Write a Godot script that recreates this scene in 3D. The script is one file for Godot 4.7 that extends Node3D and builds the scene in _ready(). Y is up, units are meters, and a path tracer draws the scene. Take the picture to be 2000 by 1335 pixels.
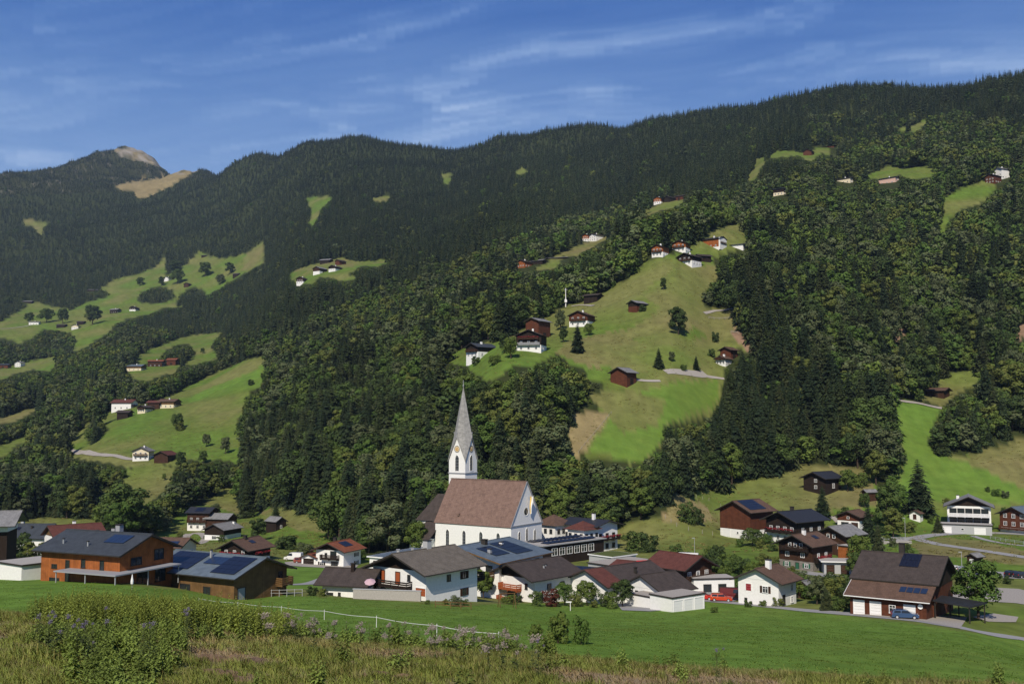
extends Node3D
# An alpine village with a white church below forested slopes. Camera at the origin, y up, metres.

const F := 2000.0          # focal length in pixels of the 2000 x 1335 photograph
const PITCH := 0.0761
const NA := 668            # terrain columns (azimuth) and rings (distance)
const ND := 760
const AZ0 := -0.872
const AZSTEP := 0.002615
const D0 := 3.0
const D1 := 6800.0
const MW := 1000           # pixel masks at half the photograph's size
const MH := 668

var cp := cos(PITCH)
var sp := sin(PITCH)
var hf := PackedFloat32Array()
var lstep := log(D1 / D0) / (ND - 1)
var cls := PackedByteArray()      # 0 forest, 1 green meadow, 2 dry meadow, 3 tan grass, 4 rock, 5 lush mown meadow, 6 bare soil, 7 rough slope
var spruce_share := PackedByteArray()
var keep := PackedFloat32Array()  # distance of the building seen there
var foot: Array = []              # building footprints [x, z, radius]
var rng := RandomNumberGenerator.new()
var used := {}
var tex := {}
var mats := {}
var mesh_cache := {}
var n_big := FastNoiseLite.new()
var n_mid := FastNoiseLite.new()
var n_fine := FastNoiseLite.new()

# ---------------------------------------------------------------- mesh builder
class MB:
	var v := PackedVector3Array()
	var n := PackedVector3Array()
	var uv := PackedVector2Array()
	var c := PackedColorArray()
	var ix := PackedInt32Array()
	var col := Color(1, 1, 1)
	# corners run counter-clockwise as seen from outside
	func tri(a: Vector3, b: Vector3, d: Vector3) -> void:
		var k := v.size()
		var nn := (b - a).cross(d - a).normalized()
		v.append(a); v.append(b); v.append(d)
		n.append(nn); n.append(nn); n.append(nn)
		uv.append(Vector2(a.x, a.y)); uv.append(Vector2(b.x, b.y)); uv.append(Vector2(d.x, d.y))
		c.append(col); c.append(col); c.append(col)
		ix.append(k); ix.append(k + 2); ix.append(k + 1)
	# a leaf: a triangle that faces outwards along o and shades as part of a rounded mass
	func leaf(a: Vector3, b: Vector3, d: Vector3, o: Vector3, soft: float) -> void:
		var k := v.size()
		var nn := (b - a).cross(d - a).normalized()
		if nn.dot(o) < 0.0:
			var e := b
			b = d
			d = e
			nn = -nn
		nn = nn.lerp(o, soft).normalized()
		v.append(a); v.append(b); v.append(d)
		n.append(nn); n.append(nn); n.append(nn)
		uv.append(Vector2(a.x, a.y)); uv.append(Vector2(b.x, b.y)); uv.append(Vector2(d.x, d.y))
		c.append(col); c.append(col); c.append(col)
		ix.append(k); ix.append(k + 2); ix.append(k + 1)
	func quad(a: Vector3, b: Vector3, d: Vector3, e: Vector3) -> void:
		var k := v.size()
		var nn := (b - a).cross(d - a).normalized()
		var w := (b - a).length()
		var h := (e - a).length()
		v.append(a); v.append(b); v.append(d); v.append(e)
		for i in 4:
			n.append(nn); c.append(col)
		uv.append(Vector2(0, 0)); uv.append(Vector2(w, 0)); uv.append(Vector2(w, h)); uv.append(Vector2(0, h))
		ix.append(k); ix.append(k + 2); ix.append(k + 1); ix.append(k); ix.append(k + 3); ix.append(k + 2)
	func box(ctr: Vector3, size: Vector3, b := Basis.IDENTITY) -> void:
		var x := b.x * size.x * 0.5
		var y := b.y * size.y * 0.5
		var z := b.z * size.z * 0.5
		quad(ctr - x - y + z, ctr + x - y + z, ctr + x + y + z, ctr - x + y + z)
		quad(ctr + x - y - z, ctr - x - y - z, ctr - x + y - z, ctr + x + y - z)
		quad(ctr + x - y + z, ctr + x - y - z, ctr + x + y - z, ctr + x + y + z)
		quad(ctr - x - y - z, ctr - x - y + z, ctr - x + y + z, ctr - x + y - z)
		quad(ctr - x + y + z, ctr + x + y + z, ctr + x + y - z, ctr - x + y - z)
		quad(ctr - x - y - z, ctr + x - y - z, ctr + x - y + z, ctr - x - y + z)
	# a slab: the four top corners counter-clockwise from above, thickness t downwards along the normal
	func slab(a: Vector3, b: Vector3, d: Vector3, e: Vector3, t: float) -> void:
		var nn := (b - a).cross(d - a).normalized() * t
		quad(a, b, d, e)
		quad(e - nn, d - nn, b - nn, a - nn)
		quad(a - nn, b - nn, b, a)
		quad(b - nn, d - nn, d, b)
		quad(d - nn, e - nn, e, d)
		quad(e - nn, a - nn, a, e)
	func tube(p: PackedVector3Array, r: PackedFloat32Array, sides := 6, cap := true) -> void:
		var rings: Array = []
		for i in p.size():
			var t := (p[mini(i + 1, p.size() - 1)] - p[maxi(i - 1, 0)]).normalized()
			var s := t.cross(Vector3(0.13, 0.21, 0.97) if absf(t.z) < 0.9 else Vector3(1, 0, 0)).normalized()
			var q := t.cross(s)
			var ring := PackedVector3Array()
			for k in sides:
				var a := TAU * k / sides
				ring.append(p[i] + (s * cos(a) + q * sin(a)) * r[i])
			rings.append(ring)
		for i in p.size() - 1:
			for k in sides:
				var k2 := (k + 1) % sides
				quad(rings[i][k], rings[i][k2], rings[i + 1][k2], rings[i + 1][k])
		if cap:
			var e := p.size() - 1
			for k in sides:
				tri(rings[e][k], rings[e][(k + 1) % sides], p[e])
				tri(rings[0][(k + 1) % sides], rings[0][k], p[0])
	func smooth() -> void:
		var acc := {}
		for i in v.size():
			var key := Vector3i(v[i] * 500.0)
			acc[key] = acc.get(key, Vector3.ZERO) + n[i]
		for i in v.size():
			var s: Vector3 = acc[Vector3i(v[i] * 500.0)]
			if s.length() > 0.001:
				n[i] = s.normalized()
	func done(m: Material = null, colored := false) -> ArrayMesh:
		var am := ArrayMesh.new()
		if v.is_empty():
			return am
		var a: Array = []
		a.resize(Mesh.ARRAY_MAX)
		a[Mesh.ARRAY_VERTEX] = v
		a[Mesh.ARRAY_NORMAL] = n
		a[Mesh.ARRAY_TEX_UV] = uv
		if colored:
			a[Mesh.ARRAY_COLOR] = c
		a[Mesh.ARRAY_INDEX] = ix
		am.add_surface_from_arrays(Mesh.PRIMITIVE_TRIANGLES, a)
		if m:
			am.surface_set_material(0, m)
		return am

# ---------------------------------------------------------------- nodes
func numbered(called: String) -> String:
	var k: int = used.get(called, 0)
	used[called] = k + 1
	return called if k == 0 else "%s_%03d" % [called, k]

func thing(called: String, label: String, category: String, at := Vector3.ZERO, turn := 0.0, group := "") -> Node3D:
	var o := Node3D.new()
	o.name = numbered(called)
	add_child(o)
	o.position = at
	o.rotation.y = turn
	tag(o, label, category, group)
	return o

func tag(o: Node, label: String, category: String, group := "", kind := "") -> void:
	o.set_meta("label", label)
	o.set_meta("category", category)
	if group:
		o.set_meta("group", group)
	if kind:
		o.set_meta("kind", kind)

func part(called: String, mesh: Mesh, parent: Node, m: Material = null, at := Vector3.ZERO) -> MeshInstance3D:
	var o := MeshInstance3D.new()
	o.name = called
	o.mesh = mesh
	if m:
		o.material_override = m
	o.position = at
	parent.add_child(o, true)
	return o

func struct(called: String, mesh: Mesh, m: Material = null) -> MeshInstance3D:
	var o := MeshInstance3D.new()
	o.name = numbered(called)
	o.mesh = mesh
	if m:
		o.material_override = m
	add_child(o)
	o.set_meta("kind", "structure")
	return o

# ---------------------------------------------------------------- pixels and ground
func ray(u: float, v: float) -> Vector3:
	var x := (u - 1000.0) / F
	var y := (667.5 - v) / F
	return Vector3(x, y * cp + sp, y * sp - cp)

func pix(p: Vector3) -> Vector2:
	var w := p.y * sp - p.z * cp
	if w < 0.01:
		return Vector2(-9999, -9999)
	return Vector2(1000.0 + F * p.x / w, 667.5 - F * (p.y * cp + p.z * sp) / w)

func azim(u: float, v := 820.0) -> float:
	var r := ray(u, v)
	return atan2(r.x, -r.z)

func hgt(x: float, z: float) -> float:
	var d := maxf(sqrt(x * x + z * z), D0)
	var fa := clampf((atan2(x, -z) - AZ0) / AZSTEP, 0.0, NA - 1.001)
	var fd := clampf(log(d / D0) / lstep, 0.0, ND - 1.001)
	var ia := int(fa)
	var id := int(fd)
	var ta := fa - ia
	var td := fd - id
	var k := ia * ND + id
	return lerpf(lerpf(hf[k], hf[k + 1], td), lerpf(hf[k + ND], hf[k + ND + 1], td), ta)

# the place in pixel column u at depth d in front of the camera, on the ground
func at_d(u: float, d: float) -> Vector3:
	var r := ray(u, 1000.0)
	var x := -r.x / r.z * d
	var z := -d
	return Vector3(x, hgt(x, z), z)

# where the line of sight through a pixel meets the ground
func ground(u: float, v: float, from := 6.0) -> Vector3:
	var r := ray(u, v)
	var hl := sqrt(r.x * r.x + r.z * r.z)
	var d := from
	var last := from
	while d < D1 * 0.98:
		var t := d / hl
		if r.y * t <= hgt(r.x * t, r.z * t):
			var lo := last
			var hi := d
			for i in 12:
				var m := (lo + hi) * 0.5
				var tm := m / hl
				if r.y * tm <= hgt(r.x * tm, r.z * tm):
					hi = m
				else:
					lo = m
			var th := hi / hl
			return Vector3(r.x * th, hgt(r.x * th, r.z * th), r.z * th)
		last = d
		d *= 1.006
	return Vector3(r.x / hl * 3000.0, hgt(r.x / hl * 3000.0, r.z / hl * 3000.0), r.z / hl * 3000.0)

func fill(mask: PackedByteArray, pts: Array, val: int) -> PackedByteArray:
	var ymin := 99999.0
	var ymax := -99999.0
	for p in pts:
		ymin = minf(ymin, p[1] * 0.5)
		ymax = maxf(ymax, p[1] * 0.5)
	for y in range(maxi(0, int(ymin)), mini(MH - 1, int(ymax)) + 1):
		var xs: Array = []
		var yc := y + 0.5
		for i in pts.size():
			var ax: float = pts[i][0] * 0.5
			var ay: float = pts[i][1] * 0.5
			var bx: float = pts[(i + 1) % pts.size()][0] * 0.5
			var by: float = pts[(i + 1) % pts.size()][1] * 0.5
			if (ay <= yc) != (by <= yc):
				xs.append(ax + (yc - ay) / (by - ay) * (bx - ax))
		xs.sort()
		for k in range(0, xs.size() - 1, 2):
			for x in range(maxi(0, roundi(xs[k])), mini(MW, roundi(xs[k + 1]))):
				mask[y * MW + x] = val
	return mask

func look(mask: PackedByteArray, q: Vector2) -> int:
	return mask[clampi(int(q.y * 0.5), 0, MH - 1) * MW + clampi(int(q.x * 0.5), 0, MW - 1)]

# ---------------------------------------------------------------- textures and materials
func noise_tex(key: String, freq: float, oct: int, lo: float, hi: float, size := 512, sd := 1, kind := FastNoiseLite.TYPE_SIMPLEX_SMOOTH) -> ImageTexture:
	if not tex.has(key):
		var nz := FastNoiseLite.new()
		nz.seed = sd
		nz.noise_type = kind
		nz.frequency = freq
		nz.fractal_octaves = oct
		nz.fractal_gain = 0.62
		var im := nz.get_seamless_image(size, size)
		im.convert(Image.FORMAT_L8)
		var d := im.get_data()
		for i in d.size():
			d[i] = clampi(int(255.0 * grey(lerpf(lo, hi, d[i] / 255.0))), 0, 255)
		tex[key] = ImageTexture.create_from_image(Image.create_from_data(size, size, false, Image.FORMAT_L8, d))
	return tex[key]

func grey(x: float) -> float:      # a linear tone as a texture stores it
	return Color(x, x, x).linear_to_srgb().r

func lin(r: float, g: float, b: float) -> Color:
	return Color(r, g, b).linear_to_srgb()

# a plain material: linear base colour, roughness, a world-space grain that mottles the colour
func mat(key: String, col: Color, rough := 0.9, grain := 0.25, per_m := 0.35, spec := 0.3) -> StandardMaterial3D:
	if mats.has(key):
		return mats[key]
	var m := StandardMaterial3D.new()
	m.resource_name = key
	m.albedo_color = col.linear_to_srgb()
	m.roughness = rough
	m.metallic_specular = spec
	if grain > 0.0:
		m.albedo_texture = noise_tex("grain%d" % int(grain * 100), 0.03, 5, 1.0 - grain, 1.0, 256, 7)
		m.uv1_triplanar = true
		m.uv1_world_triplanar = true
		m.uv1_scale = Vector3.ONE * per_m
	mats[key] = m
	return m

# boards, tiles and seams: colour and relief that run along a surface's own uv, in metres
func uv_mat(key: String, col: Color, image_key: String, scale: Vector2, rough := 0.85, relief := 0.0, spec := 0.3) -> StandardMaterial3D:
	if mats.has(key):
		return mats[key]
	var m := StandardMaterial3D.new()
	m.resource_name = key
	m.albedo_color = col.linear_to_srgb()
	m.albedo_texture = pattern(image_key)
	m.roughness = rough
	m.metallic_specular = spec
	m.uv1_scale = Vector3(scale.x, scale.y, 1)
	m.detail_enabled = true
	m.detail_blend_mode = BaseMaterial3D.BLEND_MODE_MUL
	m.detail_albedo = noise_tex("stain", 0.015, 6, 0.55, 1.15, 512, 31)
	m.detail_uv_layer = BaseMaterial3D.DETAIL_UV_2
	m.uv2_triplanar = true
	m.uv2_world_triplanar = true
	m.uv2_scale = Vector3.ONE * 0.075
	if relief > 0.0:
		m.heightmap_enabled = true
		m.heightmap_texture = pattern(image_key)
		m.heightmap_scale = relief
	mats[key] = m
	return m

func pattern(key: String) -> ImageTexture:
	if tex.has(key):
		return tex[key]
	var s := 256
	var r := RandomNumberGenerator.new()
	r.seed = hash(key)
	var nz := FastNoiseLite.new()
	nz.seed = 5
	nz.frequency = 0.02
	nz.fractal_octaves = 4
	var d := PackedByteArray()
	d.resize(s * s)
	var tone := PackedFloat32Array()
	for i in 4096:
		tone.append(r.randf())
	for y in s:
		for x in s:
			var val := 0.9
			var w := nz.get_noise_2d(x, y) * 0.5 + nz.get_noise_2d(x * 5.0, y * 5.0) * 0.25
			if key == "boards":          # upright boards
				var b := x / 16
				val = 0.72 + 0.24 * tone[b] + 0.12 * w + 0.1 * nz.get_noise_2d(x * 14.0, y * 0.7)
				if x % 16 == 0:
					val *= 0.6
			elif key == "tiles":         # rows of roof tiles, each of its own tone
				var row := y / 8
				var cx := (x + (row % 2) * 4) / 8
				val = 0.62 + 0.3 * tone[(row * 61 + cx) % 4096] + 0.3 * w
				if y % 8 == 0:
					val *= 0.7
			elif key == "sheet":         # metal sheets with seams
				val = 0.86 + 0.1 * w + 0.04 * tone[x / 32]
				if x % 32 < 2:
					val *= 0.7
			elif key == "stone":
				val = 0.55 + 0.3 * tone[((y / 12) * 37 + (x + (y / 12) % 3 * 7) / 20) % 4096] + 0.25 * w
			elif key == "shingles":
				var row2 := y / 6
				val = 0.66 + 0.22 * tone[(row2 * 53 + (x + row2 * 3) / 7) % 4096] + 0.3 * w
			d[y * s + x] = clampi(int(grey(clampf(val, 0.0, 1.0)) * 255.0), 0, 255)
	tex[key] = ImageTexture.create_from_image(Image.create_from_data(s, s, false, Image.FORMAT_L8, d))
	return tex[key]

# ================================================================ the scene
func _ready() -> void:
	rng.seed = 11
	# ---- camera
	var cam := Camera3D.new()
	cam.name = "camera"
	add_child(cam)
	cam.rotation.x = PITCH
	cam.fov = rad_to_deg(2.0 * atan(667.5 / F))
	cam.near = 0.2
	cam.far = 12000.0
	cam.current = true
	# ---- sky, sun, exposure, haze
	var we := WorldEnvironment.new()
	we.name = "world_environment"
	var env := Environment.new()
	env.background_mode = Environment.BG_SKY
	var sky := Sky.new()
	sky.sky_material = make_sky()
	env.sky = sky
	env.ambient_light_source = Environment.AMBIENT_SOURCE_SKY
	env.tonemap_mode = Environment.TONE_MAPPER_LINEAR
	env.tonemap_exposure = 1.2
	env.sdfgi_enabled = true
	env.ssao_enabled = true
	env.ssil_enabled = true
	env.fog_enabled = true
	env.fog_density = 0.00004
	env.fog_light_color = Color(0.62, 0.71, 0.82)
	we.environment = env
	add_child(we)
	var sun := DirectionalLight3D.new()
	sun.name = "sun"
	sun.light_energy = 1.25
	sun.light_color = Color(1.0, 0.955, 0.88)
	sun.light_angular_distance = 0.53
	sun.shadow_enabled = true
	add_child(sun)
	var el := deg_to_rad(41.0)
	var saz := deg_to_rad(14.0)   # behind the camera, to the left
	sun.look_at_from_position(Vector3(-sin(saz) * cos(el), sin(el), cos(saz) * cos(el)) * 100.0, Vector3.ZERO)
	# ---- large structure
	for nz in [[n_big, 0.0016, 3], [n_mid, 0.012, 4], [n_fine, 0.11, 3]]:
		nz[0].noise_type = FastNoiseLite.TYPE_SIMPLEX_SMOOTH
		nz[0].seed = 4
		nz[0].frequency = nz[1]
		nz[0].fractal_octaves = nz[2]
	make_materials()
	make_masks()
	make_heights()
	make_terrain()
	make_roads()
	print("terrain ", Time.get_ticks_msec())
	make_village()
	make_church()
	make_hill_houses()
	print("houses ", Time.get_ticks_msec())
	make_tree_meshes()
	make_village_trees()
	make_forest()
	print("forest ", Time.get_ticks_msec())
	make_small_things()
	make_foreground()
	print("done ", Time.get_ticks_msec())

func make_sky() -> PanoramaSkyMaterial:
	var w := 4096
	var h := 2048
	var a := FastNoiseLite.new()
	a.seed = 21
	a.frequency = 1.0
	a.fractal_octaves = 6
	a.fractal_gain = 0.58
	var b := FastNoiseLite.new()
	b.seed = 9
	b.frequency = 0.45
	b.fractal_octaves = 3
	var d := PackedByteArray()
	d.resize(w * h * 3)
	for y in h:
		var e := (0.5 - (y + 0.5) / h) * PI
		var s := sin(e)
		var ce := cos(e)
		var t := clampf(s, 0.0, 1.0)
		# air: paler towards the horizon, deep blue above
		var base := Color(0.57, 0.675, 0.81).lerp(Color(0.42, 0.555, 0.755), smoothstep(0.02, 0.26, t)).lerp(Color(0.205, 0.37, 0.64), smoothstep(0.22, 0.41, t)).lerp(Color(0.13, 0.25, 0.51), smoothstep(0.4, 0.95, t))
		if s < 0.0:
			base = Color(0.57, 0.675, 0.81).lerp(Color(0.24, 0.28, 0.2), smoothstep(0.0, 0.06, -s))
		# away from the view the same clouds are drawn more coarsely
		var c := base
		for x in w:
			if s > 0.01 and ((x > 1300 and x < 2800 and s < 0.6) or x % 6 == 0):
				var az := (x + 0.5) / w * TAU
				# thin streaks of cirrus on a high plane
				var px := sin(az) * ce / (s + 0.12)
				var pz := cos(az) * ce / (s + 0.12)
				var wx := b.get_noise_2d(px * 2.0, pz * 2.0)
				var wz := b.get_noise_2d(px + 3.0, pz + 7.0)
				var streak := a.get_noise_2d(px * 1.3 + wx * 0.9 + 4.0, pz * 3.4 + wz * 0.9 + px * 0.6)
				var fibre := a.get_noise_2d(px * 3.0 + wx * 2.0 + 40.0, pz * 14.0 + wz * 3.0 + px * 3.0)
				var veil := b.get_noise_2d(px * 0.8 + 5.6, pz * 0.8 + 2.4)
				var k := smoothstep(-0.15, 0.55, streak) * smoothstep(-0.35, 0.45, veil) * (0.34 + 0.35 * fibre) + smoothstep(-0.3, 0.6, veil + 0.35 * fibre) * 0.14
				k *= 1.0 - 0.5 * smoothstep(0.35, 0.8, s)
				c = base.lerp(Color(0.74, 0.80, 0.90), clampf(k, 0.0, 0.6))
			elif s <= 0.01:
				c = base
			var o := (y * w + x) * 3
			d[o] = int(c.r * 255.0)
			d[o + 1] = int(c.g * 255.0)
			d[o + 2] = int(c.b * 255.0)
	var m := PanoramaSkyMaterial.new()
	m.panorama = ImageTexture.create_from_image(Image.create_from_data(w, h, false, Image.FORMAT_RGB8, d))
	return m

func make_materials() -> void:
	mat("white_plaster", Color(0.84, 0.84, 0.82), 0.9, 0.18, 0.22)
	mat("cream_plaster", Color(0.74, 0.66, 0.48), 0.9, 0.12, 0.4)
	mat("grey_plaster", Color(0.42, 0.43, 0.44), 0.9, 0.15, 0.4)
	mat("pink_plaster", Color(0.62, 0.42, 0.34), 0.9, 0.12, 0.4)
	mat("concrete", Color(0.42, 0.40, 0.37), 0.95, 0.3, 0.4)
	uv_mat("orange_wood", Color(0.42, 0.135, 0.038), "boards", Vector2(0.4, 0.25), 0.8)
	uv_mat("tan_wood", Color(0.22, 0.125, 0.052), "boards", Vector2(0.4, 0.25), 0.8)
	uv_mat("red_wood", Color(0.145, 0.05, 0.026), "boards", Vector2(0.4, 0.25), 0.85)
	uv_mat("brown_wood", Color(0.075, 0.036, 0.021), "boards", Vector2(0.4, 0.25), 0.85)
	uv_mat("dark_wood", Color(0.034, 0.022, 0.016), "boards", Vector2(0.4, 0.25), 0.85)
	uv_mat("roof_slate", Color(0.062, 0.074, 0.088), "shingles", Vector2(0.5, 0.5), 0.7, 0.6, 0.4)
	uv_mat("roof_black", Color(0.030, 0.032, 0.037), "shingles", Vector2(0.4, 0.4), 0.6, 0.6, 0.5)
	uv_mat("roof_steel", Color(0.15, 0.19, 0.22), "sheet", Vector2(0.25, 0.25), 0.45, 0.0, 0.5)
	uv_mat("roof_grey", Color(0.20, 0.178, 0.152), "tiles", Vector2(0.45, 0.45), 0.8, 0.8)
	uv_mat("roof_pale", Color(0.30, 0.30, 0.30), "shingles", Vector2(0.4, 0.4), 0.8, 0.5)
	uv_mat("roof_umber", Color(0.092, 0.074, 0.066), "tiles", Vector2(0.45, 0.45), 0.8, 0.8)
	uv_mat("roof_brown", Color(0.17, 0.105, 0.075), "tiles", Vector2(0.45, 0.45), 0.85, 0.8)
	uv_mat("roof_red", Color(0.165, 0.062, 0.048), "tiles", Vector2(0.45, 0.45), 0.85, 0.8)
	uv_mat("roof_rust", Color(0.30, 0.105, 0.055), "tiles", Vector2(0.45, 0.45), 0.85, 0.8)
	uv_mat("roof_church", Color(0.285, 0.185, 0.148), "tiles", Vector2(0.24, 0.24), 0.9, 1.5)
	uv_mat("spire_shingle", Color(0.42, 0.415, 0.40), "shingles", Vector2(0.3, 0.3), 0.85, 1.0)
	uv_mat("stone_wall", Color(0.34, 0.31, 0.28), "stone", Vector2(0.35, 0.35), 0.95, 1.0)
	mat("asphalt", Color(0.33, 0.33, 0.33), 0.95, 0.25, 0.2)
	mat("gravel", Color(0.40, 0.37, 0.33), 0.95, 0.35, 0.3)
	mat("lawn", Color(0.10, 0.125, 0.03), 0.95, 0.4, 0.5)
	var g := mat("glass", Color(0.02, 0.025, 0.03), 0.08, 0.0, 0.3, 0.6)
	g.metallic_specular = 0.6
	mat("solar_dark", Color(0.010, 0.011, 0.018), 0.3, 0.0, 0.3, 0.5)
	mat("solar_blue", Color(0.016, 0.028, 0.06), 0.3, 0.0, 0.3, 0.5)
	mat("metal", Color(0.35, 0.36, 0.37), 0.45, 0.1, 0.5, 0.5)
	mat("weathered_wood", Color(0.36, 0.33, 0.29), 0.9, 0.3, 0.8)
	mat("white_paint", Color(0.8, 0.8, 0.8), 0.6, 0.06, 0.5)
	mat("grey_paint", Color(0.30, 0.31, 0.33), 0.6, 0.06, 0.5)
	mat("dark_trim", Color(0.04, 0.035, 0.03), 0.7, 0.1, 0.5)
	mat("rust_shutter", Color(0.33, 0.085, 0.028), 0.7, 0.12, 0.8)
	mat("red_shutter", Color(0.28, 0.03, 0.035), 0.7, 0.12, 0.8)
	mat("green_shutter", Color(0.03, 0.12, 0.07), 0.7, 0.12, 0.8)
	mat("red_cloth", Color(0.5, 0.03, 0.03), 0.8, 0.1, 0.8)
	mat("gold", Color(0.55, 0.33, 0.10), 0.4, 0.1, 0.5, 0.6)
	mat("flowers", Color(0.38, 0.04, 0.05), 0.9, 0.5, 3.0)
	mat("tyre", Color(0.02, 0.02, 0.02), 0.9, 0.0)
	mat("rim", Color(0.45, 0.45, 0.46), 0.35, 0.0, 0.3, 0.6)
	mat("bark", Color(0.075, 0.055, 0.04), 0.95, 0.3, 1.0)
	mat("pale_bark", Color(0.32, 0.30, 0.27), 0.95, 0.3, 1.0)

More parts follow.
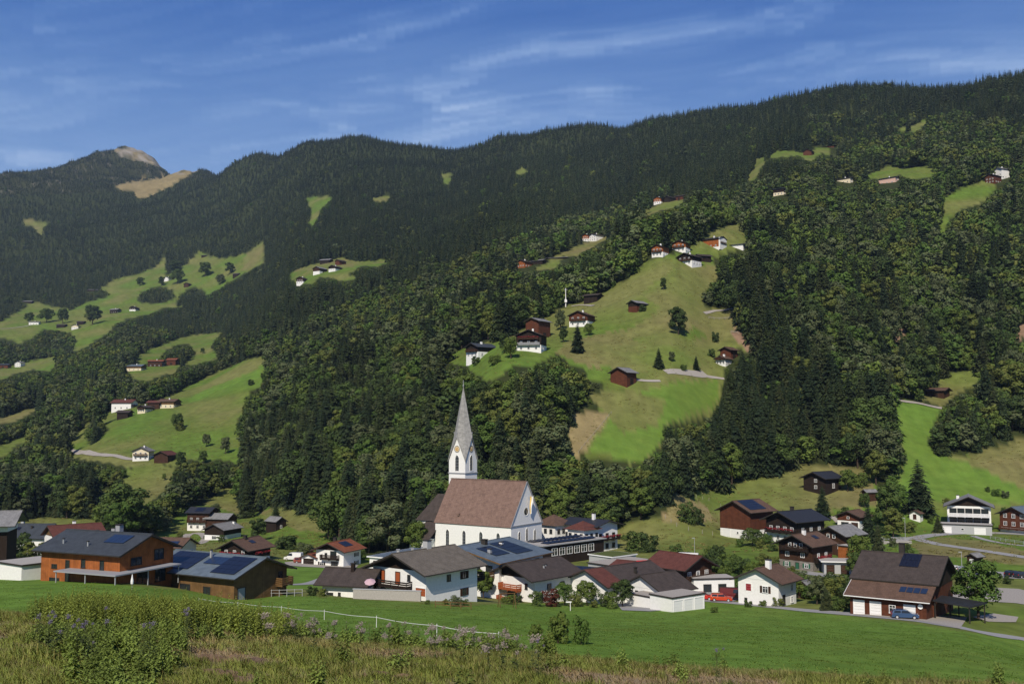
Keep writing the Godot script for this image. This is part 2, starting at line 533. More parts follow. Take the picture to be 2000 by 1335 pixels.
const MEADOWS := [
	# [class, points in pixels of the photograph]
	[3, [[221,365],[246,356],[288,351],[322,346],[338,334],[351,335],[383,334],[364,344],[338,360],[317,371],[286,385],[267,386],[262,375],[244,373]]],
	[4, [[221,291],[245,288],[265,279],[290,279],[315,298],[333,313],[367,326],[382,333],[354,336],[330,320],[301,316],[262,314],[231,304]]],
	[4, [[255,296],[270,278],[296,276],[345,298],[388,334],[350,341],[318,328],[285,318]]],
	[2, [[43,428],[63,426],[76,435],[97,431],[84,444],[81,460],[71,449],[60,440],[50,443]]],
	[1, [[194,563],[228,545],[267,536],[302,521],[322,500],[321,523],[325,538],[364,515],[388,489],[393,494],[430,504],[459,502],[485,491],[515,470],[515,512],[472,538],[446,551],[420,567],[380,588],[349,600],[157,604],[168,588],[210,586],[214,575],[207,569]]],
	[2, [[480,495],[515,470],[515,512],[470,535]]],
	[1, [[0,628],[20,616],[43,603],[66,588],[89,595],[115,600],[138,606],[158,596],[185,587],[211,578],[267,578],[270,593],[287,596],[316,587],[343,580],[343,593],[307,606],[290,613],[250,623],[224,633],[211,651],[185,666],[158,682],[142,687],[137,682],[148,667],[145,654],[125,646],[99,643],[79,646],[66,657],[40,672],[20,666],[0,661]]],
	[0, [[267,588],[273,572],[302,559],[336,565],[341,580],[315,593],[283,593]]],
	[0, [[343,599],[349,575],[378,560],[401,570],[399,582],[372,593]]],
	[1, [[43,707],[82,700],[115,695],[112,712],[96,725],[66,722],[33,728],[0,743],[0,720]]],
	[2, [[0,817],[40,804],[82,788],[86,794],[59,807],[26,824],[0,829]]],
	[1, [[0,870],[40,854],[66,845],[59,860],[33,870],[16,883],[13,896],[0,893]]],
	[1, [[255,710],[260,700],[297,679],[336,664],[379,654],[435,648],[425,659],[412,676],[419,689],[440,696],[405,704],[379,712],[354,712],[372,700],[382,687],[366,671],[346,672],[323,685],[310,702],[297,707],[277,712]]],
	[1, [[250,735],[262,716],[350,712],[345,728],[316,732],[297,741],[267,742]]],
	[1, [[274,791],[330,774],[379,748],[428,725],[478,704],[511,695],[521,702],[517,725],[514,751],[488,765],[478,791],[475,811],[461,824],[468,863],[481,887],[468,905],[425,896],[405,903],[372,896],[343,910],[307,905],[242,912],[211,903],[138,893],[132,877],[142,847],[158,840],[171,824],[198,811],[215,800],[218,785]]],
	[5, [[360,782],[400,760],[470,735],[512,712],[512,735],[480,745],[430,762],[380,785]]],
	[0, [[165,840],[180,820],[205,824],[212,840],[190,860],[175,872]]],
	[2, [[244,915],[307,907],[343,914],[336,936],[320,962],[297,975],[283,1002],[267,985],[254,952],[234,944],[247,929]]],
	[2, [[178,975],[200,957],[225,950],[205,985]]],
	[2, [[380,1010],[392,989],[415,969],[458,941],[461,959],[475,979],[471,1008],[440,1015]]],
	[1, [[597,386],[640,382],[650,386],[630,405],[612,440],[603,438],[608,410]]],
	[2, [[722,388],[764,380],[757,390],[737,395]]],
	[1, [[864,340],[882,338],[878,360],[866,358]]],
	[2, [[1005,336],[1020,326],[1030,336],[1018,341]]],
	[1, [[561,540],[571,530],[597,520],[620,515],[649,506],[670,502],[672,511],[701,511],[727,510],[745,506],[771,503],[769,507],[740,519],[730,521],[701,521],[688,532],[672,537],[696,541],[693,549],[659,547],[646,542],[620,542],[610,555],[579,554],[571,547]]],
	[2, [[572,530],[597,520],[649,506],[670,502],[700,513],[690,522],[640,520],[600,528]]],
	# the spur with the scattered farms
	[1, [[860,704],[885,690],[908,679],[924,673],[941,672],[967,663],[975,667],[1003,651],[1038,634],[1056,623],[1079,613],[1087,606],[1107,598],[1140,590],[1166,577],[1199,557],[1229,544],[1235,528],[1258,514],[1287,502],[1322,494],[1349,480],[1360,475],[1381,459],[1403,445],[1432,440],[1458,430],[1459,467],[1451,482],[1395,505],[1395,518],[1408,540],[1392,553],[1373,575],[1376,602],[1395,603],[1430,602],[1438,613],[1443,645],[1465,669],[1494,691],[1478,694],[1443,680],[1425,700],[1416,720],[1411,750],[1408,777],[1385,815],[1300,830],[1290,872],[1256,905],[1240,907],[1139,886],[1130,890],[1101,908],[1116,893],[1114,870],[1110,818],[1072,812],[1107,809],[1163,799],[1215,802],[1220,790],[1200,768],[1180,760],[1175,745],[1165,745],[1150,740],[1140,722],[1110,712],[1095,697],[1085,692],[1070,702],[1040,716],[1000,714],[990,724],[975,741],[955,743],[921,730],[915,716]]],
	[2, [[1085,690],[1110,665],[1180,650],[1240,640],[1290,600],[1250,575],[1300,535],[1330,515],[1395,518],[1405,540],[1370,578],[1376,602],[1430,602],[1443,645],[1440,678],[1425,697],[1330,722],[1240,722],[1150,716]]],
	[1, [[1230,660],[1300,655],[1370,640],[1380,655],[1330,675],[1250,672]]],
	[6, [[1425,645],[1445,640],[1465,669],[1494,691],[1478,694],[1440,672]]],
	[5, [[1150,880],[1200,808],[1250,765],[1330,745],[1405,742],[1400,790],[1300,830],[1288,872],[1252,904]]],
	[2, [[1150,770],[1230,760],[1300,785],[1285,830],[1215,845],[1190,815]]],
	[3, [[1072,814],[1107,810],[1163,800],[1193,808],[1139,884],[1130,890],[1101,908],[1116,893],[1114,870],[1110,820]]],
	[2, [[1046,524],[1071,514],[1076,504],[1099,491],[1130,478],[1160,468],[1181,463],[1191,458],[1211,453],[1229,446],[1227,453],[1209,455],[1191,465],[1176,471],[1166,478],[1140,491],[1130,501],[1102,499],[1094,509],[1087,524],[1048,528]]],
	[2, [[1253,413],[1275,403],[1310,392],[1340,386],[1330,400],[1290,412],[1262,422]]],
	[1, [[1457,345],[1473,330],[1473,309],[1499,306],[1520,294],[1550,295],[1571,298],[1592,291],[1622,289],[1622,303],[1604,300],[1583,315],[1574,313],[1562,303],[1532,306],[1499,309],[1490,324],[1478,348],[1463,355]]],
	[1, [[1751,252],[1775,247],[1796,240],[1814,229],[1811,240],[1796,252],[1790,262],[1775,255],[1760,256]]],
	[1, [[1688,346],[1715,333],[1745,321],[1754,330],[1784,327],[1811,325],[1835,333],[1832,340],[1805,348],[1787,351],[1760,342],[1724,351]]],
	[1, [[1841,390],[1880,366],[1928,351],[1949,360],[1940,375],[1922,396],[1880,408],[1859,423],[1850,444],[1841,465],[1832,450],[1844,411]]],
	[2, [[1795,778],[1810,763],[1821,744],[1863,728],[1886,725],[1916,698],[1913,751],[1894,759],[1863,774],[1840,795]]],
	[6, [[1745,655],[1770,625],[1775,640],[1752,672]]],
	[6, [[1975,650],[2000,625],[2000,660],[1985,665]]],
	# valley floor and the lower slopes
	[1, [[0,1018],[100,1010],[190,1014],[215,1050],[300,1044],[330,1015],[365,988],[420,988],[480,1012],[500,1000],[510,992],[544,989],[555,987],[590,1000],[615,1010],[638,1012],[640,1055],[720,1085],[850,1085],[870,1065],[1060,1055],[1190,1052],[1205,1025],[1290,1012],[1320,968],[1358,962],[1373,956],[1422,956],[1445,941],[1464,934],[1514,930],[1544,918],[1567,907],[1597,909],[1624,907],[1650,922],[1669,918],[1700,918],[1711,941],[1718,975],[1755,985],[1749,949],[1753,922],[1768,907],[1770,888],[1753,858],[1738,820],[1734,801],[1749,785],[1772,782],[1840,799],[1833,812],[1818,842],[1814,873],[1840,888],[1886,892],[1916,873],[1962,871],[2000,850],[2000,1335],[0,1335]]],
	[2, [[500,1000],[544,989],[590,1000],[638,1012],[636,1040],[580,1035]]],
	[2, [[1320,968],[1358,962],[1422,956],[1464,934],[1514,930],[1567,907],[1624,907],[1700,918],[1718,985],[1600,1000],[1480,990],[1400,1000],[1340,1000]]],
	[7, [[1290,1012],[1320,968],[1350,975],[1380,990],[1400,1020],[1350,1015],[1300,1022]]],
	[5, [[1738,820],[1749,785],[1772,782],[1838,799],[1815,850],[1818,880],[1860,895],[2000,940],[2000,985],[1760,975],[1755,950],[1772,890]]],
	[2, [[1850,893],[1890,892],[1916,875],[1962,872],[2000,852],[2000,955],[1930,920]]],
	[2, [[1780,1060],[1840,1048],[1930,1058],[2000,1075],[2000,1105],[1900,1090],[1800,1085]]],
	[5, [[0,1120],[330,1150],[620,1165],[900,1182],[1360,1170],[1520,1186],[1760,1215],[2000,1250],[2000,1335],[0,1335]]],
	[5, [[520,1095],[700,1105],[760,1135],[640,1150],[540,1150]]],
]

const SPRUCE := [
	# [percentage of spruce, polygon]; what is not listed is mountain forest
	[28, [[0,640],[250,640],[520,690],[640,640],[780,560],[870,540],[960,510],[1060,470],[1150,440],[1250,410],[1340,390],[1460,400],[1560,340],[1700,300],[1850,235],[2000,250],[2000,1060],[0,1060]]],
	[96, [[420,600],[560,555],[700,545],[840,560],[760,590],[700,610],[620,650],[540,640],[440,630],[330,625]]],
	[24, [[520,720],[620,650],[760,600],[1000,560],[1100,600],[1000,640],[870,690],[920,745],[880,1060],[650,1060],[645,1000],[560,880],[500,800]]],
	[70, [[480,1010],[640,1015],[660,960],[640,900],[600,840],[520,830],[470,900],[470,960]]],
	[60, [[860,705],[920,735],[960,745],[1000,712],[1090,690],[1120,720],[1100,800],[980,800],[880,780]]],
	[15, [[940,800],[1120,800],[1130,900],[1310,900],[1330,1010],[1190,1060],[940,1060]]],
	[90, [[1395,940],[1400,740],[1470,690],[1580,720],[1640,790],[1640,900],[1500,930]]],
	[85, [[1430,580],[1470,560],[1530,600],[1540,690],[1480,690],[1440,640]]],
	[24, [[1540,420],[1700,380],[1900,450],[2000,480],[2000,900],[1640,800],[1560,650]]],
	[60, [[1600,230],[1800,240],[1840,260],[1700,300],[1560,320]]],
]

func make_masks() -> void:
	cls.resize(MW * MH)
	spruce_share.resize(MW * MH)
	spruce_share.fill(97)
	keep.resize(MW * MH)
	keep.fill(-1.0)
	for m in MEADOWS:
		cls = fill(cls, m[1], m[0])
	for m in SPRUCE:
		spruce_share = fill(spruce_share, m[1], m[0])

# The lie of the land: for each pixel column, [distance, pixel row at which the ground there is seen]; a third value marks a height in metres instead
const LAND := [
	[-700, [[3,-1.7,1],[9,-2.2,1],[30,-4.6,1],[60,-12,1],[100,-20,1],[172,-27,1],[285,-38,1],[440,-46,1],[700,-30,1],[1000,30,1],[1500,110,1],[2500,420,1],[3600,850,1],[4400,980,1],[6800,900,1]]],
	[0, [[3,-1.7,1],[9,-2.3,1],[30,1200],[60,-12.5,1],[100,-20,1],[172,-26.5,1],[230,-33,1],[285,-39.5,1],[440,-47,1],[700,930],[800,880],[1000,800],[1500,715],[1900,622],[2300,560],[2900,455],[3600,345],[4000,352],[4600,800,1],[6800,500,1]]],
	[250, [[3,-1.7,1],[9,-2.3,1],[30,1213],[60,-12.7,1],[100,-20,1],[172,-26.5,1],[230,-33,1],[285,-39.5,1],[360,-43,1],[440,-46,1],[560,960],[620,900],[800,806],[1000,755],[1200,712],[1450,665],[1700,635],[1900,605],[2300,545],[2800,460],[3500,378],[3900,350],[4300,288],[4500,290],[5000,850,1],[6800,500,1]]],
	[380, [[3,-1.7,1],[9,-2.3,1],[30,1222],[60,-12.8,1],[100,-20.8,1],[180,-29,1],[230,-34.5,1],[285,-39.5,1],[440,-46,1],[540,965],[620,897],[800,790],[1000,740],[1200,706],[1450,660],[1900,600],[2250,520],[2700,450],[3300,365],[3700,336],[3900,332],[4500,860,1],[6800,500,1]]],
	[500, [[3,-1.7,1],[9,-2.35,1],[30,1236],[60,-13,1],[100,-20.9,1],[182,-30.5,1],[240,-36,1],[300,-39.5,1],[440,-44.5,1],[520,985],[620,880],[750,790],[900,706],[1200,655],[1600,590],[2000,515],[2600,405],[3200,320],[3350,308],[3900,800,1],[6800,600,1]]],
	[600, [[3,-1.7,1],[10,-2.5,1],[32,1250],[60,-13,1],[103,-20.2,1],[182,-30.2,1],[205,-33,1],[245,-37.5,1],[300,-40,1],[370,-41.5,1],[410,1000],[480,930],[600,800],[850,690],[1200,545],[1500,505],[1900,440],[2600,340],[3100,283],[3600,760,1],[6800,600,1]]],
	[700, [[3,-1.7,1],[10,-2.55,1],[35,1264],[60,-13.2,1],[105,1217],[182,-30.8,1],[205,-33.8,1],[250,-38,1],[300,-40,1],[360,-40,1],[400,985],[500,870],[600,790],[850,660],[1200,526],[1350,510],[1900,405],[2500,320],[2950,276],[3400,730,1],[6800,600,1]]],
	[850, [[3,-1.7,1],[10.5,-2.65,1],[38,1276],[60,-13.5,1],[95,-19.2,1],[180,-31.0,1],[205,-34.2,1],[250,-38,1],[320,-39,1],[350,-37,1],[420,885],[520,745],[700,660],[900,585],[1200,515],[1900,395],[2500,325],[2800,298],[3300,720,1],[6800,600,1]]],
	[1000, [[3,-1.7,1],[11,-2.8,1],[40,1284],[60,-13.9,1],[83,1255],[180,-32.0,1],[206,-35.4,1],[250,-38,1],[330,-38.5,1],[352,-35,1],[400,835],[470,692],[560,648],[760,590],[950,517],[1140,462],[1600,390],[2200,310],[2600,276],[3100,700,1],[6800,600,1]]],
	[1150, [[3,-1.7,1],[12,-3.0,1],[34,1296],[60,-14,1],[90,-18.8,1],[190,-34.6,1],[250,-38,1],[320,-38.5,1],[345,-35,1],[390,870],[450,742],[520,655],[600,598],[720,545],[920,500],[1150,464],[1600,375],[2100,295],[2450,256],[2900,660,1],[6800,600,1]]],
	[1300, [[3,-1.7,1],[13,-3.3,1],[30,1308],[60,-14.3,1],[90,-19.2,1],[190,-34.6,1],[250,-37.5,1],[312,-37.5,1],[345,985],[390,890],[450,752],[510,652],[620,515],[660,480],[700,440],[860,430],[1150,402],[1500,340],[1900,270],[2200,246],[2600,610,1],[6800,600,1]]],
	[1420, [[3,-1.7,1],[13.5,-3.45,1],[28,1314],[60,-14.4,1],[90,-19.4,1],[190,-34.5,1],[255,-37.5,1],[325,-37.5,1],[385,972],[410,930],[460,785],[500,708],[540,650],[640,530],[700,455],[800,440],[1150,385],[1500,318],[1850,235],[2050,226],[2500,600,1],[6800,600,1]]],
	[1550, [[3,-1.7,1],[14,-3.6,1],[27,1320],[60,-14.6,1],[90,-19.6,1],[190,-34.6,1],[262,-37.5,1],[330,-36.5,1],[375,975],[408,918],[450,810],[500,690],[600,570],[800,445],[1100,330],[1250,300],[1600,232],[1900,206],[2300,590,1],[6800,600,1]]],
	[1700, [[3,-1.7,1],[14.5,-3.75,1],[27,1330],[60,-15,1],[90,-20.1,1],[172,-32.8,1],[205,-35,1],[262,-37.5,1],[345,-37,1],[385,950],[420,880],[470,785],[540,690],[650,560],[850,430],[1050,345],[1400,262],[1800,181],[2200,570,1],[6800,600,1]]],
	[1850, [[3,-1.7,1],[15,-3.9,1],[27,1338],[60,-15.4,1],[90,-20.4,1],[165,-32.6,1],[198,-35,1],[262,-37.5,1],[352,-37,1],[390,960],[430,880],[480,790],[520,748],[600,620],[750,480],[850,400],[950,350],[1300,250],[1600,180],[1750,179],[2200,560,1],[6800,560,1]]],
	[2000, [[3,-1.7,1],[15,-4.0,1],[27,1346],[60,-15.8,1],[90,-21.2,1],[160,-34.0,1],[195,-35.6,1],[262,-37.5,1],[352,-37,1],[390,960],[440,850],[500,740],[600,600],[800,420],[920,345],[1200,235],[1450,162],[1600,162],[2100,540,1],[6800,540,1]]],
	[2700, [[3,-1.7,1],[15,-4.2,1],[27,-7.5,1],[60,-16.5,1],[90,-22.5,1],[160,-36,1],[262,-38,1],[352,-37,1],[440,0,1],[600,90,1],[900,260,1],[1300,470,1],[1600,520,1],[6800,560,1]]],
]

func hermite(xs: PackedFloat64Array, ys: PackedFloat64Array, x: float) -> float:
	var k := 0
	var n := xs.size()
	while k < n - 2 and x > xs[k + 1]:
		k += 1
	var h := xs[k + 1] - xs[k]
	var t := clampf((x - xs[k]) / h, 0.0, 1.0)
	var s := (ys[k + 1] - ys[k]) / h
	var s0 := (ys[k] - ys[k - 1]) / (xs[k] - xs[k - 1]) if k > 0 else s
	var s1 := (ys[k + 2] - ys[k + 1]) / (xs[k + 2] - xs[k + 1]) if k < n - 2 else s
	var m0 := 2.0 * s * s0 / (s + s0) if s * s0 > 0.0 else 0.0
	var m1 := 2.0 * s * s1 / (s + s1) if s * s1 > 0.0 else 0.0
	var t2 := t * t
	var t3 := t2 * t
	return (2 * t3 - 3 * t2 + 1) * ys[k] + (t3 - 2 * t2 + t) * h * m0 + (-2 * t3 + 3 * t2) * ys[k + 1] + (t3 - t2) * h * m1

func make_heights() -> void:
	var azs := PackedFloat64Array()
	var prof: Array = []
	for col in LAND:
		var u: float = col[0]
		azs.append(azim(u))
		var xs := PackedFloat64Array()
		var ys := PackedFloat64Array()
		for e in col[1]:
			var d: float = e[0] / cos(azim(u))
			xs.append(d)
			if e.size() == 3:
				ys.append(e[1])
			else:
				var r := ray(u, e[1])
				ys.append(d * r.y / sqrt(r.x * r.x + r.z * r.z))
		var hs := PackedFloat64Array()
		for i in ND:
			hs.append(hermite(xs, ys, D0 * exp(i * lstep)))
		prof.append(hs)
	hf.resize(NA * ND)
	var line := PackedFloat64Array()
	line.resize(azs.size())
	for id in ND:
		var d := D0 * exp(id * lstep)
		for k in azs.size():
			line[k] = prof[k][id]
		var amp := smoothstep(350.0, 900.0, d) * 5.0 + smoothstep(900.0, 4000.0, d) * 26.0
		var amp2 := smoothstep(330.0, 500.0, d) * 2.2 + 0.05 + smoothstep(1500.0, 4000.0, d) * 7.0
		for ia in NA:
			var a := AZ0 + ia * AZSTEP
			var x := sin(a) * d
			var z := -cos(a) * d
			var rug := 0.0
			if d > 3500.0:
				var cr := absf(n_mid.get_noise_2d(x * 0.5, z * 0.5))
				rug = smoothstep(3700.0, 4200.0, d) * (30.0 * (0.35 - cr) + 16.0 * n_fine.get_noise_2d(x * 0.12, z * 0.12))
			hf[ia * ND + id] = hermite(azs, line, a) + rug + n_big.get_noise_2d(x, z) * amp + n_mid.get_noise_2d(x, z) * amp2

const GROUND := [
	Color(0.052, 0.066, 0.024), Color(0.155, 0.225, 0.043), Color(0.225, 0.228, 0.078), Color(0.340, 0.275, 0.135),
	Color(0.420, 0.380, 0.320), Color(0.170, 0.295, 0.050), Color(0.340, 0.225, 0.150), Color(0.290, 0.270, 0.105)]

func make_terrain() -> void:
	var v := PackedVector3Array()
	var n := PackedVector3Array()
	var c := PackedColorArray()
	var ix := PackedInt32Array()
	v.resize(NA * ND)
	n.resize(NA * ND)
	c.resize(NA * ND)
	for ia in NA:
		var a := AZ0 + ia * AZSTEP
		var sa := sin(a)
		var ca := cos(a)
		for id in ND:
			var d := D0 * exp(id * lstep)
			v[ia * ND + id] = Vector3(sa * d, hf[ia * ND + id], -ca * d)
	for ia in NA:
		for id in ND:
			var k := ia * ND + id
			var e1 := v[mini(ia + 1, NA - 1) * ND + id] - v[maxi(ia - 1, 0) * ND + id]
			var e2 := v[ia * ND + mini(id + 1, ND - 1)] - v[ia * ND + maxi(id - 1, 0)]
			n[k] = e1.cross(e2).normalized()
			var p := v[k]
			var q := pix(p)
			var d := D0 * exp(id * lstep)
			var jx := n_fine.get_noise_2d(p.x, p.z) * 3.0
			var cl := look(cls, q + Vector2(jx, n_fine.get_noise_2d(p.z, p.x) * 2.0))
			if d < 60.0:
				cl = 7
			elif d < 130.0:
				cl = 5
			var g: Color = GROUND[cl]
			var b := n_mid.get_noise_2d(p.x * 0.8, p.z * 0.8)
			var f := n_fine.get_noise_2d(p.x, p.z)
			if cl == 1:
				g = g.lerp(GROUND[2], clampf(0.30 + b * 1.3, 0.0, 0.9)).lerp(GROUND[5], clampf(-b * 1.4 - 0.1, 0.0, 0.8))
			elif cl == 2:
				g = g.lerp(GROUND[1], clampf(0.1 + b * 1.2, 0.0, 0.8)).lerp(GROUND[3], clampf(-b * 1.2 - 0.15, 0.0, 0.6))
			elif cl == 5:
				g = g.lerp(GROUND[1], clampf(0.15 + b * 1.1 + f * 0.5, 0.0, 0.8))
			elif cl == 7:
				g = g.lerp(GROUND[3], clampf(b * 1.6, 0.0, 0.7)).lerp(GROUND[6], clampf(f * 1.4 - 0.35, 0.0, 0.8)).lerp(Color(0.16, 0.205, 0.055), clampf(-b * 1.8 + 0.1, 0.0, 0.8))
				if d < 40.0:    # trodden bare places between the tufts
					g = g.lerp(Color(0.44, 0.33, 0.215), smoothstep(0.16, 0.34, n_fine.get_noise_2d(p.x * 2.2, p.z * 2.2)) * 0.85)
			elif cl == 4:
				g = g.lerp(GROUND[3], clampf(0.45 + n_fine.get_noise_2d(p.x * 0.15, p.z * 0.15) * 2.2, 0.0, 1.0)).lerp(Color(0.07, 0.075, 0.035), clampf(b * 3.0 - 0.25, 0.0, 0.85))
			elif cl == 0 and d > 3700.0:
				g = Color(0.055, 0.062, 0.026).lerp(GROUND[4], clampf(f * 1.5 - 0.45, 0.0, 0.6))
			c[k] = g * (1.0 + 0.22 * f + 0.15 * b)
	for ia in NA - 1:
		for id in ND - 1:
			var k := ia * ND + id
			ix.append(k); ix.append(k + 1); ix.append(k + ND)
			ix.append(k + 1); ix.append(k + ND + 1); ix.append(k + ND)
	if n[NA * ND / 2].y < 0.0:
		for i in n.size():
			n[i] = -n[i]
	var arr: Array = []
	arr.resize(Mesh.ARRAY_MAX)
	arr[Mesh.ARRAY_VERTEX] = v
	arr[Mesh.ARRAY_NORMAL] = n
	arr[Mesh.ARRAY_COLOR] = c
	arr[Mesh.ARRAY_INDEX] = ix
	var am := ArrayMesh.new()
	am.add_surface_from_arrays(Mesh.PRIMITIVE_TRIANGLES, arr)
	var m := StandardMaterial3D.new()
	m.resource_name = "meadow_ground"
	m.vertex_color_use_as_albedo = true
	m.albedo_texture = noise_tex("turf", 0.012, 6, 0.58, 1.1, 512, 3)
	m.uv1_triplanar = true
	m.uv1_world_triplanar = true
	m.uv1_scale = Vector3.ONE * 0.021
	m.detail_enabled = true
	m.detail_blend_mode = BaseMaterial3D.BLEND_MODE_MUL
	m.detail_albedo = noise_tex("turf_fine", 0.05, 4, 0.7, 1.0, 512, 8)
	m.detail_uv_layer = BaseMaterial3D.DETAIL_UV_2
	m.uv2_triplanar = true
	m.uv2_world_triplanar = true
	m.uv2_scale = Vector3.ONE * 0.9
	m.roughness = 0.97
	m.metallic_specular = 0.15
	var o := struct("terrain", am, m)
	o.set_meta("label", "grassy valley floor and mountain slopes with meadows")

# ---------------------------------------------------------------- roads
func ribbon(pts: Array, width: float, lift := 0.07) -> MB:
	var mb := MB.new()
	var path := PackedVector3Array()
	for i in pts.size() - 1:
		var a: Vector3 = pts[i]
		var b: Vector3 = pts[i + 1]
		var n := maxi(2, int(a.distance_to(b) / 1.5))
		for k in n:
			# smooth the corners
			var p0: Vector3 = pts[maxi(i - 1, 0)]
			var p3: Vector3 = pts[mini(i + 2, pts.size() - 1)]
			path.append(a.cubic_interpolate(b, p0, p3, float(k) / n))
	path.append(pts[-1])
	var lanes := maxi(2, int(width / 1.2))
	var rows: Array = []
	for i in path.size():
		var t := path[mini(i + 1, path.size() - 1)] - path[maxi(i - 1, 0)]
		var s := Vector3(-t.z, 0, t.x).normalized()
		var row := PackedVector3Array()
		for k in lanes + 1:
			var q := path[i] + s * width * (float(k) / lanes - 0.5)
			row.append(Vector3(q.x, hgt(q.x, q.z) + lift, q.z))
		rows.append(row)
	for i in path.size() - 1:
		for k in lanes:
			mb.quad(rows[i][k], rows[i][k + 1], rows[i + 1][k + 1], rows[i + 1][k])
	if mb.n.size() and mb.n[0].y < 0.0:
		for i in mb.n.size():
			mb.n[i] = -mb.n[i]
		for i in range(0, mb.ix.size(), 3):
			var e := mb.ix[i + 1]
			mb.ix[i + 1] = mb.ix[i + 2]
			mb.ix[i + 2] = e
	return mb

func pixel_path(px: Array) -> Array:
	var out: Array = []
	for p in px:
		out.append(ground(p[0], p[1], 40.0))
	return out

func sheet(px: Array, lift := 0.09) -> MB:
	var w := pixel_path(px)
	var flat := PackedVector2Array()
	for p in w:
		flat.append(Vector2(p.x, p.z))
	var mb := MB.new()
	var t := Geometry2D.triangulate_polygon(flat)
	for i in range(0, t.size(), 3):
		var a := flat[t[i]]
		var b := flat[t[i + 1]]
		var c := flat[t[i + 2]]
		if (b - a).cross(c - a) > 0.0:
			split_tri(mb, a, c, b, lift, 0)
		else:
			split_tri(mb, a, b, c, lift, 0)
	return mb

func split_tri(mb: MB, a: Vector2, b: Vector2, c: Vector2, lift: float, depth: int) -> void:
	var l := maxf(a.distance_to(b), maxf(b.distance_to(c), c.distance_to(a)))
	if l < 2.5 or depth > 7:
		mb.tri(Vector3(a.x, hgt(a.x, a.y) + lift, a.y), Vector3(b.x, hgt(b.x, b.y) + lift, b.y), Vector3(c.x, hgt(c.x, c.y) + lift, c.y))
		return
	if a.distance_to(b) >= l - 0.001:
		var m := (a + b) * 0.5
		split_tri(mb, a, m, c, lift, depth + 1)
		split_tri(mb, m, b, c, lift, depth + 1)
	elif b.distance_to(c) >= l - 0.001:
		var m := (b + c) * 0.5
		split_tri(mb, a, b, m, lift, depth + 1)
		split_tri(mb, a, m, c, lift, depth + 1)
	else:
		var m := (c + a) * 0.5
		split_tri(mb, a, b, m, lift, depth + 1)
		split_tri(mb, b, c, m, lift, depth + 1)

func road(called: String, px: Array, width: float, m: String, lift := 0.07) -> void:
	struct(called, ribbon(pixel_path(px), width, lift).done(), mats[m])

func make_roads() -> void:
	road("road", [[2040,1256],[1990,1246],[1900,1231],[1800,1213],[1700,1203],[1600,1194],[1500,1184],[1420,1176],[1372,1172]], 3.6, "asphalt")
	struct("yard", sheet([[1668,1201],[1672,1190],[1700,1187],[1840,1203],[1890,1206],[1875,1228],[1800,1213]], 0.10).done(), mats["gravel"])
	struct("yard", sheet([[1360,1173],[1362,1158],[1440,1155],[1445,1170],[1425,1177]], 0.10).done(), mats["asphalt"])
	struct("driveway", sheet([[1205,1180],[1230,1176],[1290,1178],[1304,1185],[1298,1192],[1270,1194],[1215,1192]], 0.10).done(), mats["asphalt"])
	road("road", [[2040,1046],[1960,1041],[1880,1041],[1820,1045],[1790,1050],[1760,1053],[1730,1050]], 5.0, "asphalt")
	road("road", [[1790,1052],[1830,1062],[1890,1071],[1950,1080],[2040,1094]], 4.2, "asphalt", 0.10)
	road("path", [[1900,1046],[1930,1055],[1970,1062],[2040,1070]], 2.2, "asphalt", 0.08)
	struct("car_park", sheet([[1838,1118],[1845,1112],[1910,1114],[2040,1122],[2040,1132],[1930,1128],[1850,1127]], 0.09).done(), mats["asphalt"])
	struct("yard", sheet([[1830,1150],[1850,1142],[1905,1146],[1990,1150],[2030,1160],[2030,1185],[1985,1178],[1890,1172],[1838,1172]], 0.09).done(), mats["gravel"])
	struct("yard", sheet([[1900,1205],[1940,1198],[1990,1205],[1985,1215],[1930,1214]], 0.09).done(), mats["gravel"])
	road("road", [[1560,1117],[1590,1120],[1630,1126],[1670,1130],[1720,1132]], 5.0, "asphalt")
	road("lane", [[1640,1065],[1650,1045],[1655,1035],[1640,1020],[1625,1008]], 3.0, "gravel")
	road("road", [[560,1142],[600,1140],[640,1128],[700,1112],[740,1105]], 3.4, "asphalt")
	struct("yard", sheet([[555,1098],[600,1092],[700,1104],[690,1112],[620,1108],[560,1104]], 0.10).done(), mats["gravel"])
	road("road", [[0,1036],[30,1042],[60,1052],[85,1068]], 4.0, "gravel")
	road("lane", [[380,1040],[398,1045],[400,1055],[380,1062],[360,1052],[370,1042]], 3.5, "gravel")
	road("path", [[128,876],[150,883],[190,888],[240,894],[262,897]], 4.5, "gravel", 0.3)
	road("path", [[1660,768],[1700,772],[1760,783],[1800,789],[1842,798]], 3.2, "gravel", 0.3)
	road("path", [[1300,727],[1330,727],[1365,731],[1378,730]], 4.0, "gravel", 0.25)
	road("path", [[1243,742],[1265,744],[1290,744]], 2.0, "gravel", 0.25)
	road("path", [[1376,612],[1400,607],[1432,603]], 2.0, "gravel", 0.3)
	road("path", [[1116,598],[1140,596],[1160,597]], 2.0, "gravel", 0.3)
	road("path", [[1380,735],[1400,738],[1415,740]], 2.0, "gravel", 0.25)
	road("path", [[0,642],[30,640],[60,635]], 4.0, "gravel", 0.6)

# ================================================================ buildings
func face_frame(f: String, w: float, l: float) -> Array:   # [centre, right, out, length]
	match f:
		"F": return [Vector3(0, 0, l / 2), Vector3(1, 0, 0), Vector3(0, 0, 1), w]
		"B": return [Vector3(0, 0, -l / 2), Vector3(-1, 0, 0), Vector3(0, 0, -1), w]
		"R": return [Vector3(w / 2, 0, 0), Vector3(0, 0, -1), Vector3(1, 0, 0), l]
	return [Vector3(-w / 2, 0, 0), Vector3(0, 0, 1), Vector3(-1, 0, 0), l]

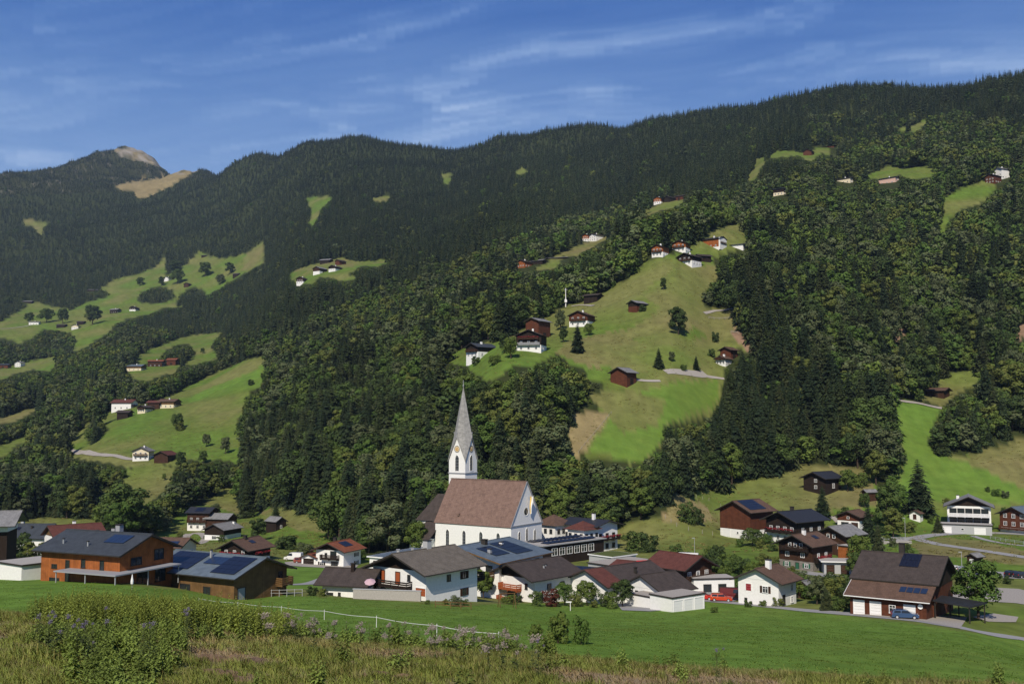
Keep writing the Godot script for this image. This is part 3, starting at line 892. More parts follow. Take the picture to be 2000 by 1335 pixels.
func protect(o: Node3D, w: float, l: float, top: float) -> void:
	var d := Vector2(o.position.x, o.position.z).length()
	foot.append([o.position.x, o.position.z, 0.5 * sqrt(w * w + l * l)])
	var lo := Vector2(99999, 99999)
	var hi := Vector2(-99999, -99999)
	for sx in [-0.5, 0.5]:
		for sz in [-0.5, 0.5]:
			for y in [0.6, top]:
				var q := pix(o.transform * Vector3(sx * w, y, sz * l))
				lo = lo.min(q)
				hi = hi.max(q)
	for y in range(maxi(0, int(lo.y * 0.5)), mini(MH - 1, int(hi.y * 0.5)) + 1):
		for x in range(maxi(0, int(lo.x * 0.5)), mini(MW - 1, int(hi.x * 0.5)) + 1):
			if d > keep[y * MW + x]:
				keep[y * MW + x] = d

# a window, door or gate that stands on a wall: frame > pane, shutters
func opening(parent: Node, fr: Array, s: float, y: float, w: float, h: float, style: String) -> void:
	var c: Vector3 = fr[0] + fr[1] * s + Vector3(0, y, 0)
	var rt: Vector3 = fr[1]
	var out: Vector3 = fr[2]
	var kind := style.get_slice(":", 0)
	var extra := style.get_slice(":", 1) if ":" in style else ""
	var called := "window"
	if kind == "door" or kind == "garage" or kind == "gate":
		called = {"door": "door", "garage": "garage_door", "gate": "barn_door"}[kind]
	var key := "%s_%.2f_%.2f" % [kind, w, h]
	if not mesh_cache.has(key):
		var t := 0.09
		var f := MB.new()
		var g := MB.new()
		if called == "window":
			f.box(Vector3(-w / 2 + t / 2, h / 2, 0.04), Vector3(t, h, 0.12))
			f.box(Vector3(w / 2 - t / 2, h / 2, 0.04), Vector3(t, h, 0.12))
			f.box(Vector3(0, h - t / 2, 0.042), Vector3(w - 2 * t, t, 0.12))
			f.box(Vector3(0, t / 2, 0.06), Vector3(w + 0.1, t, 0.18))
			if w > 0.9:
				f.box(Vector3(0, h / 2, 0.03), Vector3(0.06, h - 2 * t, 0.09))
			if h > 1.0 and kind == "w":
				f.box(Vector3(0, h * 0.66, 0.025), Vector3(w - 2 * t, 0.05, 0.08))
			g.quad(Vector3(-w / 2 + t, t, 0.015), Vector3(w / 2 - t, t, 0.015), Vector3(w / 2 - t, h - t, 0.015), Vector3(-w / 2 + t, h - t, 0.015))
		elif called == "door":
			f.box(Vector3(-w / 2 - t / 2, h / 2, 0.04), Vector3(t, h, 0.1))
			f.box(Vector3(w / 2 + t / 2, h / 2, 0.04), Vector3(t, h, 0.1))
			f.box(Vector3(0, h + t / 2, 0.04), Vector3(w + 2 * t, t, 0.1))
			g.box(Vector3(0, h / 2, 0.01), Vector3(w, h, 0.05))
		else:
			f.box(Vector3(0, h + 0.06, 0.04), Vector3(w + 0.24, 0.12, 0.1))
			f.box(Vector3(-w / 2 - 0.06, h / 2, 0.04), Vector3(0.12, h, 0.1))
			f.box(Vector3(w / 2 + 0.06, h / 2, 0.04), Vector3(0.12, h, 0.1))
			var rows := maxi(3, int(h / 0.5))
			for i in rows:
				g.box(Vector3(0, (i + 0.5) * h / rows, 0.0), Vector3(w, h / rows - 0.03, 0.06))
		mesh_cache[key] = [f.done(), g.done()]
	var fm := "white_paint"
	var gm := "glass"
	match kind:
		"d": fm = "dark_trim"
		"door": gm = extra if extra else "brown_wood"; fm = "dark_trim"
		"garage": gm = extra if extra else "white_paint"; fm = "white_paint"
		"gate": gm = extra if extra else "dark_wood"; fm = "dark_trim"
	var b := Basis(rt, Vector3.UP, out)
	var o := part(called, mesh_cache[key][0], parent, mats[fm], c)
	o.basis = b
	part("pane" if called == "window" else "leaf", mesh_cache[key][1], o, mats[gm])
	if called == "window" and extra:
		for sd in [-1, 1]:
			var sk := "shutter_%.2f" % h
			if not mesh_cache.has(sk):
				var sm := MB.new()
				sm.box(Vector3(0, h / 2, 0.05), Vector3(0.48, h, 0.05))
				for i in int(h / 0.25):
					sm.box(Vector3(0, 0.15 + i * 0.25, 0.08), Vector3(0.38, 0.05, 0.02))
				mesh_cache[sk] = sm.done()
			part("shutter", mesh_cache[sk], o, mats[extra], Vector3(sd * (w / 2 + 0.27), 0, 0))

func balcony(parent: Node, fr: Array, y: float, s0: float, s1: float, depth: float, m: String, flowers := false) -> void:
	var rt: Vector3 = fr[1]
	var out: Vector3 = fr[2]
	var b := Basis(rt, Vector3.UP, out)
	var w := s1 - s0
	var c: Vector3 = fr[0] + rt * (s0 + s1) * 0.5 + Vector3(0, y, 0)
	var f := MB.new()
	f.box(Vector3(0, -0.1, depth / 2), Vector3(w, 0.2, depth))
	for k in maxi(2, int(w / 2.5)) + 1:
		f.box(Vector3(-w / 2 + 0.15 + (w - 0.3) * k / maxi(2, int(w / 2.5)), -0.32, depth / 2), Vector3(0.16, 0.24, depth * 0.96))
	var o := part("balcony", f.done(), parent, mats[m], c)
	o.basis = b
	for k in maxi(2, int(w / 1.6)) + 1:
		var post := MB.new()
		post.box(Vector3(-w / 2 + 0.06 + (w - 0.12) * k / maxi(2, int(w / 1.6)), 0.5, depth - 0.07), Vector3(0.09, 1.0, 0.09))
		part("railing_post", post.done(), o, mats[m])
	for k in 3:
		var bd := MB.new()
		bd.box(Vector3(0, 0.22 + k * 0.34, depth - 0.005), Vector3(w, 0.24, 0.05))
		for sd in [-1, 1]:
			bd.box(Vector3(sd * (w / 2 - 0.025), 0.22 + k * 0.34, depth / 2), Vector3(0.05, 0.24, depth - 0.06))
		part("railing_board", bd.done(), o, mats[m])
	if flowers:
		var fl := MB.new()
		var r := RandomNumberGenerator.new()
		r.seed = int(w * 100)
		for k in int(w * 22):
			var p := Vector3(r.randf_range(-w / 2, w / 2), 1.02 + r.randf_range(-0.3, 0.28), depth + 0.12 + r.randf_range(-0.14, 0.16))
			var e := Basis.from_euler(Vector3(r.randf() * 6, r.randf() * 6, r.randf() * 6))
			fl.quad(p - e.x * 0.1 - e.y * 0.1, p + e.x * 0.1 - e.y * 0.1, p + e.x * 0.1 + e.y * 0.1, p - e.x * 0.1 + e.y * 0.1)
		part("balcony_flowers", fl.done(), o, mats["flowers"])

func solar(parent: Node, w: float, l: float, hw: float, tanp: float, ov: float, a: Array) -> void:
	# a: [side, z0, z1, t0, t1, columns, rows, material]; t runs up the slope from the eave to the ridge
	var side: float = a[0]
	var half := w / 2 + ov
	var gap := 0.04
	for i in int(a[5]):
		for j in int(a[6]):
			var za := lerpf(a[1], a[2], float(i) / a[5]) * l / 2 + gap / 2
			var zb := lerpf(a[1], a[2], float(i + 1) / a[5]) * l / 2 - gap / 2
			var ta := lerpf(a[3], a[4], float(j) / a[6]) + 0.004
			var tb := lerpf(a[3], a[4], float(j + 1) / a[6]) - 0.004
			var xa := half * (1.0 - ta) * side
			var xb := half * (1.0 - tb) * side
			var ya := hw + (w / 2 - absf(xa)) * tanp + 0.42
			var yb := hw + (w / 2 - absf(xb)) * tanp + 0.42
			var m := MB.new()
			if side > 0:
				m.slab(Vector3(xa, ya, zb), Vector3(xa, ya, za), Vector3(xb, yb, za), Vector3(xb, yb, zb), 0.06)
			else:
				m.slab(Vector3(xa, ya, za), Vector3(xa, ya, zb), Vector3(xb, yb, zb), Vector3(xb, yb, za), 0.06)
			part("solar_panel", m.done(), parent, mats[a[7] if a.size() > 7 else "solar_dark"])

func house(called: String, label: String, cat: String, at: Vector3, app: float, w: float, l: float, hw: float, pitch: float, o: Dictionary) -> Node3D:
	# app: how far, in degrees, the front gable is turned to the right of the line of sight towards the camera; the long side in view is always R (+x)
	if app > 0.0:
		app -= 180.0
		o = o.duplicate(true)
		for key in ["wins", "grid", "balc"]:
			for q in o.get(key, []):
				q[0] = {"F": "B", "B": "F", "R": "R", "L": "L"}[q[0]]
		for q in o.get("solar", []):
			var z1: float = q[1]
			q[1] = -q[2]
			q[2] = -z1
		for q in o.get("chim", []):
			q[1] = -q[1]
		var rk: float = o.get("rake", 1.0)
		o["rake"] = o.get("rake_back", rk)
		o["rake_back"] = rk
	var yaw := deg_to_rad(app) - atan2(at.x, -at.z)
	var root := thing(called, label, cat, at + Vector3(0, o.get("dy", 0.0), 0), yaw, o.get("group", ""))
	var tanp := tan(deg_to_rad(pitch))
	var ridge := hw + w / 2 * tanp
	var low: String = o.get("low", "white_plaster")
	var up: String = o.get("up", low)
	var gab: String = o.get("gable", up)
	var split: float = o.get("split", hw if up == low else hw * 0.45)
	var x := w / 2
	var z := l / 2
	var wm := MB.new()
	var um := MB.new()
	var gm := MB.new()
	for k in [[-x, z, x, z], [x, z, x, -z], [x, -z, -x, -z], [-x, -z, -x, z]]:
		wm.quad(Vector3(k[0], -4, k[1]), Vector3(k[2], -4, k[3]), Vector3(k[2], split, k[3]), Vector3(k[0], split, k[1]))
		if split < hw - 0.01:
			var j := 1.0 + 0.06 / x
			um.quad(Vector3(k[0] * j, split, k[1] * j), Vector3(k[2] * j, split, k[3] * j), Vector3(k[2] * j, hw, k[3] * j), Vector3(k[0] * j, hw, k[1] * j))
	var jz := z + 0.05
	var jx := x + (0.05 if split < hw - 0.01 else 0.0)
	gm.tri(Vector3(-jx, hw, jz), Vector3(jx, hw, jz), Vector3(0, ridge, jz))
	var gb := MB.new()
	gb.tri(Vector3(jx, hw, -jz), Vector3(-jx, hw, -jz), Vector3(0, ridge, -jz))
	part("wall", wm.done(), root, mats[low])
	if split < hw - 0.01:
		part("upper_wall", um.done(), root, mats[up])
	part("gable", gm.done(), root, mats[gab])
	part("gable", gb.done(), root, mats[gab])
	# roof
	var oe: float = o.get("eave", 0.9)
	var og: float = o.get("rake", 1.0)
	var rm := MB.new()
	var t := 0.24
	var ex := x + oe
	var ey := hw - oe * tanp + 0.28
	var ry := ridge + 0.28
	var zf := z + og
	var zb := z + float(o.get("rake_back", og))
	rm.slab(Vector3(ex, ey, zf), Vector3(ex, ey, -zb), Vector3(0, ry, -zb), Vector3(0, ry, zf), t)
	rm.slab(Vector3(-ex, ey, -zb), Vector3(-ex, ey, zf), Vector3(0, ry, zf), Vector3(0, ry, -zb), t)
	rm.box(Vector3(0, ry + 0.02, (zf - zb) / 2), Vector3(0.32, 0.14, zf + zb))
	var roof := part("roof", rm.done(), root, mats[o.get("roof", "roof_grey")])
	var fa := MB.new()
	for s in [1, -1]:
		# bargeboards and gutters
		for e in [[zf + 0.03], [-zb - 0.03]]:
			var mid := Vector3(s * ex / 2, (ey + ry) / 2 - 0.16, e[0])
			var dir := Vector3(s * ex, ey - ry, 0)
			var xx := dir.normalized()
			fa.box(mid, Vector3(dir.length(), 0.26, 0.05), Basis(xx, Vector3(-xx.y, xx.x, 0) if s > 0 else Vector3(xx.y, -xx.x, 0), Vector3(0, 0, 1)))
		fa.box(Vector3(s * (ex + 0.07), ey - 0.1, (zf - zb) / 2), Vector3(0.12, 0.12, zf + zb))
	part("bargeboard", fa.done(), roof, mats[o.get("trim", "dark_trim")])
	for ch in o.get("chim", []):
		var cx: float = ch[0] * x
		var cy := hw + (x - absf(cx)) * tanp
		var hh: float = ch[2]
		var cw: float = ch[3] if ch.size() > 3 else 0.7
		var cm := MB.new()
		cm.box(Vector3(cx, cy + hh / 2 - 0.2, ch[1] * z), Vector3(cw, hh + 0.8, cw))
		var cn := part("chimney", cm.done(), roof, mats[ch[4] if ch.size() > 4 else "grey_plaster"])
		var cc := MB.new()
		cc.box(Vector3(cx, cy + hh + 0.28, ch[1] * z), Vector3(cw + 0.2, 0.12, cw + 0.2))
		part("chimney_cap", cc.done(), cn, mats["dark_trim"])
	for s in o.get("solar", []):
		solar(roof, w, l, hw, tanp, oe, s)
	for q in o.get("wins", []):   # [face, along, height above ground, width, height, style]
		opening(root, face_frame(q[0], w if q[0] in ["F", "B"] and q[2] < split else w + 0.12 if split < hw - 0.01 else w, l + (0.12 if q[2] > split - 0.1 else 0.0)), q[1], q[2], q[3], q[4], q[5] if q.size() > 5 else "w")
	for q in o.get("grid", []):   # [face, columns, storeys, sill of the first, storey height, width, height, style]
		var fr := face_frame(q[0], w + 0.12, l + 0.12)
		for i in int(q[1]):
			for j in int(q[2]):
				opening(root, fr, (float(i) + 0.5) / q[1] * fr[3] * 0.9 - fr[3] * 0.45, q[3] + j * q[4], q[5], q[6], q[7] if q.size() > 7 else "w")
	for q in o.get("balc", []):   # [face, height, from, to, depth, material, flowers]
		balcony(root, face_frame(q[0], w + 0.1, l + 0.1), q[1], q[2], q[3], q[4], q[5], q.size() > 6)
	protect(root, w + 1.2, l + 1.2, ridge)
	return root

# a flat-roofed block
func block(called: String, label: String, cat: String, at: Vector3, app: float, w: float, l: float, h: float, wall: String, top: String, o := {}) -> Node3D:
	var root := thing(called, label, cat, at, deg_to_rad(app) - atan2(at.x, -at.z), o.get("group", ""))
	var m := MB.new()
	m.box(Vector3(0, h / 2 - 2, 0), Vector3(w, h + 4, l))
	part("wall", m.done(), root, mats[wall])
	var ov: float = o.get("over", 0.25)
	var r := MB.new()
	r.box(Vector3(0, h + 0.13, 0), Vector3(w + 2 * ov, 0.26, l + 2 * ov))
	var rn := part("roof", r.done(), root, mats[o.get("trim", "dark_trim")])
	var tp := MB.new()
	tp.quad(Vector3(-w / 2 - ov + 0.12, h + 0.268, l / 2 + ov - 0.12), Vector3(w / 2 + ov - 0.12, h + 0.268, l / 2 + ov - 0.12), Vector3(w / 2 + ov - 0.12, h + 0.268, -l / 2 - ov + 0.12), Vector3(-w / 2 - ov + 0.12, h + 0.268, -l / 2 - ov + 0.12))
	part("roof_covering", tp.done(), rn, mats[top])
	for q in o.get("wins", []):
		opening(root, face_frame(q[0], w, l), q[1], q[2], q[3], q[4], q[5] if q.size() > 5 else "w")
	for q in o.get("balc", []):
		balcony(root, face_frame(q[0], w, l), q[1], q[2], q[3], q[4], q[5])
	for q in o.get("panels", []):   # [x0, x1, z0, z1, columns, rows, material]
		for i in int(q[4]):
			for j in int(q[5]):
				var a := lerpf(q[0], q[1], float(i) / q[4]) + 0.05
				var b := lerpf(q[0], q[1], float(i + 1) / q[4]) - 0.05
				var c := lerpf(q[2], q[3], float(j) / q[5]) + 0.05
				var d := lerpf(q[2], q[3], float(j + 1) / q[5]) - 0.05
				var pm := MB.new()
				pm.slab(Vector3(a, h + 0.45, d), Vector3(b, h + 0.45, d), Vector3(b, h + 0.75, c), Vector3(a, h + 0.75, c), 0.06)
				part("solar_panel", pm.done(), rn, mats[q[6]])
	protect(root, w, l, h)
	return root

# a canopy on posts; corners in the frame of the node
func canopy(called: String, label: String, at: Vector3, app: float, w: float, l: float, h: float, top: String) -> Node3D:
	var root := thing(called, label, "carport", at, deg_to_rad(app) - atan2(at.x, -at.z))
	var m := MB.new()
	m.box(Vector3(0, h, 0), Vector3(w, 0.26, l), Basis(Vector3(1, 0, 0), 0.04))
	part("roof", m.done(), root, mats[top])
	for sx in [-1, 1]:
		for sz in [-1, 1]:
			var p := MB.new()
			p.box(Vector3(sx * (w / 2 - 0.3), h / 2 - 0.6, sz * (l / 2 - 0.3)), Vector3(0.16, h + 1.0, 0.16))
			part("post", p.done(), root, mats["dark_trim"])
	protect(root, w, l, h)
	return root

func make_village() -> void:
	var h: Node3D
	# -- orange timber house
	h = house("timber_house", "modern orange timber house with slate roof and one rooftop solar panel", "house", at_d(213, 173), 45, 12, 17, 5.6, 21, {
		"low": "orange_wood", "roof": "roof_slate", "eave": 1.1, "rake": 1.0, "dy": -0.2,
		"chim": [[-0.25, 0.1, 1.6, 0.9, "grey_paint"], [0.75, -0.62, 0.8, 0.18, "metal"], [0.8, 0.05, 0.8, 0.18, "metal"]],
		"solar": [[1, 0.28, 0.78, 0.5, 0.86, 4, 1, "solar_blue"]],
		"wins": [["R", -5.5, 2.6, 1.2, 0.7, "d"], ["R", -2.6, 0.1, 0.9, 4.0, "d"], ["R", 0.8, 3.0, 0.9, 1.4, "d"], ["R", 4.8, 2.8, 0.9, 1.6, "d"], ["R", -5.4, 0.0, 2.2, 1.1, "d"],
			["F", -2.5, 3.4, 2.4, 1.3, "d"], ["F", 2.6, 3.7, 2.2, 1.8, "d"], ["F", -1.0, 0.1, 2.6, 2.3, "d"], ["F", 3.0, 0.1, 2.4, 2.2, "d"]]})
	var cn := MB.new()
	cn.box(Vector3(7.6, 2.75, -3.2), Vector3(3.4, 0.2, 10.6))
	cn.box(Vector3(2.0, 2.75, -9.7), Vector3(14.6, 0.2, 2.4))
	part("porch_roof", cn.done(), h, mats["grey_paint"])
	for p in [Vector3(9.0, 1.2, 1.8), Vector3(9.0, 1.2, -4.4), Vector3(9.0, 1.2, -10.6), Vector3(2.0, 1.2, -10.6), Vector3(-5.0, 1.2, -10.6)]:
		var pm := MB.new()
		pm.box(p, Vector3(0.14, 3.0, 0.14))
		part("porch_post", pm.done(), h, mats["metal"])
	block("garage", "white flat-roofed garage beside the orange timber house", "garage", at_d(70, 178), 30, 9, 8, 2.9, "white_plaster", "concrete", {"wins": [["F", 0.5, 0.3, 2.6, 2.1, "garage:grey_paint"]]})
	# -- barn-like timber house with three solar fields
	h = house("timber_house", "long timber house with grey-blue roof and three solar fields", "house", at_d(431, 178), 45, 12.5, 19, 4.3, 19.5, {
		"low": "tan_wood", "roof": "roof_steel", "eave": 1.2, "rake": 1.2,
		"chim": [[0.25, -0.05, 1.3, 0.3, "metal"]],
		"solar": [[1, -0.95, -0.15, 0.2, 0.94, 6, 3], [1, -0.02, 0.42, 0.5, 0.82, 4, 1, "solar_blue"], [1, 0.42, 0.98, 0.16, 0.9, 4, 4]],
		"wins": [["R", 3.5, 0.2, 1.6, 2.1, "d"], ["R", -1.5, 0.2, 2.4, 2.2, "d"], ["R", -5.5, 0.3, 2.0, 1.8, "d"], ["F", -4.6, 0.1, 1.6, 2.2, "door:grey_paint"], ["F", 4.6, 2.2, 1.0, 1.6, "d"]],
		"balc": [["F", 1.9, 3.4, 6.2, 1.5, "tan_wood"]]})
	# -- white house with seamed roof
	h = house("chalet", "large white chalet with ribbed grey-brown roof and rust-coloured shutters", "house", at_d(832, 183), -42, 12.4, 13.5, 5.9, 21.5, {
		"low": "white_plaster", "gable": "dark_wood", "roof": "roof_grey", "eave": 1.5, "rake": 1.9, "rake_back": 1.2, "dy": 0.1,
		"chim": [[-0.05, -0.1, 1.5, 1.1]],
		"wins": [["F", -3.9, 3.2, 1.0, 2.1, "door:rust_shutter"], ["F", -0.3, 3.2, 1.0, 2.1, "door:rust_shutter"], ["F", 2.3, 4.0, 0.7, 1.1, "d"], ["F", 5.0, 1.8, 2.2, 1.3, "garage:rust_shutter"],
			["F", -3.6, 0.9, 1.3, 1.3, "d"], ["F", -0.8, 0.8, 1.4, 1.3, "d"], ["F", 1.7, 0.8, 1.4, 1.3, "d"], ["F", 4.9, 0.0, 1.2, 0.5, "d"],
			["R", 3.2, 3.6, 1.2, 1.3, "d:brown_wood"], ["R", 3.2, 0.7, 1.2, 1.3, "d:brown_wood"], ["R", -1.0, 3.6, 1.0, 1.2, "d"]],
		"balc": [["F", 3.0, -6.0, 3.1, 1.5, "dark_wood"], ["B", 3.0, -6.0, 6.0, 2.4, "dark_wood"]]})
	var seams := MB.new()
	var tp := tan(deg_to_rad(21.5))
	for i in 27:
		var zz := -7.8 + i * 0.62
		for s in [1, -1]:
			var a := Vector3(s * 7.7, 5.9 - 1.5 * tp + 0.29, zz)
			var b := Vector3(0, 5.9 + 6.2 * tp + 0.29, zz)
			var dr := (b - a).normalized()
			seams.box((a + b) / 2, Vector3(0.06, 0.07, (b - a).length()), Basis(Vector3(0, 0, 1), dr.cross(Vector3(0, 0, 1)) * s, dr))
	part("roof_seams", seams.done(), h.get_node("roof"), mats["roof_grey"])
	h = house("annex", "low white annex with dark tile roof beside the ribbed-roof chalet", "house", at_d(690, 181), 66, 7.2, 8.0, 2.7, 27, {
		"low": "white_plaster", "gable": "dark_wood", "roof": "roof_umber", "eave": 1.0, "rake": 1.2, "dy": 0.1, "chim": [[0.2, 0.1, 1.3, 0.6, "dark_wood"]],
		"wins": [["R", -2.6, 0.5, 1.3, 0.6, "d"], ["R", -0.8, 0.5, 0.5, 0.7, "d"], ["F", 0.5, 0.1, 1.1, 2.1, "door"]]})
	var tw := thing("terrace_wall", "low pale concrete retaining wall below the ribbed-roof chalet", "wall", at_d(757, 172))
	tw.rotation.y = -0.18
	var twm := MB.new()
	twm.box(Vector3(0, 0.3, 0), Vector3(11.6, 2.6, 0.35))
	part("wall", twm.done(), tw, mats["concrete"])
	var twc := MB.new()
	twc.box(Vector3(0, 1.66, 0), Vector3(11.8, 0.1, 0.5))
	part("coping", twc.done(), tw, mats["grey_plaster"])
	# -- grey-blue solar roof guest house and flat building behind
	h = house("guest_house", "guest house with pale metal roof, two solar fields and timber eaves", "house", at_d(944, 218), -34, 19, 17, 6.2, 13, {
		"low": "white_plaster", "up": "white_plaster", "roof": "roof_steel", "trim": "tan_wood", "eave": 1.6, "rake": 2.0, "dy": 2.0,
		"chim": [[0.15, 0.2, 1.0, 1.0, "dark_trim"], [0.62, 0.75, 0.9, 0.7, "grey_paint"], [0.3, -0.3, 0.5, 0.7, "white_paint"]],
		"solar": [[1, 0.2, 0.8, 0.3, 0.75, 5, 3], [1, -0.7, 0.05, 0.22, 0.85, 6, 4]],
		"grid": [["F", 6, 2, 0.6, 2.9, 1.5, 1.7, "d"], ["R", 5, 2, 0.8, 2.9, 1.4, 1.5, "d"]],
		"balc": [["F", 3.1, -8.5, 8.5, 1.8, "tan_wood"]]})
	block("apartment_block", "white block with flat blue-grey roof and vents behind the ribbed-roof chalet", "building", at_d(796, 244), -36, 9, 17, 6.3, "white_plaster", "roof_steel", {"over": 0.5, "trim": "white_paint",
		"wins": [["F", -2, 3.4, 2.8, 2.2, "d"], ["F", 2.2, 3.4, 2.6, 2.2, "d"], ["F", -2, 0.6, 2.6, 1.8, "d"]]})
	for k in [[778, 240], [806, 246], [826, 249], [834, 250]]:
		var vp := at_d(k[0], k[1])
		var vn := thing("roof_vent", "steel vent box standing on the flat blue-grey roof", "vent", vp + Vector3(0, 6.55, 0), 0.0, "vents on the flat blue-grey roof")
		var vm := MB.new()
		vm.box(Vector3(0, 0.5, 0), Vector3(0.6, 1.0, 0.6))
		part("duct", vm.done(), vn, mats["metal"])
		var vc := MB.new()
		vc.box(Vector3(0, 1.06, 0), Vector3(0.85, 0.12, 0.85))
		part("cap", vc.done(), vn, mats["grey_paint"])
	# -- dark brown roof
	h = house("chalet", "white chalet with plain dark brown roof and small rust-coloured balcony", "house", at_d(1043, 209), -42, 11.5, 12.5, 5.2, 22, {
		"low": "white_plaster", "gable": "dark_wood", "roof": "roof_umber", "eave": 1.1, "rake": 1.9,
		"chim": [[0.55, 0.1, 0.6, 0.25, "metal"], [0.45, -0.1, 0.3, 0.25, "metal"]],
		"wins": [["F", -0.2, 0.7, 2.4, 1.5, "d"], ["F", 3.6, 3.0, 0.7, 1.2, "d"], ["F", -3.8, 0.6, 0.9, 1.2, "d"], ["R", 2.0, 2.6, 1.2, 1.3, "d"], ["R", -2.0, 2.6, 1.2, 1.3, "d"], ["R", -4.6, 0.2, 1.6, 2.3, "d"]],
		"balc": [["F", 2.9, -2.6, 2.4, 1.5, "rust_shutter"], ["F", 0.4, -3.0, 2.4, 1.6, "rust_shutter"]]})
	# -- long house with the two-tone roof
	h = house("long_house", "long white house with dark roof whose front end is reddish tile", "house", at_d(1207, 211), -43, 11.0, 18, 4.3, 23, {
		"low": "white_plaster", "gable": "white_plaster", "roof": "roof_umber", "eave": 1.0, "rake": 0.9, "chim": [[0.62, -0.15, 1.2, 0.5, "dark_trim"]],
		"wins": [["R", 1.5, 1.6, 0.9, 1.5, "d"], ["R", -0.8, 1.4, 0.9, 1.9, "d"], ["R", 4.5, 1.6, 0.9, 1.3, "d"], ["F", -2.2, 2.0, 1.2, 1.2, "d"], ["F", 1.8, 2.0, 1.2, 1.2, "d"]]})
	var rt := MB.new()
	var tq := tan(deg_to_rad(23.0))
	for s in [1, -1]:
		var e := Vector3(s * 6.52, 4.3 - 1.0 * tq + 0.30, 9.93)
		var r0 := Vector3(0, 4.3 + 5.5 * tq + 0.31, 9.93)
		var dz := Vector3(0, 0, 5.2)
		if s > 0:
			rt.slab(e, e - dz, r0 - dz, r0, 0.05)
		else:
			rt.slab(e - dz, e, r0, r0 - dz, 0.05)
	part("red_tiled_end", rt.done(), h.get_node("roof"), mats["roof_red"])
	house("side_wing", "white wing with steep dark roof behind the garage terrace", "house", at_d(1283, 203), -43, 9.5, 8.5, 3.4, 25, {
		"low": "white_plaster", "gable": "white_plaster", "roof": "roof_umber", "eave": 1.2, "rake": 0.8, "wins": [["F", -1.5, 0.8, 0.8, 1.9, "d"], ["F", 1.2, 1.0, 0.8, 1.3, "d"]]})
	var at := at_d(1288, 189)
	block("garage", "white triple garage with flat gravel roof below the dark-roofed wing", "garage", at_d(1321, 192), -43, 5.6, 8.6, 2.7, "white_plaster", "gravel", {
		"over": 0.15, "wins": [["R", -2.8, 0.0, 2.3, 2.2, "garage"], ["R", 0.0, 0.0, 2.3, 2.2, "garage"], ["R", 2.8, 0.0, 2.3, 2.2, "garage"]]})
	block("roof_terrace", "flat paved terrace above the driveway next to the triple garage", "terrace", at_d(1279, 197), -43, 7.0, 7.0, 2.2, "white_plaster", "gravel", {"over": 0.1})
	# -- dark red-brown roof behind
	house("wooden_house", "wooden house with red-brown roof behind the long two-tone house", "house", at_d(1328, 228), 50, 9.5, 9.5, 5.4, 24, {
		"low": "white_plaster", "up": "brown_wood", "split": 2.6, "roof": "roof_red", "eave": 1.2, "rake": 1.4, "grid": [["F", 3, 2, 0.7, 2.6, 1.1, 1.2, "w"]], "balc": [["F", 2.8, -4.5, 4.5, 1.2, "brown_wood"]]})
	block("wall_panel", "tall plain white wall panel behind the red-brown roof", "wall", at_d(1344, 240), -10, 4.4, 0.5, 6.5, "white_paint", "white_paint", {"over": 0.05, "trim": "white_paint"})
	block("shed", "low white shed with flat roof behind the two red cars", "shed", at_d(1385, 223), 20, 9, 5, 3.0, "white_plaster", "concrete", {"wins": [["F", -1.5, 0.4, 1.8, 1.6, "d"], ["F", 1.8, 0.4, 1.8, 1.6, "d"]]})
	# -- small white house with red shutter
	house("cottage", "small white house with brown tile roof and one closed red shutter", "house", at_d(1496, 201), -27, 8.4, 7.4, 5.0, 24, {
		"low": "white_plaster", "roof": "roof_brown", "eave": 1.3, "rake": 1.0, "chim": [[0.15, 0.15, 1.6, 0.9, "white_plaster"]],
		"wins": [["F", -2.0, 2.7, 1.1, 1.3, "garage:red_shutter"], ["F", 1.5, 2.6, 1.2, 1.3, "w:brown_wood"], ["F", -2.6, 0.5, 0.6, 0.8, "d"], ["R", 1.8, 2.6, 1.0, 1.2, "w"], ["R", -1.6, 0.4, 1.1, 1.9, "d"], ["R", 1.8, 0.4, 1.0, 1.2, "w"]]})
	# -- wooden farmhouse with stone base
	house("farmhouse", "dark wooden farmhouse on a stone base with brown roof and green shutters", "house", at_d(1572, 264), -32, 9.6, 9.0, 6.4, 24, {
		"low": "stone_wall", "up": "brown_wood", "split": 2.3, "gable": "dark_wood", "roof": "roof_brown", "eave": 1.1, "rake": 1.6, "chim": [[0.1, 0.3, 1.2, 0.8, "white_plaster"]],
		"wins": [["F", -2.6, 0.7, 1.1, 1.1, "w:green_shutter"], ["F", 0.4, 0.3, 0.9, 1.5, "door:green_shutter"], ["F", 3.0, 0.7, 1.1, 1.1, "w:green_shutter"], ["F", -2.4, 3.2, 1.1, 1.2, "w"], ["F", 2.0, 3.2, 1.1, 1.2, "w"],
			["F", -1.6, 5.6, 0.9, 1.1, "w"], ["F", 0.0, 5.6, 0.9, 1.1, "w"], ["F", 1.6, 5.6, 0.9, 1.1, "w"], ["R", 1.5, 3.2, 1.0, 1.2, "w"], ["R", -2.0, 3.2, 1.0, 1.2, "w"]],
		"solar": [[1, -0.45, -0.05, 0.5, 0.75, 2, 1]], "balc": [["F", 5.0, -4.0, 4.0, 1.2, "dark_wood"], ["R", 2.5, -4.0, 2.5, 1.0, "dark_wood", true]]})
	house("farmhouse", "brown wooden house with grey roof above the white carport", "house", at_d(1640, 292), -32, 9.0, 9.0, 5.6, 24, {
		"low": "brown_wood", "roof": "roof_pale", "eave": 1.0, "rake": 1.3, "wins": [["F", -0.9, 4.6, 0.9, 1.1, "w"], ["F", 0.9, 4.6, 0.9, 1.1, "w"], ["F", 2.6, 1.8, 1.1, 1.2, "w"], ["F", -2.6, 1.8, 1.1, 1.2, "w"]]})
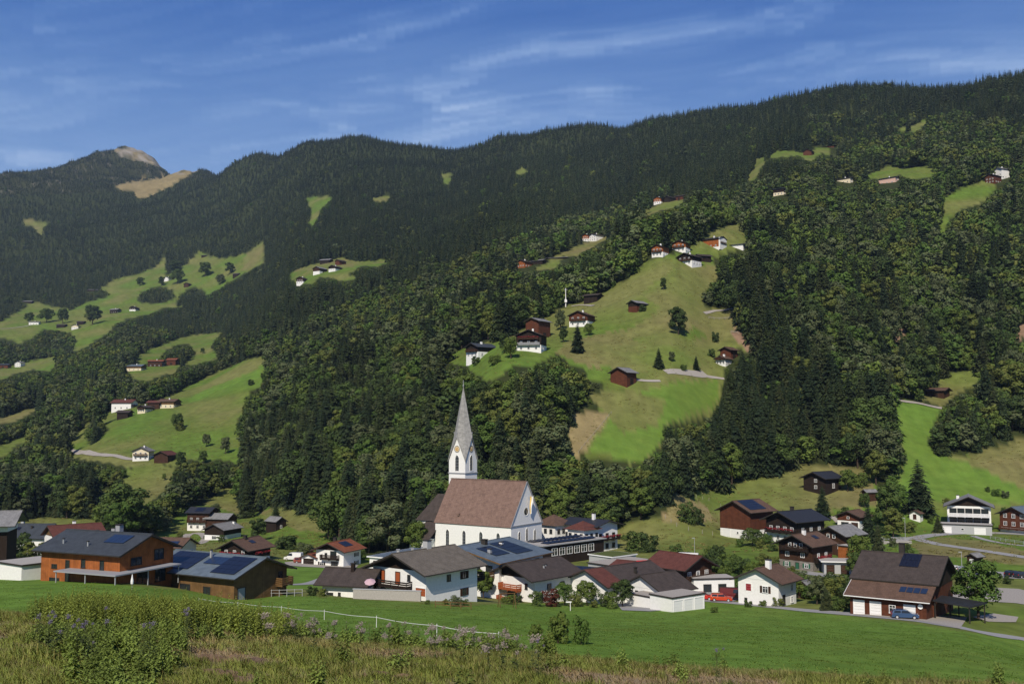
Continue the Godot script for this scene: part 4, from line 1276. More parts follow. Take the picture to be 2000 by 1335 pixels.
	block("outbuilding", "small orange brick annex at the foot of the grey-roofed wooden house", "shed", at_d(1656, 283), -32, 4.0, 4.0, 3.2, "orange_wood", "concrete")
	block("carport", "white flat-roofed carport with two brown doors beside the road", "carport", at_d(1631, 256), 8, 6.4, 5.0, 2.9, "grey_plaster", "concrete", {"over": 0.8, "trim": "white_paint",
		"wins": [["F", -1.7, 0, 1.7, 2.1, "gate:brown_wood"], ["F", 1.7, 0, 1.7, 2.1, "gate:brown_wood"]]})
	# -- the big brown house by the lower road
	h = house("timber_house", "wide timber house with dark tiled roof and white doors by the road", "house", at_d(1764, 187), 76, 15, 13, 5.7, 26, {
		"dy": 0.5,
		"low": "red_wood", "up": "dark_wood", "split": 4.6, "gable": "dark_wood", "roof": "roof_umber", "eave": 0.6, "rake": 1.0, "chim": [[-0.15, -0.1, 2.2, 0.9, "dark_trim"]],
		"solar": [[1, 0.0, 0.5, 0.52, 0.98, 6, 2]]})
	var sh := MB.new()
	sh.box(Vector3(9.6, 0.8, 0), Vector3(4.6, 5.6, 12.6))
	part("front_wall", sh.done(), h, mats["red_wood"])
	var sr := MB.new()
	sr.slab(Vector3(12.9, 3.45, 7.1), Vector3(12.9, 3.45, -7.1), Vector3(7.5, 5.65, -7.1), Vector3(7.5, 5.65, 7.1), 0.26)
	var sroof := part("front_roof", sr.done(), h, mats["roof_brown"])
	for k in 4:
		var sm := MB.new()
		var z0 := -1.6 - k * 1.15
		sm.slab(Vector3(10.6, 4.5, z0), Vector3(10.6, 4.5, z0 - 1.0), Vector3(9.1, 5.11, z0 - 1.0), Vector3(9.1, 5.11, z0), 0.1)
		part("skylight", sm.done(), sroof, mats["solar_blue"])
	var gu := MB.new()
	gu.box(Vector3(12.96, 3.32, 0), Vector3(0.14, 0.14, 14.2))
	gu.box(Vector3(10.2, 4.5, 7.14), Vector3(5.8, 0.22, 0.06), Basis(Vector3(0, 0, 1), -0.387))
	part("gutter", gu.done(), sroof, mats["white_paint"])
	var ff := [Vector3(11.9, 0, 0), Vector3(0, 0, -1), Vector3(1, 0, 0), 12.6]
	for k in [-4.8, -2.0, 3.6]:
		opening(h, ff, k, 0.0, 1.7, 2.5, "garage")
	opening(h, ff, 0.8, 0.9, 1.1, 1.4, "w")
	var dish := MB.new()
	var prev := Vector3.ZERO
	for k in 17:
		var p := Vector3(12.15, 2.5 + 0.42 * sin(TAU * k / 16), -5.4 + 0.42 * cos(TAU * k / 16))
		if k > 0:
			dish.tri(Vector3(12.05, 2.5, -5.4), p, prev)
		prev = p
	part("satellite_dish", dish.done(), h, mats["white_paint"])
	canopy("carport", "black flat-roofed carport at the end of the wide timber house", at_d(1869, 176), 64, 6.0, 6.5, 3.0, "roof_black")
	canopy("carport", "narrow black canopy joining the wide timber house to its carport", at_d(1834, 180), 64, 4.0, 5.0, 3.1, "roof_black")
	# -- houses at the right
	h = house("villa", "white villa with grey gable roof and glazed double balcony", "house", at_d(1893, 352), 0, 13.4, 12, 7.0, 24, {
		"low": "white_plaster", "up": "white_plaster", "gable": "dark_wood", "roof": "roof_pale", "eave": 1.2, "rake": 1.6, "dy": 1.2, "chim": [[-0.5, -0.5, 1.2, 0.9, "white_plaster"]],
		"grid": [["F", 5, 2, 0.9, 3.0, 2.25, 2.3, "d"]], "balc": [["F", 3.7, -6.4, 6.4, 2.2, "white_paint"]]})
	block("garage", "long grey garage terrace with white doors below the white villa", "garage", at_d(1886, 341), 0, 15.5, 6, 2.9, "grey_plaster", "concrete", {"over": 0.3, "wins": [["F", -5.6, 0, 2.4, 2.1, "garage"], ["F", 4.2, 0, 3.2, 2.1, "garage"], ["F", -1.0, 1.2, 0.9, 0.7, "w"]]})
	house("farmhouse", "dark red wooden house with solar roof and white windows at the lane", "house", at_d(1998, 346), -30, 9.5, 11, 6.2, 24, {
		"low": "white_plaster", "up": "red_wood", "split": 1.6, "roof": "roof_steel", "eave": 1.1, "rake": 1.3, "solar": [[-1, -0.7, 0.7, 0.3, 0.8, 5, 2, "solar_blue"]],
		"grid": [["F", 3, 2, 2.2, 2.6, 1.2, 1.4, "w"]], "balc": [["F", 1.3, -4.5, 4.5, 1.4, "red_wood"]]})
	house("garage_house", "garage with brown gable above a white ground floor and pale tile roof", "garage", at_d(1667, 348), -24, 7.6, 8.0, 4.4, 22, {
		"low": "white_plaster", "up": "red_wood", "split": 2.9, "roof": "roof_brown", "eave": 1.0, "rake": 1.2, "wins": [["F", -1.2, 0.1, 2.6, 2.3, "d"], ["F", 2.2, 0.1, 2.0, 2.2, "gate:brown_wood"], ["F", 0, 3.5, 0.9, 0.8, "w"]]})
	house("chalet", "dark chalet with black roof, chimney and awning next to the barn", "house", at_d(1553, 318), -38, 11.5, 13, 6.6, 22, {
		"low": "white_plaster", "up": "dark_wood", "split": 2.6, "roof": "roof_black", "eave": 1.3, "rake": 1.8, "chim": [[-0.1, 0.1, 1.3, 0.9, "dark_trim"]],
		"grid": [["F", 4, 2, 0.6, 2.8, 1.2, 1.3, "w"], ["R", 3, 1, 3.4, 2.8, 1.1, 1.2, "w"]], "balc": [["F", 3.0, -5.4, 5.4, 1.4, "dark_wood", true]]})
	house("barn", "reddish-brown board barn with white base and solar panels on its roof", "barn", at_d(1458, 333), -38, 12.0, 11.5, 8.4, 25, {
		"low": "white_plaster", "up": "red_wood", "split": 2.5, "roof": "roof_brown", "eave": 1.3, "rake": 1.3, "solar": [[1, -0.5, 0.9, 0.2, 0.96, 6, 4]],
		"wins": [["F", -3.6, 0.0, 3.0, 2.2, "garage"], ["F", 1.0, 1.0, 0.8, 0.8, "w"], ["F", 3.0, 1.0, 0.8, 0.8, "w"], ["F", 4.8, 1.0, 0.8, 0.8, "w"], ["R", 3.5, 1.0, 0.8, 0.8, "w"], ["R", 1.0, 1.0, 0.8, 0.8, "w"]]})
	house("farmhouse", "dark wooden house with black roof on the slope below the spruce grove", "house", at_d(1608, 386), -35, 9.5, 10, 4.6, 22, {
		"low": "dark_wood", "roof": "roof_black", "eave": 1.1, "rake": 1.3, "wins": [["F", 0.6, 2.9, 1.2, 1.3, "w"], ["F", 0.6, 0.6, 1.2, 1.3, "w"], ["R", 0.0, 0.8, 1.4, 1.8, "w"]]})
	house("shed", "little grey-roofed shed above the brown-gabled garage", "shed", at_d(1700, 375), -60, 3.6, 4.2, 2.4, 24, {"low": "brown_wood", "roof": "roof_pale", "eave": 0.4, "rake": 0.4, "wins": [["F", 0, 0.2, 1.0, 1.8, "door"]]})
	house("garden_hut", "tiny white hut with dark roof beneath the tall lone spruce", "shed", at_d(1790, 362), -20, 3.6, 3.0, 2.2, 28, {"low": "white_plaster", "roof": "roof_brown", "eave": 0.5, "rake": 0.5, "wins": [["F", 0, 0.2, 1.0, 1.7, "door"]]})
	house("small_hut", "small wooden hut with pale roof and white door by the car park", "shed", at_d(1902, 268), -32, 2.6, 3.0, 2.4, 26, {"low": "brown_wood", "roof": "roof_pale", "eave": 0.5, "rake": 0.5, "wins": [["F", 0, 0.1, 1.2, 1.8, "door:white_paint"]]})
	house("woodshed", "open wooden garden shelter behind the small white cottage", "shed", at_d(1572, 210), -28, 2.6, 2.4, 2.2, 38, {"low": "tan_wood", "roof": "roof_pale", "eave": 0.4, "rake": 0.4, "wins": [["F", 0, 0.1, 1.2, 1.7, "door:dark_wood"]]})
	# -- hotel wing behind the church
	block("flat_roof_wing", "long dark flat-roofed wing with rows of solar panels beside church", "building", at_d(1095, 285), -42, 10, 25, 5.2, "dark_wood", "concrete", {"over": 0.6, "trim": "grey_paint",
		"panels": [[1.6, 4.4, -10, 10, 1, 12, "solar_dark"], [-3.6, -0.8, -10, 10, 1, 12, "solar_dark"]],
		"wins": [["R", -8, 2.4, 2.2, 2.0, "w"], ["R", -5, 2.4, 2.2, 2.0, "w"], ["R", -2, 2.4, 2.2, 2.0, "w"], ["R", 1, 2.4, 2.2, 2.0, "w"], ["R", 4, 2.4, 2.2, 2.0, "w"], ["R", 7, 2.4, 2.2, 2.0, "w"]]})
	hip("pyramid_roof_wing", "square wing with a red pyramid roof and white walls", at_d(1139, 302), -42, 6.4, 6.4, 7.0, 9.2, "roof_red", "white_plaster")
	hip("pavilion", "building with orange-brown pyramid roof just right of the church", at_d(1082, 312), -42, 7.6, 7.6, 7.4, 10.2, "roof_brown", "white_plaster")
	house("balcony_building", "white building with black roof, white chimney and flowered balcony", "building", at_d(1152, 310), 50, 10, 13, 7.6, 14, {
		"low": "white_plaster", "roof": "roof_black", "eave": 1.4, "rake": 1.4, "chim": [[0.1, 0.3, 1.8, 0.8, "white_paint"]], "grid": [["F", 3, 2, 0.8, 3.0, 1.3, 1.5, "d"], ["R", 5, 2, 0.8, 3.0, 1.2, 1.4, "d"]], "balc": [["F", 3.6, -4.5, 4.5, 1.6, "dark_wood", true]]})
	block("grass_roof_hall", "flat hall with a lawn roof and white parapet near the flowered balcony", "building", at_d(1196, 266), -42, 8, 9, 3.6, "grey_plaster", "lawn", {"over": 0.3, "trim": "white_paint"})
	block("flat_hall", "low hall with flat grey gravel roof beside the lawn roof", "building", at_d(1222, 252), -42, 11, 15, 3.3, "grey_plaster", "gravel", {"over": 0.3})
	house("link_building", "long low building with dark blue solar-clad roof behind the brown-roofed chalet", "building", at_d(1150, 236), 66, 8, 24, 3.0, 15, {"low": "grey_plaster", "roof": "roof_slate", "eave": 0.5, "rake": 0.3, "solar": [[1, -0.95, 0.95, 0.05, 0.92, 14, 3]]})
	house("low_building", "low building with dull red roof beside the red awning", "building", at_d(1258, 244), 62, 7, 14, 3.2, 14, {"low": "white_plaster", "roof": "roof_red", "eave": 0.6, "rake": 0.5})
	# -- houses at the left
	house("house", "white house with dark grey roof and roof window on the village edge", "house", at_d(58, 330), 62, 12.5, 16, 5.6, 30, {
		"low": "white_plaster", "roof": "roof_slate", "eave": 0.7, "rake": 0.6, "chim": [[-0.05, -0.3, 1.4, 0.9], [0.35, 0.25, 0.7, 0.5, "dark_trim"]], "solar": [[1, -0.7, -0.2, 0.55, 0.75, 3, 1]], "grid": [["R", 4, 1, 1.6, 2.8, 1.2, 1.3, "d"], ["F", 3, 2, 0.6, 2.8, 1.1, 1.3, "d"]]})
	house("house", "white house with wine-red roof beside the dark grey one", "house", at_d(146, 316), 108, 11, 14, 3.6, 27, {
		"low": "white_plaster", "gable": "tan_wood", "roof": "roof_red", "eave": 0.8, "rake": 1.0, "dy": 3.0, "chim": [[-0.1, 0, 1.2, 0.8, "white_plaster"]], "grid": [["R", 4, 1, 0.8, 2.6, 1.2, 1.2, "d"], ["B", 2, 1, 1.0, 2.6, 1.1, 1.2, "w"]]})
	house("house", "house with pinkish-red roof and dark chimney behind the slate roof", "house", at_d(193, 282), 70, 10, 12, 4.6, 20, {"low": "white_plaster", "roof": "roof_red", "eave": 0.8, "rake": 0.8, "dy": 2.0, "chim": [[0.2, 0.0, 1.2, 0.7, "dark_trim"], [0.1, 0.7, 1.5, 0.9, "grey_paint"]], "grid": [["R", 3, 1, 1.2, 2.6, 1.1, 1.2, "w"]]})
	house("house", "low house with pale red roof and six blue solar panels", "house", at_d(333, 290), 62, 9.5, 11, 3.4, 22, {"low": "cream_plaster", "roof": "roof_brown", "eave": 0.8, "rake": 0.7, "dy": 1.5, "solar": [[1, 0.1, 0.75, 0.12, 0.62, 3, 2, "solar_blue"]], "grid": [["F", 2, 1, 1.0, 2.6, 1.1, 1.2, "w"]]})
	house("farm_stable", "stable with pale striped shingle roof at the road bend", "barn", at_d(-32, 232), 76, 9, 12, 10.6, 24, {"low": "dark_wood", "up": "white_plaster", "split": 8.6, "roof": "roof_pale", "eave": 2.0, "rake": 2.0})
	house("chalet", "tall chalet with black solar roof over wood and white plaster", "house", at_d(396, 435), 62, 8.5, 9.5, 7.2, 22, {
		"low": "white_plaster", "up": "brown_wood", "split": 3.4, "roof": "roof_black", "eave": 0.9, "rake": 0.9, "solar": [[1, -0.4, 0.4, 0.25, 0.85, 4, 2]], "grid": [["R", 3, 2, 0.8, 3.0, 1.1, 1.3, "w"], ["F", 2, 2, 0.8, 3.0, 1.1, 1.3, "w"]], "balc": [["R", 3.4, -4.4, 4.4, 1.2, "brown_wood"]]})
	house("farmhouse", "white farmhouse with pale grey roof and dark gable boards", "house", at_d(436, 395), -36, 8.5, 11, 3.8, 24, {"low": "white_plaster", "up": "dark_wood", "split": 1.8, "roof": "roof_pale", "eave": 0.8, "rake": 0.9, "chim": [[0.4, -0.8, 0.9, 0.8, "white_plaster"]], "wins": [["F", 0, 0.3, 2.0, 1.2, "w"], ["R", 3, 0.2, 1.6, 1.5, "garage"]]})
	house("barn", "grey-roofed barn half hidden behind the pale-roofed farmhouse", "barn", at_d(432, 432), 60, 8, 10, 4.4, 24, {"low": "brown_wood", "roof": "roof_pale", "eave": 0.7, "rake": 0.7})
	house("chalet", "brown-roofed chalet with geranium balconies near the white van", "house", at_d(481, 292), -38, 9.5, 9.5, 4.6, 25, {
		"low": "white_plaster", "up": "dark_wood", "split": 2.2, "roof": "roof_brown", "eave": 1.1, "rake": 1.5, "dy": -1.0, "chim": [[0.1, 0.2, 1.0, 0.8, "dark_trim"]], "solar": [[1, -0.2, 0.2, 0.5, 0.75, 2, 1]], "grid": [["F", 3, 2, 0.6, 2.4, 1.0, 1.2, "w"]], "balc": [["F", 2.5, -4.4, 4.4, 1.2, "dark_wood", true], ["R", 2.5, -3.5, 3.5, 1.0, "dark_wood", true]]})
	house("shed", "grey wooden shed standing below the single dark spruce", "shed", at_d(539, 400), 40, 5, 6, 3.4, 30, {"low": "dark_wood", "roof": "roof_pale", "eave": 0.5, "rake": 0.5, "wins": [["F", 0, 0.8, 0.9, 1.2, "w"]]})
	house("cottage", "white cottage with rust-red roof and six solar panels by the gravel yard", "house", at_d(662, 287), -34, 9.0, 8.5, 5.2, 22, {
		"low": "white_plaster", "roof": "roof_rust", "gable": "dark_wood", "eave": 1.2, "rake": 1.4, "dy": -0.8, "chim": [[-0.2, 0.1, 1.2, 0.8, "dark_trim"]], "solar": [[1, -0.5, 0.4, 0.4, 0.85, 3, 2]],
		"wins": [["F", -2.6, 0.8, 1.3, 1.1, "w:dark_wood"], ["F", 1.6, 0.6, 2.2, 1.6, "d"], ["F", -1.2, 3.2, 0.8, 1.2, "d"], ["F", 1.2, 3.2, 2.0, 1.8, "d"], ["R", 2.0, 3.0, 1.1, 1.1, "w:dark_wood"], ["R", 2.0, 0.8, 1.1, 1.1, "w:dark_wood"]],
		"balc": [["F", 3.0, -2.4, 3.2, 1.3, "dark_wood"]]})
	house("carport", "small open carport with rust-red roof beside the white cottage", "carport", at_d(614, 288), -34, 4.6, 5.0, 2.5, 20, {"low": "white_plaster", "roof": "roof_rust", "eave": 0.5, "rake": 0.5, "dy": -0.6, "wins": [["F", 0, 0, 3.2, 2.2, "gate:dark_wood"]]})

# pyramid roof on a square house
func hip(called: String, label: String, at: Vector3, app: float, w: float, l: float, hw: float, top: float, roof: String, wall: String) -> void:
	var root := thing(called, label, "building", at, deg_to_rad(app) - atan2(at.x, -at.z))
	var m := MB.new()
	m.box(Vector3(0, hw / 2 - 2, 0), Vector3(w, hw + 4, l))
	part("wall", m.done(), root, mats[wall])
	var r := MB.new()
	var e := 0.9
	var y := hw - 0.1
	var a := [Vector3(-w / 2 - e, y, l / 2 + e), Vector3(w / 2 + e, y, l / 2 + e), Vector3(w / 2 + e, y, -l / 2 - e), Vector3(-w / 2 - e, y, -l / 2 - e)]
	for k in 4:
		r.tri(a[k], a[(k + 1) % 4], Vector3(0, top, 0))
	r.quad(a[3], a[2], a[1], a[0])
	part("roof", r.done(), root, mats[roof])
	for f in ["F", "R", "L"]:
		for s in [-2.2, 0.0, 2.2]:
			opening(root, face_frame(f, w, l), s, hw - 2.6, 1.1, 1.4, "d")
			opening(root, face_frame(f, w, l), s, hw - 5.6, 1.1, 1.4, "d")
	protect(root, w, l, top)

# ================================================================ church
func lancet(parent: Node, fr: Array, s: float, y: float, w: float, h: float) -> void:
	# pointed window: reveal and pane
	var key := "lancet_%.1f_%.1f" % [w, h]
	if not mesh_cache.has(key):
		var outl := PackedVector2Array()
		var n := 6
		outl.append(Vector2(-w / 2, 0))
		outl.append(Vector2(w / 2, 0))
		for i in n + 1:   # right arc up to the point, then the left arc down
			var a := deg_to_rad(60.0) * i / n
			outl.append(Vector2(-w / 2 + w * cos(a), h - w * 0.866 + w * sin(a)))
		for i in range(n - 1, -1, -1):
			var a := deg_to_rad(60.0) * i / n
			outl.append(Vector2(w / 2 - w * cos(a), h - w * 0.866 + w * sin(a)))
		var g := MB.new()
		var f := MB.new()
		var ctr := Vector2(0, h * 0.5)
		for i in outl.size():
			var a: Vector2 = outl[i]
			var b: Vector2 = outl[(i + 1) % outl.size()]
			g.tri(Vector3(ctr.x, ctr.y, 0.03), Vector3(a.x, a.y, 0.03), Vector3(b.x, b.y, 0.03))
			var a2 := ctr + (a - ctr) * Vector2(1.26, 1.05)
			var b2 := ctr + (b - ctr) * Vector2(1.26, 1.05)
			f.quad(Vector3(a.x, a.y, 0.03), Vector3(a2.x, a2.y, 0.12), Vector3(b2.x, b2.y, 0.12), Vector3(b.x, b.y, 0.03))
			f.quad(Vector3(a2.x, a2.y, 0.12), Vector3(a2.x, a2.y, 0.0), Vector3(b2.x, b2.y, 0.0), Vector3(b2.x, b2.y, 0.12))
		var bars := MB.new()
		bars.box(Vector3(0, h * 0.46, 0.05), Vector3(0.07, h * 0.9, 0.05))
		for i in int(h / 0.9):
			bars.box(Vector3(0, 0.5 + i * 0.9, 0.05), Vector3(w * 0.96, 0.05, 0.04))
		mesh_cache[key] = [f.done(), g.done(), bars.done()]
	var o := part("lancet_window", mesh_cache[key][0], parent, mats["white_plaster"], fr[0] + fr[1] * s + Vector3(0, y, 0))
	o.basis = Basis(fr[1], Vector3.UP, fr[2])
	part("pane", mesh_cache[key][1], o, mats["glass"])
	part("glazing_bars", mesh_cache[key][2], o, mats["grey_paint"])

func disc(r: float, z: float, n := 24) -> MB:
	var m := MB.new()
	for i in n:
		m.tri(Vector3(0, 0, z), Vector3(cos(TAU * i / n) * r, sin(TAU * i / n) * r, z), Vector3(cos(TAU * (i + 1) / n) * r, sin(TAU * (i + 1) / n) * r, z))
	return m

func make_church() -> void:
	var at := at_d(954, 300)
	at.y = -38.6
	var app := deg_to_rad(55.0)
	var root := thing("church", "white church with steep brown tile roof and grey shingled spire", "church", at, app - atan2(at.x, -at.z))
	var w := 16.0
	var l := 26.5
	var hw := 9.2
	var ridge := 21.0
	var x := w / 2
	var z := l / 2
	var nave := MB.new()
	for k in [[-x, z, x, z], [x, z, x, -z], [x, -z, -x, -z], [-x, -z, -x, z]]:
		nave.quad(Vector3(k[0], -3, k[1]), Vector3(k[2], -3, k[3]), Vector3(k[2], hw, k[3]), Vector3(k[0], hw, k[1]))
	for s in [1, -1]:
		nave.tri(Vector3(-x * s, hw, z * s), Vector3(x * s, hw, z * s), Vector3(0, ridge, z * s))
	part("nave_wall", nave.done(), root, mats["white_plaster"])
	var tp := (ridge - hw) / x
	var rm := MB.new()
	var ex := x + 0.35
	var ey := hw - 0.35 * tp + 0.3
	rm.slab(Vector3(ex, ey, z + 0.1), Vector3(ex, ey, -z - 0.3), Vector3(0, ridge + 0.3, -z - 0.3), Vector3(0, ridge + 0.3, z + 0.1), 0.22)
	rm.slab(Vector3(-ex, ey, -z - 0.3), Vector3(-ex, ey, z + 0.1), Vector3(0, ridge + 0.3, z + 0.1), Vector3(0, ridge + 0.3, -z - 0.3), 0.22)
	var roof := part("nave_roof", rm.done(), root, mats["roof_church"])
	var rc := MB.new()
	for i in 52:
		rc.box(Vector3(0, ridge + 0.3 + 0.03 * (i % 2), -z - 0.2 + i * 0.515), Vector3(0.4, 0.2, 0.5))
	part("ridge_tiles", rc.done(), roof, mats["roof_church"])
	var hatch := MB.new()
	hatch.box(Vector3(-ex * 0.82, ey + ex * 0.18 * tp + 0.3, -5.6), Vector3(0.8, 0.7, 0.6))
	part("roof_hatch", hatch.done(), roof, mats["roof_church"])
	var vg := MB.new()
	for s in [1, -1]:
		var dir := Vector3(-s * ex, ridge - ey + 0.3, 0)
		var xx := dir.normalized()
		vg.box(Vector3(s * ex / 2, (ey + ridge + 0.3) / 2 - 0.1, z + 0.16), Vector3(dir.length(), 0.3, 0.12), Basis(xx, Vector3(-xx.y, xx.x, 0), Vector3(0, 0, 1)))
	part("verge", vg.done(), roof, mats["grey_paint"])
	var sc := MB.new()
	sc.box(Vector3(0, hw, z + 0.1), Vector3(w + 0.2, 0.3, 0.2))
	sc.box(Vector3(0, 2.6, z + 0.1), Vector3(w * 0.55, 0.18, 0.24))
	sc.box(Vector3(x + 0.06, hw - 0.35, 0), Vector3(0.12, 0.3, l))
	part("string_course", sc.done(), root, mats["grey_paint"])
	for k in 4:
		lancet(root, [Vector3(-x, 0, 0), Vector3(0, 0, 1), Vector3(-1, 0, 0)], 8.9 - k * 5.9, 2.0, 1.05, 5.2)
		lancet(root, [Vector3(x, 0, 0), Vector3(0, 0, -1), Vector3(1, 0, 0)], 9.0 - k * 6.0, 2.0, 1.05, 5.2)
	for k in [[-3.9, 4.6], [0.0, 5.3], [4.2, 4.6]]:
		lancet(root, [Vector3(0, 0, z), Vector3(1, 0, 0), Vector3(0, 0, 1)], k[0], 2.9, 1.0, k[1])
	var rose := part("round_window", disc(1.0, 0.02).done(), root, mats["glass"], Vector3(-0.4, hw + 3.6, z))
	var rr := MB.new()
	for i in 24:
		var a := TAU * i / 24
		var b := TAU * (i + 1) / 24
		rr.quad(Vector3(cos(a), sin(a), 0.03), Vector3(cos(a) * 1.16, sin(a) * 1.16, 0.12), Vector3(cos(b) * 1.16, sin(b) * 1.16, 0.12), Vector3(cos(b), sin(b), 0.03))
	part("frame", rr.done(), rose, mats["white_plaster"])
	# choir and sacristy behind the nave
	var ch := MB.new()
	ch.box(Vector3(0, 3.0, -z - 4.5), Vector3(10, 12, 9))
	part("choir_wall", ch.done(), root, mats["white_plaster"])
	var cr := MB.new()
	var cy := 9.0
	var ct := 16.6
	var zb := -z - 9.5
	cr.quad(Vector3(5.5, cy, -z), Vector3(5.5, cy, zb), Vector3(0, ct, zb + 4.2), Vector3(0, ct, -z))
	cr.quad(Vector3(-5.5, cy, zb), Vector3(-5.5, cy, -z), Vector3(0, ct, -z), Vector3(0, ct, zb + 4.2))
	cr.tri(Vector3(5.5, cy, zb), Vector3(-5.5, cy, zb), Vector3(0, ct, zb + 4.2))
	part("choir_roof", cr.done(), root, mats["roof_umber"])
	var sa := MB.new()
	sa.box(Vector3(1.0 - x, 1.0, -z - 3.6), Vector3(8.5, 6.6, 6.6))
	part("sacristy_wall", sa.done(), root, mats["white_plaster"])
	var sr := MB.new()
	sr.quad(Vector3(-x - 3.7, 4.3, -z - 7.3), Vector3(-x - 3.7, 4.3, -z + 0.6), Vector3(-3.0, 10.2, -z + 0.0), Vector3(-3.0, 10.2, -z - 5.0))
	sr.tri(Vector3(-2.6, 4.3, -z - 7.3), Vector3(-x - 3.7, 4.3, -z - 7.3), Vector3(-3.0, 10.2, -z - 5.0))
	part("sacristy_roof", sr.done(), root, mats["roof_umber"])
	opening(root, [Vector3(-x - 3.25, 0, -z - 3.6), Vector3(0, 0, 1), Vector3(-1, 0, 0)], 0.5, 1.2, 0.9, 2.0, "d")
	# tower
	var tc := root.to_local(Vector3(at_d(904, 313).x, at.y, at_d(904, 313).z)) if root.is_inside_tree() else Vector3(-9, 0, -z)
	var h := 3.05
	var eave := 26.4
	var apex := 33.3
	var tw := MB.new()
	var cs := [Vector3(-h, 0, h), Vector3(h, 0, h), Vector3(h, 0, -h), Vector3(-h, 0, -h)]
	for k in 4:
		var a: Vector3 = cs[k]
		var b: Vector3 = cs[(k + 1) % 4]
		var up := Vector3(0, eave, 0)
		tw.quad(a + Vector3(0, -3, 0), b + Vector3(0, -3, 0), b + up, a + up)
		tw.tri(a + up, b + up, (a + b) / 2 + Vector3(0, apex, 0))
	var tower := part("tower", tw.done(), root, mats["white_plaster"], tc)
	var co := MB.new()
	co.box(Vector3(0, 22.7, 0), Vector3(2 * h + 0.4, 0.3, 2 * h + 0.4))
	part("cornice", co.done(), tower, mats["grey_paint"])
	var spi := MB.new()
	var tip := Vector3(0, 48.9, 0)
	var q := h + 0.28
	for k in 4:
		var a: Vector3 = cs[k] * (q / h) + Vector3(0, eave - 0.1, 0)
		var b: Vector3 = cs[(k + 1) % 4] * (q / h) + Vector3(0, eave - 0.1, 0)
		var m0: Vector3 = (a + b) / 2
		m0.y = apex + 0.25
		var dg: Vector3 = cs[(k + 1) % 4] * 0.66 + Vector3(0, apex + 0.25, 0)
		var dg0: Vector3 = cs[k] * 0.66 + Vector3(0, apex + 0.25, 0)
		spi.tri(a, m0, dg0)
		spi.tri(b, dg, m0)
		spi.tri(m0, dg, tip)
		spi.tri(dg0, m0, tip)
		# thin verge along each gable
		spi.quad(a, a - Vector3(0, 0.3, 0), m0 - Vector3(0, 0.4, 0), m0)
		spi.quad(m0, m0 - Vector3(0, 0.4, 0), b - Vector3(0, 0.3, 0), b)
	part("spire", spi.done(), tower, mats["spire_shingle"])
	var fin := MB.new()
	fin.tube(PackedVector3Array([Vector3(0, 48.6, 0), Vector3(0, 50.9, 0)]), PackedFloat32Array([0.12, 0.05]), 6)
	fin.box(Vector3(0, 50.2, 0), Vector3(0.7, 0.1, 0.1))
	fin.tube(PackedVector3Array([Vector3(0, 48.8, 0), Vector3(0, 49.05, 0), Vector3(0, 49.3, 0)]), PackedFloat32Array([0.1, 0.28, 0.1]), 8)
	for k in 4:
		var m1: Vector3 = (cs[k] + cs[(k + 1) % 4]) / 2 * 1.09 + Vector3(0, apex, 0)
		fin.tube(PackedVector3Array([m1, m1 + Vector3(0, 1.5, 0)]), PackedFloat32Array([0.1, 0.06]), 5)
		fin.box(m1 + Vector3(0, 1.5, 0), Vector3(0.3, 0.3, 0.3))
	part("finial", fin.done(), tower, mats["metal"])
	for k in 4:
		var a: Vector3 = cs[k]
		var b: Vector3 = cs[(k + 1) % 4]
		var rt := (b - a).normalized()
		var out := Vector3(rt.z, 0, -rt.x) * -1.0
		out = ((a + b) / 2).normalized()
		var fr := [(a + b) / 2, rt, out]
		lancet(tower, fr, 0.0, 23.4, 1.25, 4.6)
		var ck := part("clock_face", disc(0.95, 0.05).done(), tower, mats["cream_plaster"], (a + b) / 2 + Vector3(0, 29.9, 0))
		ck.basis = Basis(rt, Vector3.UP, out)
		part("dial", disc(0.62, 0.08).done(), ck, mats["gold"])
		var rg := MB.new()
		for i in 24:
			var t0 := TAU * i / 24
			var t1 := TAU * (i + 1) / 24
			rg.quad(Vector3(cos(t0) * 0.85, sin(t0) * 0.85, 0.09), Vector3(cos(t0), sin(t0), 0.09), Vector3(cos(t1), sin(t1), 0.09), Vector3(cos(t1) * 0.85, sin(t1) * 0.85, 0.09))
		part("ring", rg.done(), ck, mats["brown_wood"])
		var hd := MB.new()
		hd.box(Vector3(0.0, 0.26, 0.12), Vector3(0.07, 0.62, 0.03))
		hd.box(Vector3(0.2, -0.06, 0.12), Vector3(0.46, 0.07, 0.03), Basis(Vector3(0, 0, 1), -0.3))
		part("hands", hd.done(), ck, mats["white_paint"])
	protect(root, w, l, ridge)
	var b0 := Node3D.new()
	b0.transform = root.transform * tower.transform
	protect(b0, 6, 6, 49.0)
	b0.free()
	# church flag
	var fp: Vector3 = root.transform * Vector3(0.9, hw + 2.0, z + 0.2)
	var flag := thing("church_flag", "long yellow and white banner hanging on the church gable", "flag", fp, root.rotation.y)
	var pole := MB.new()
	pole.tube(PackedVector3Array([Vector3(0, 5.6, -0.1), Vector3(0, 6.0, 1.6)]), PackedFloat32Array([0.06, 0.05]), 6)
	part("pole", pole.done(), flag, mats["metal"])
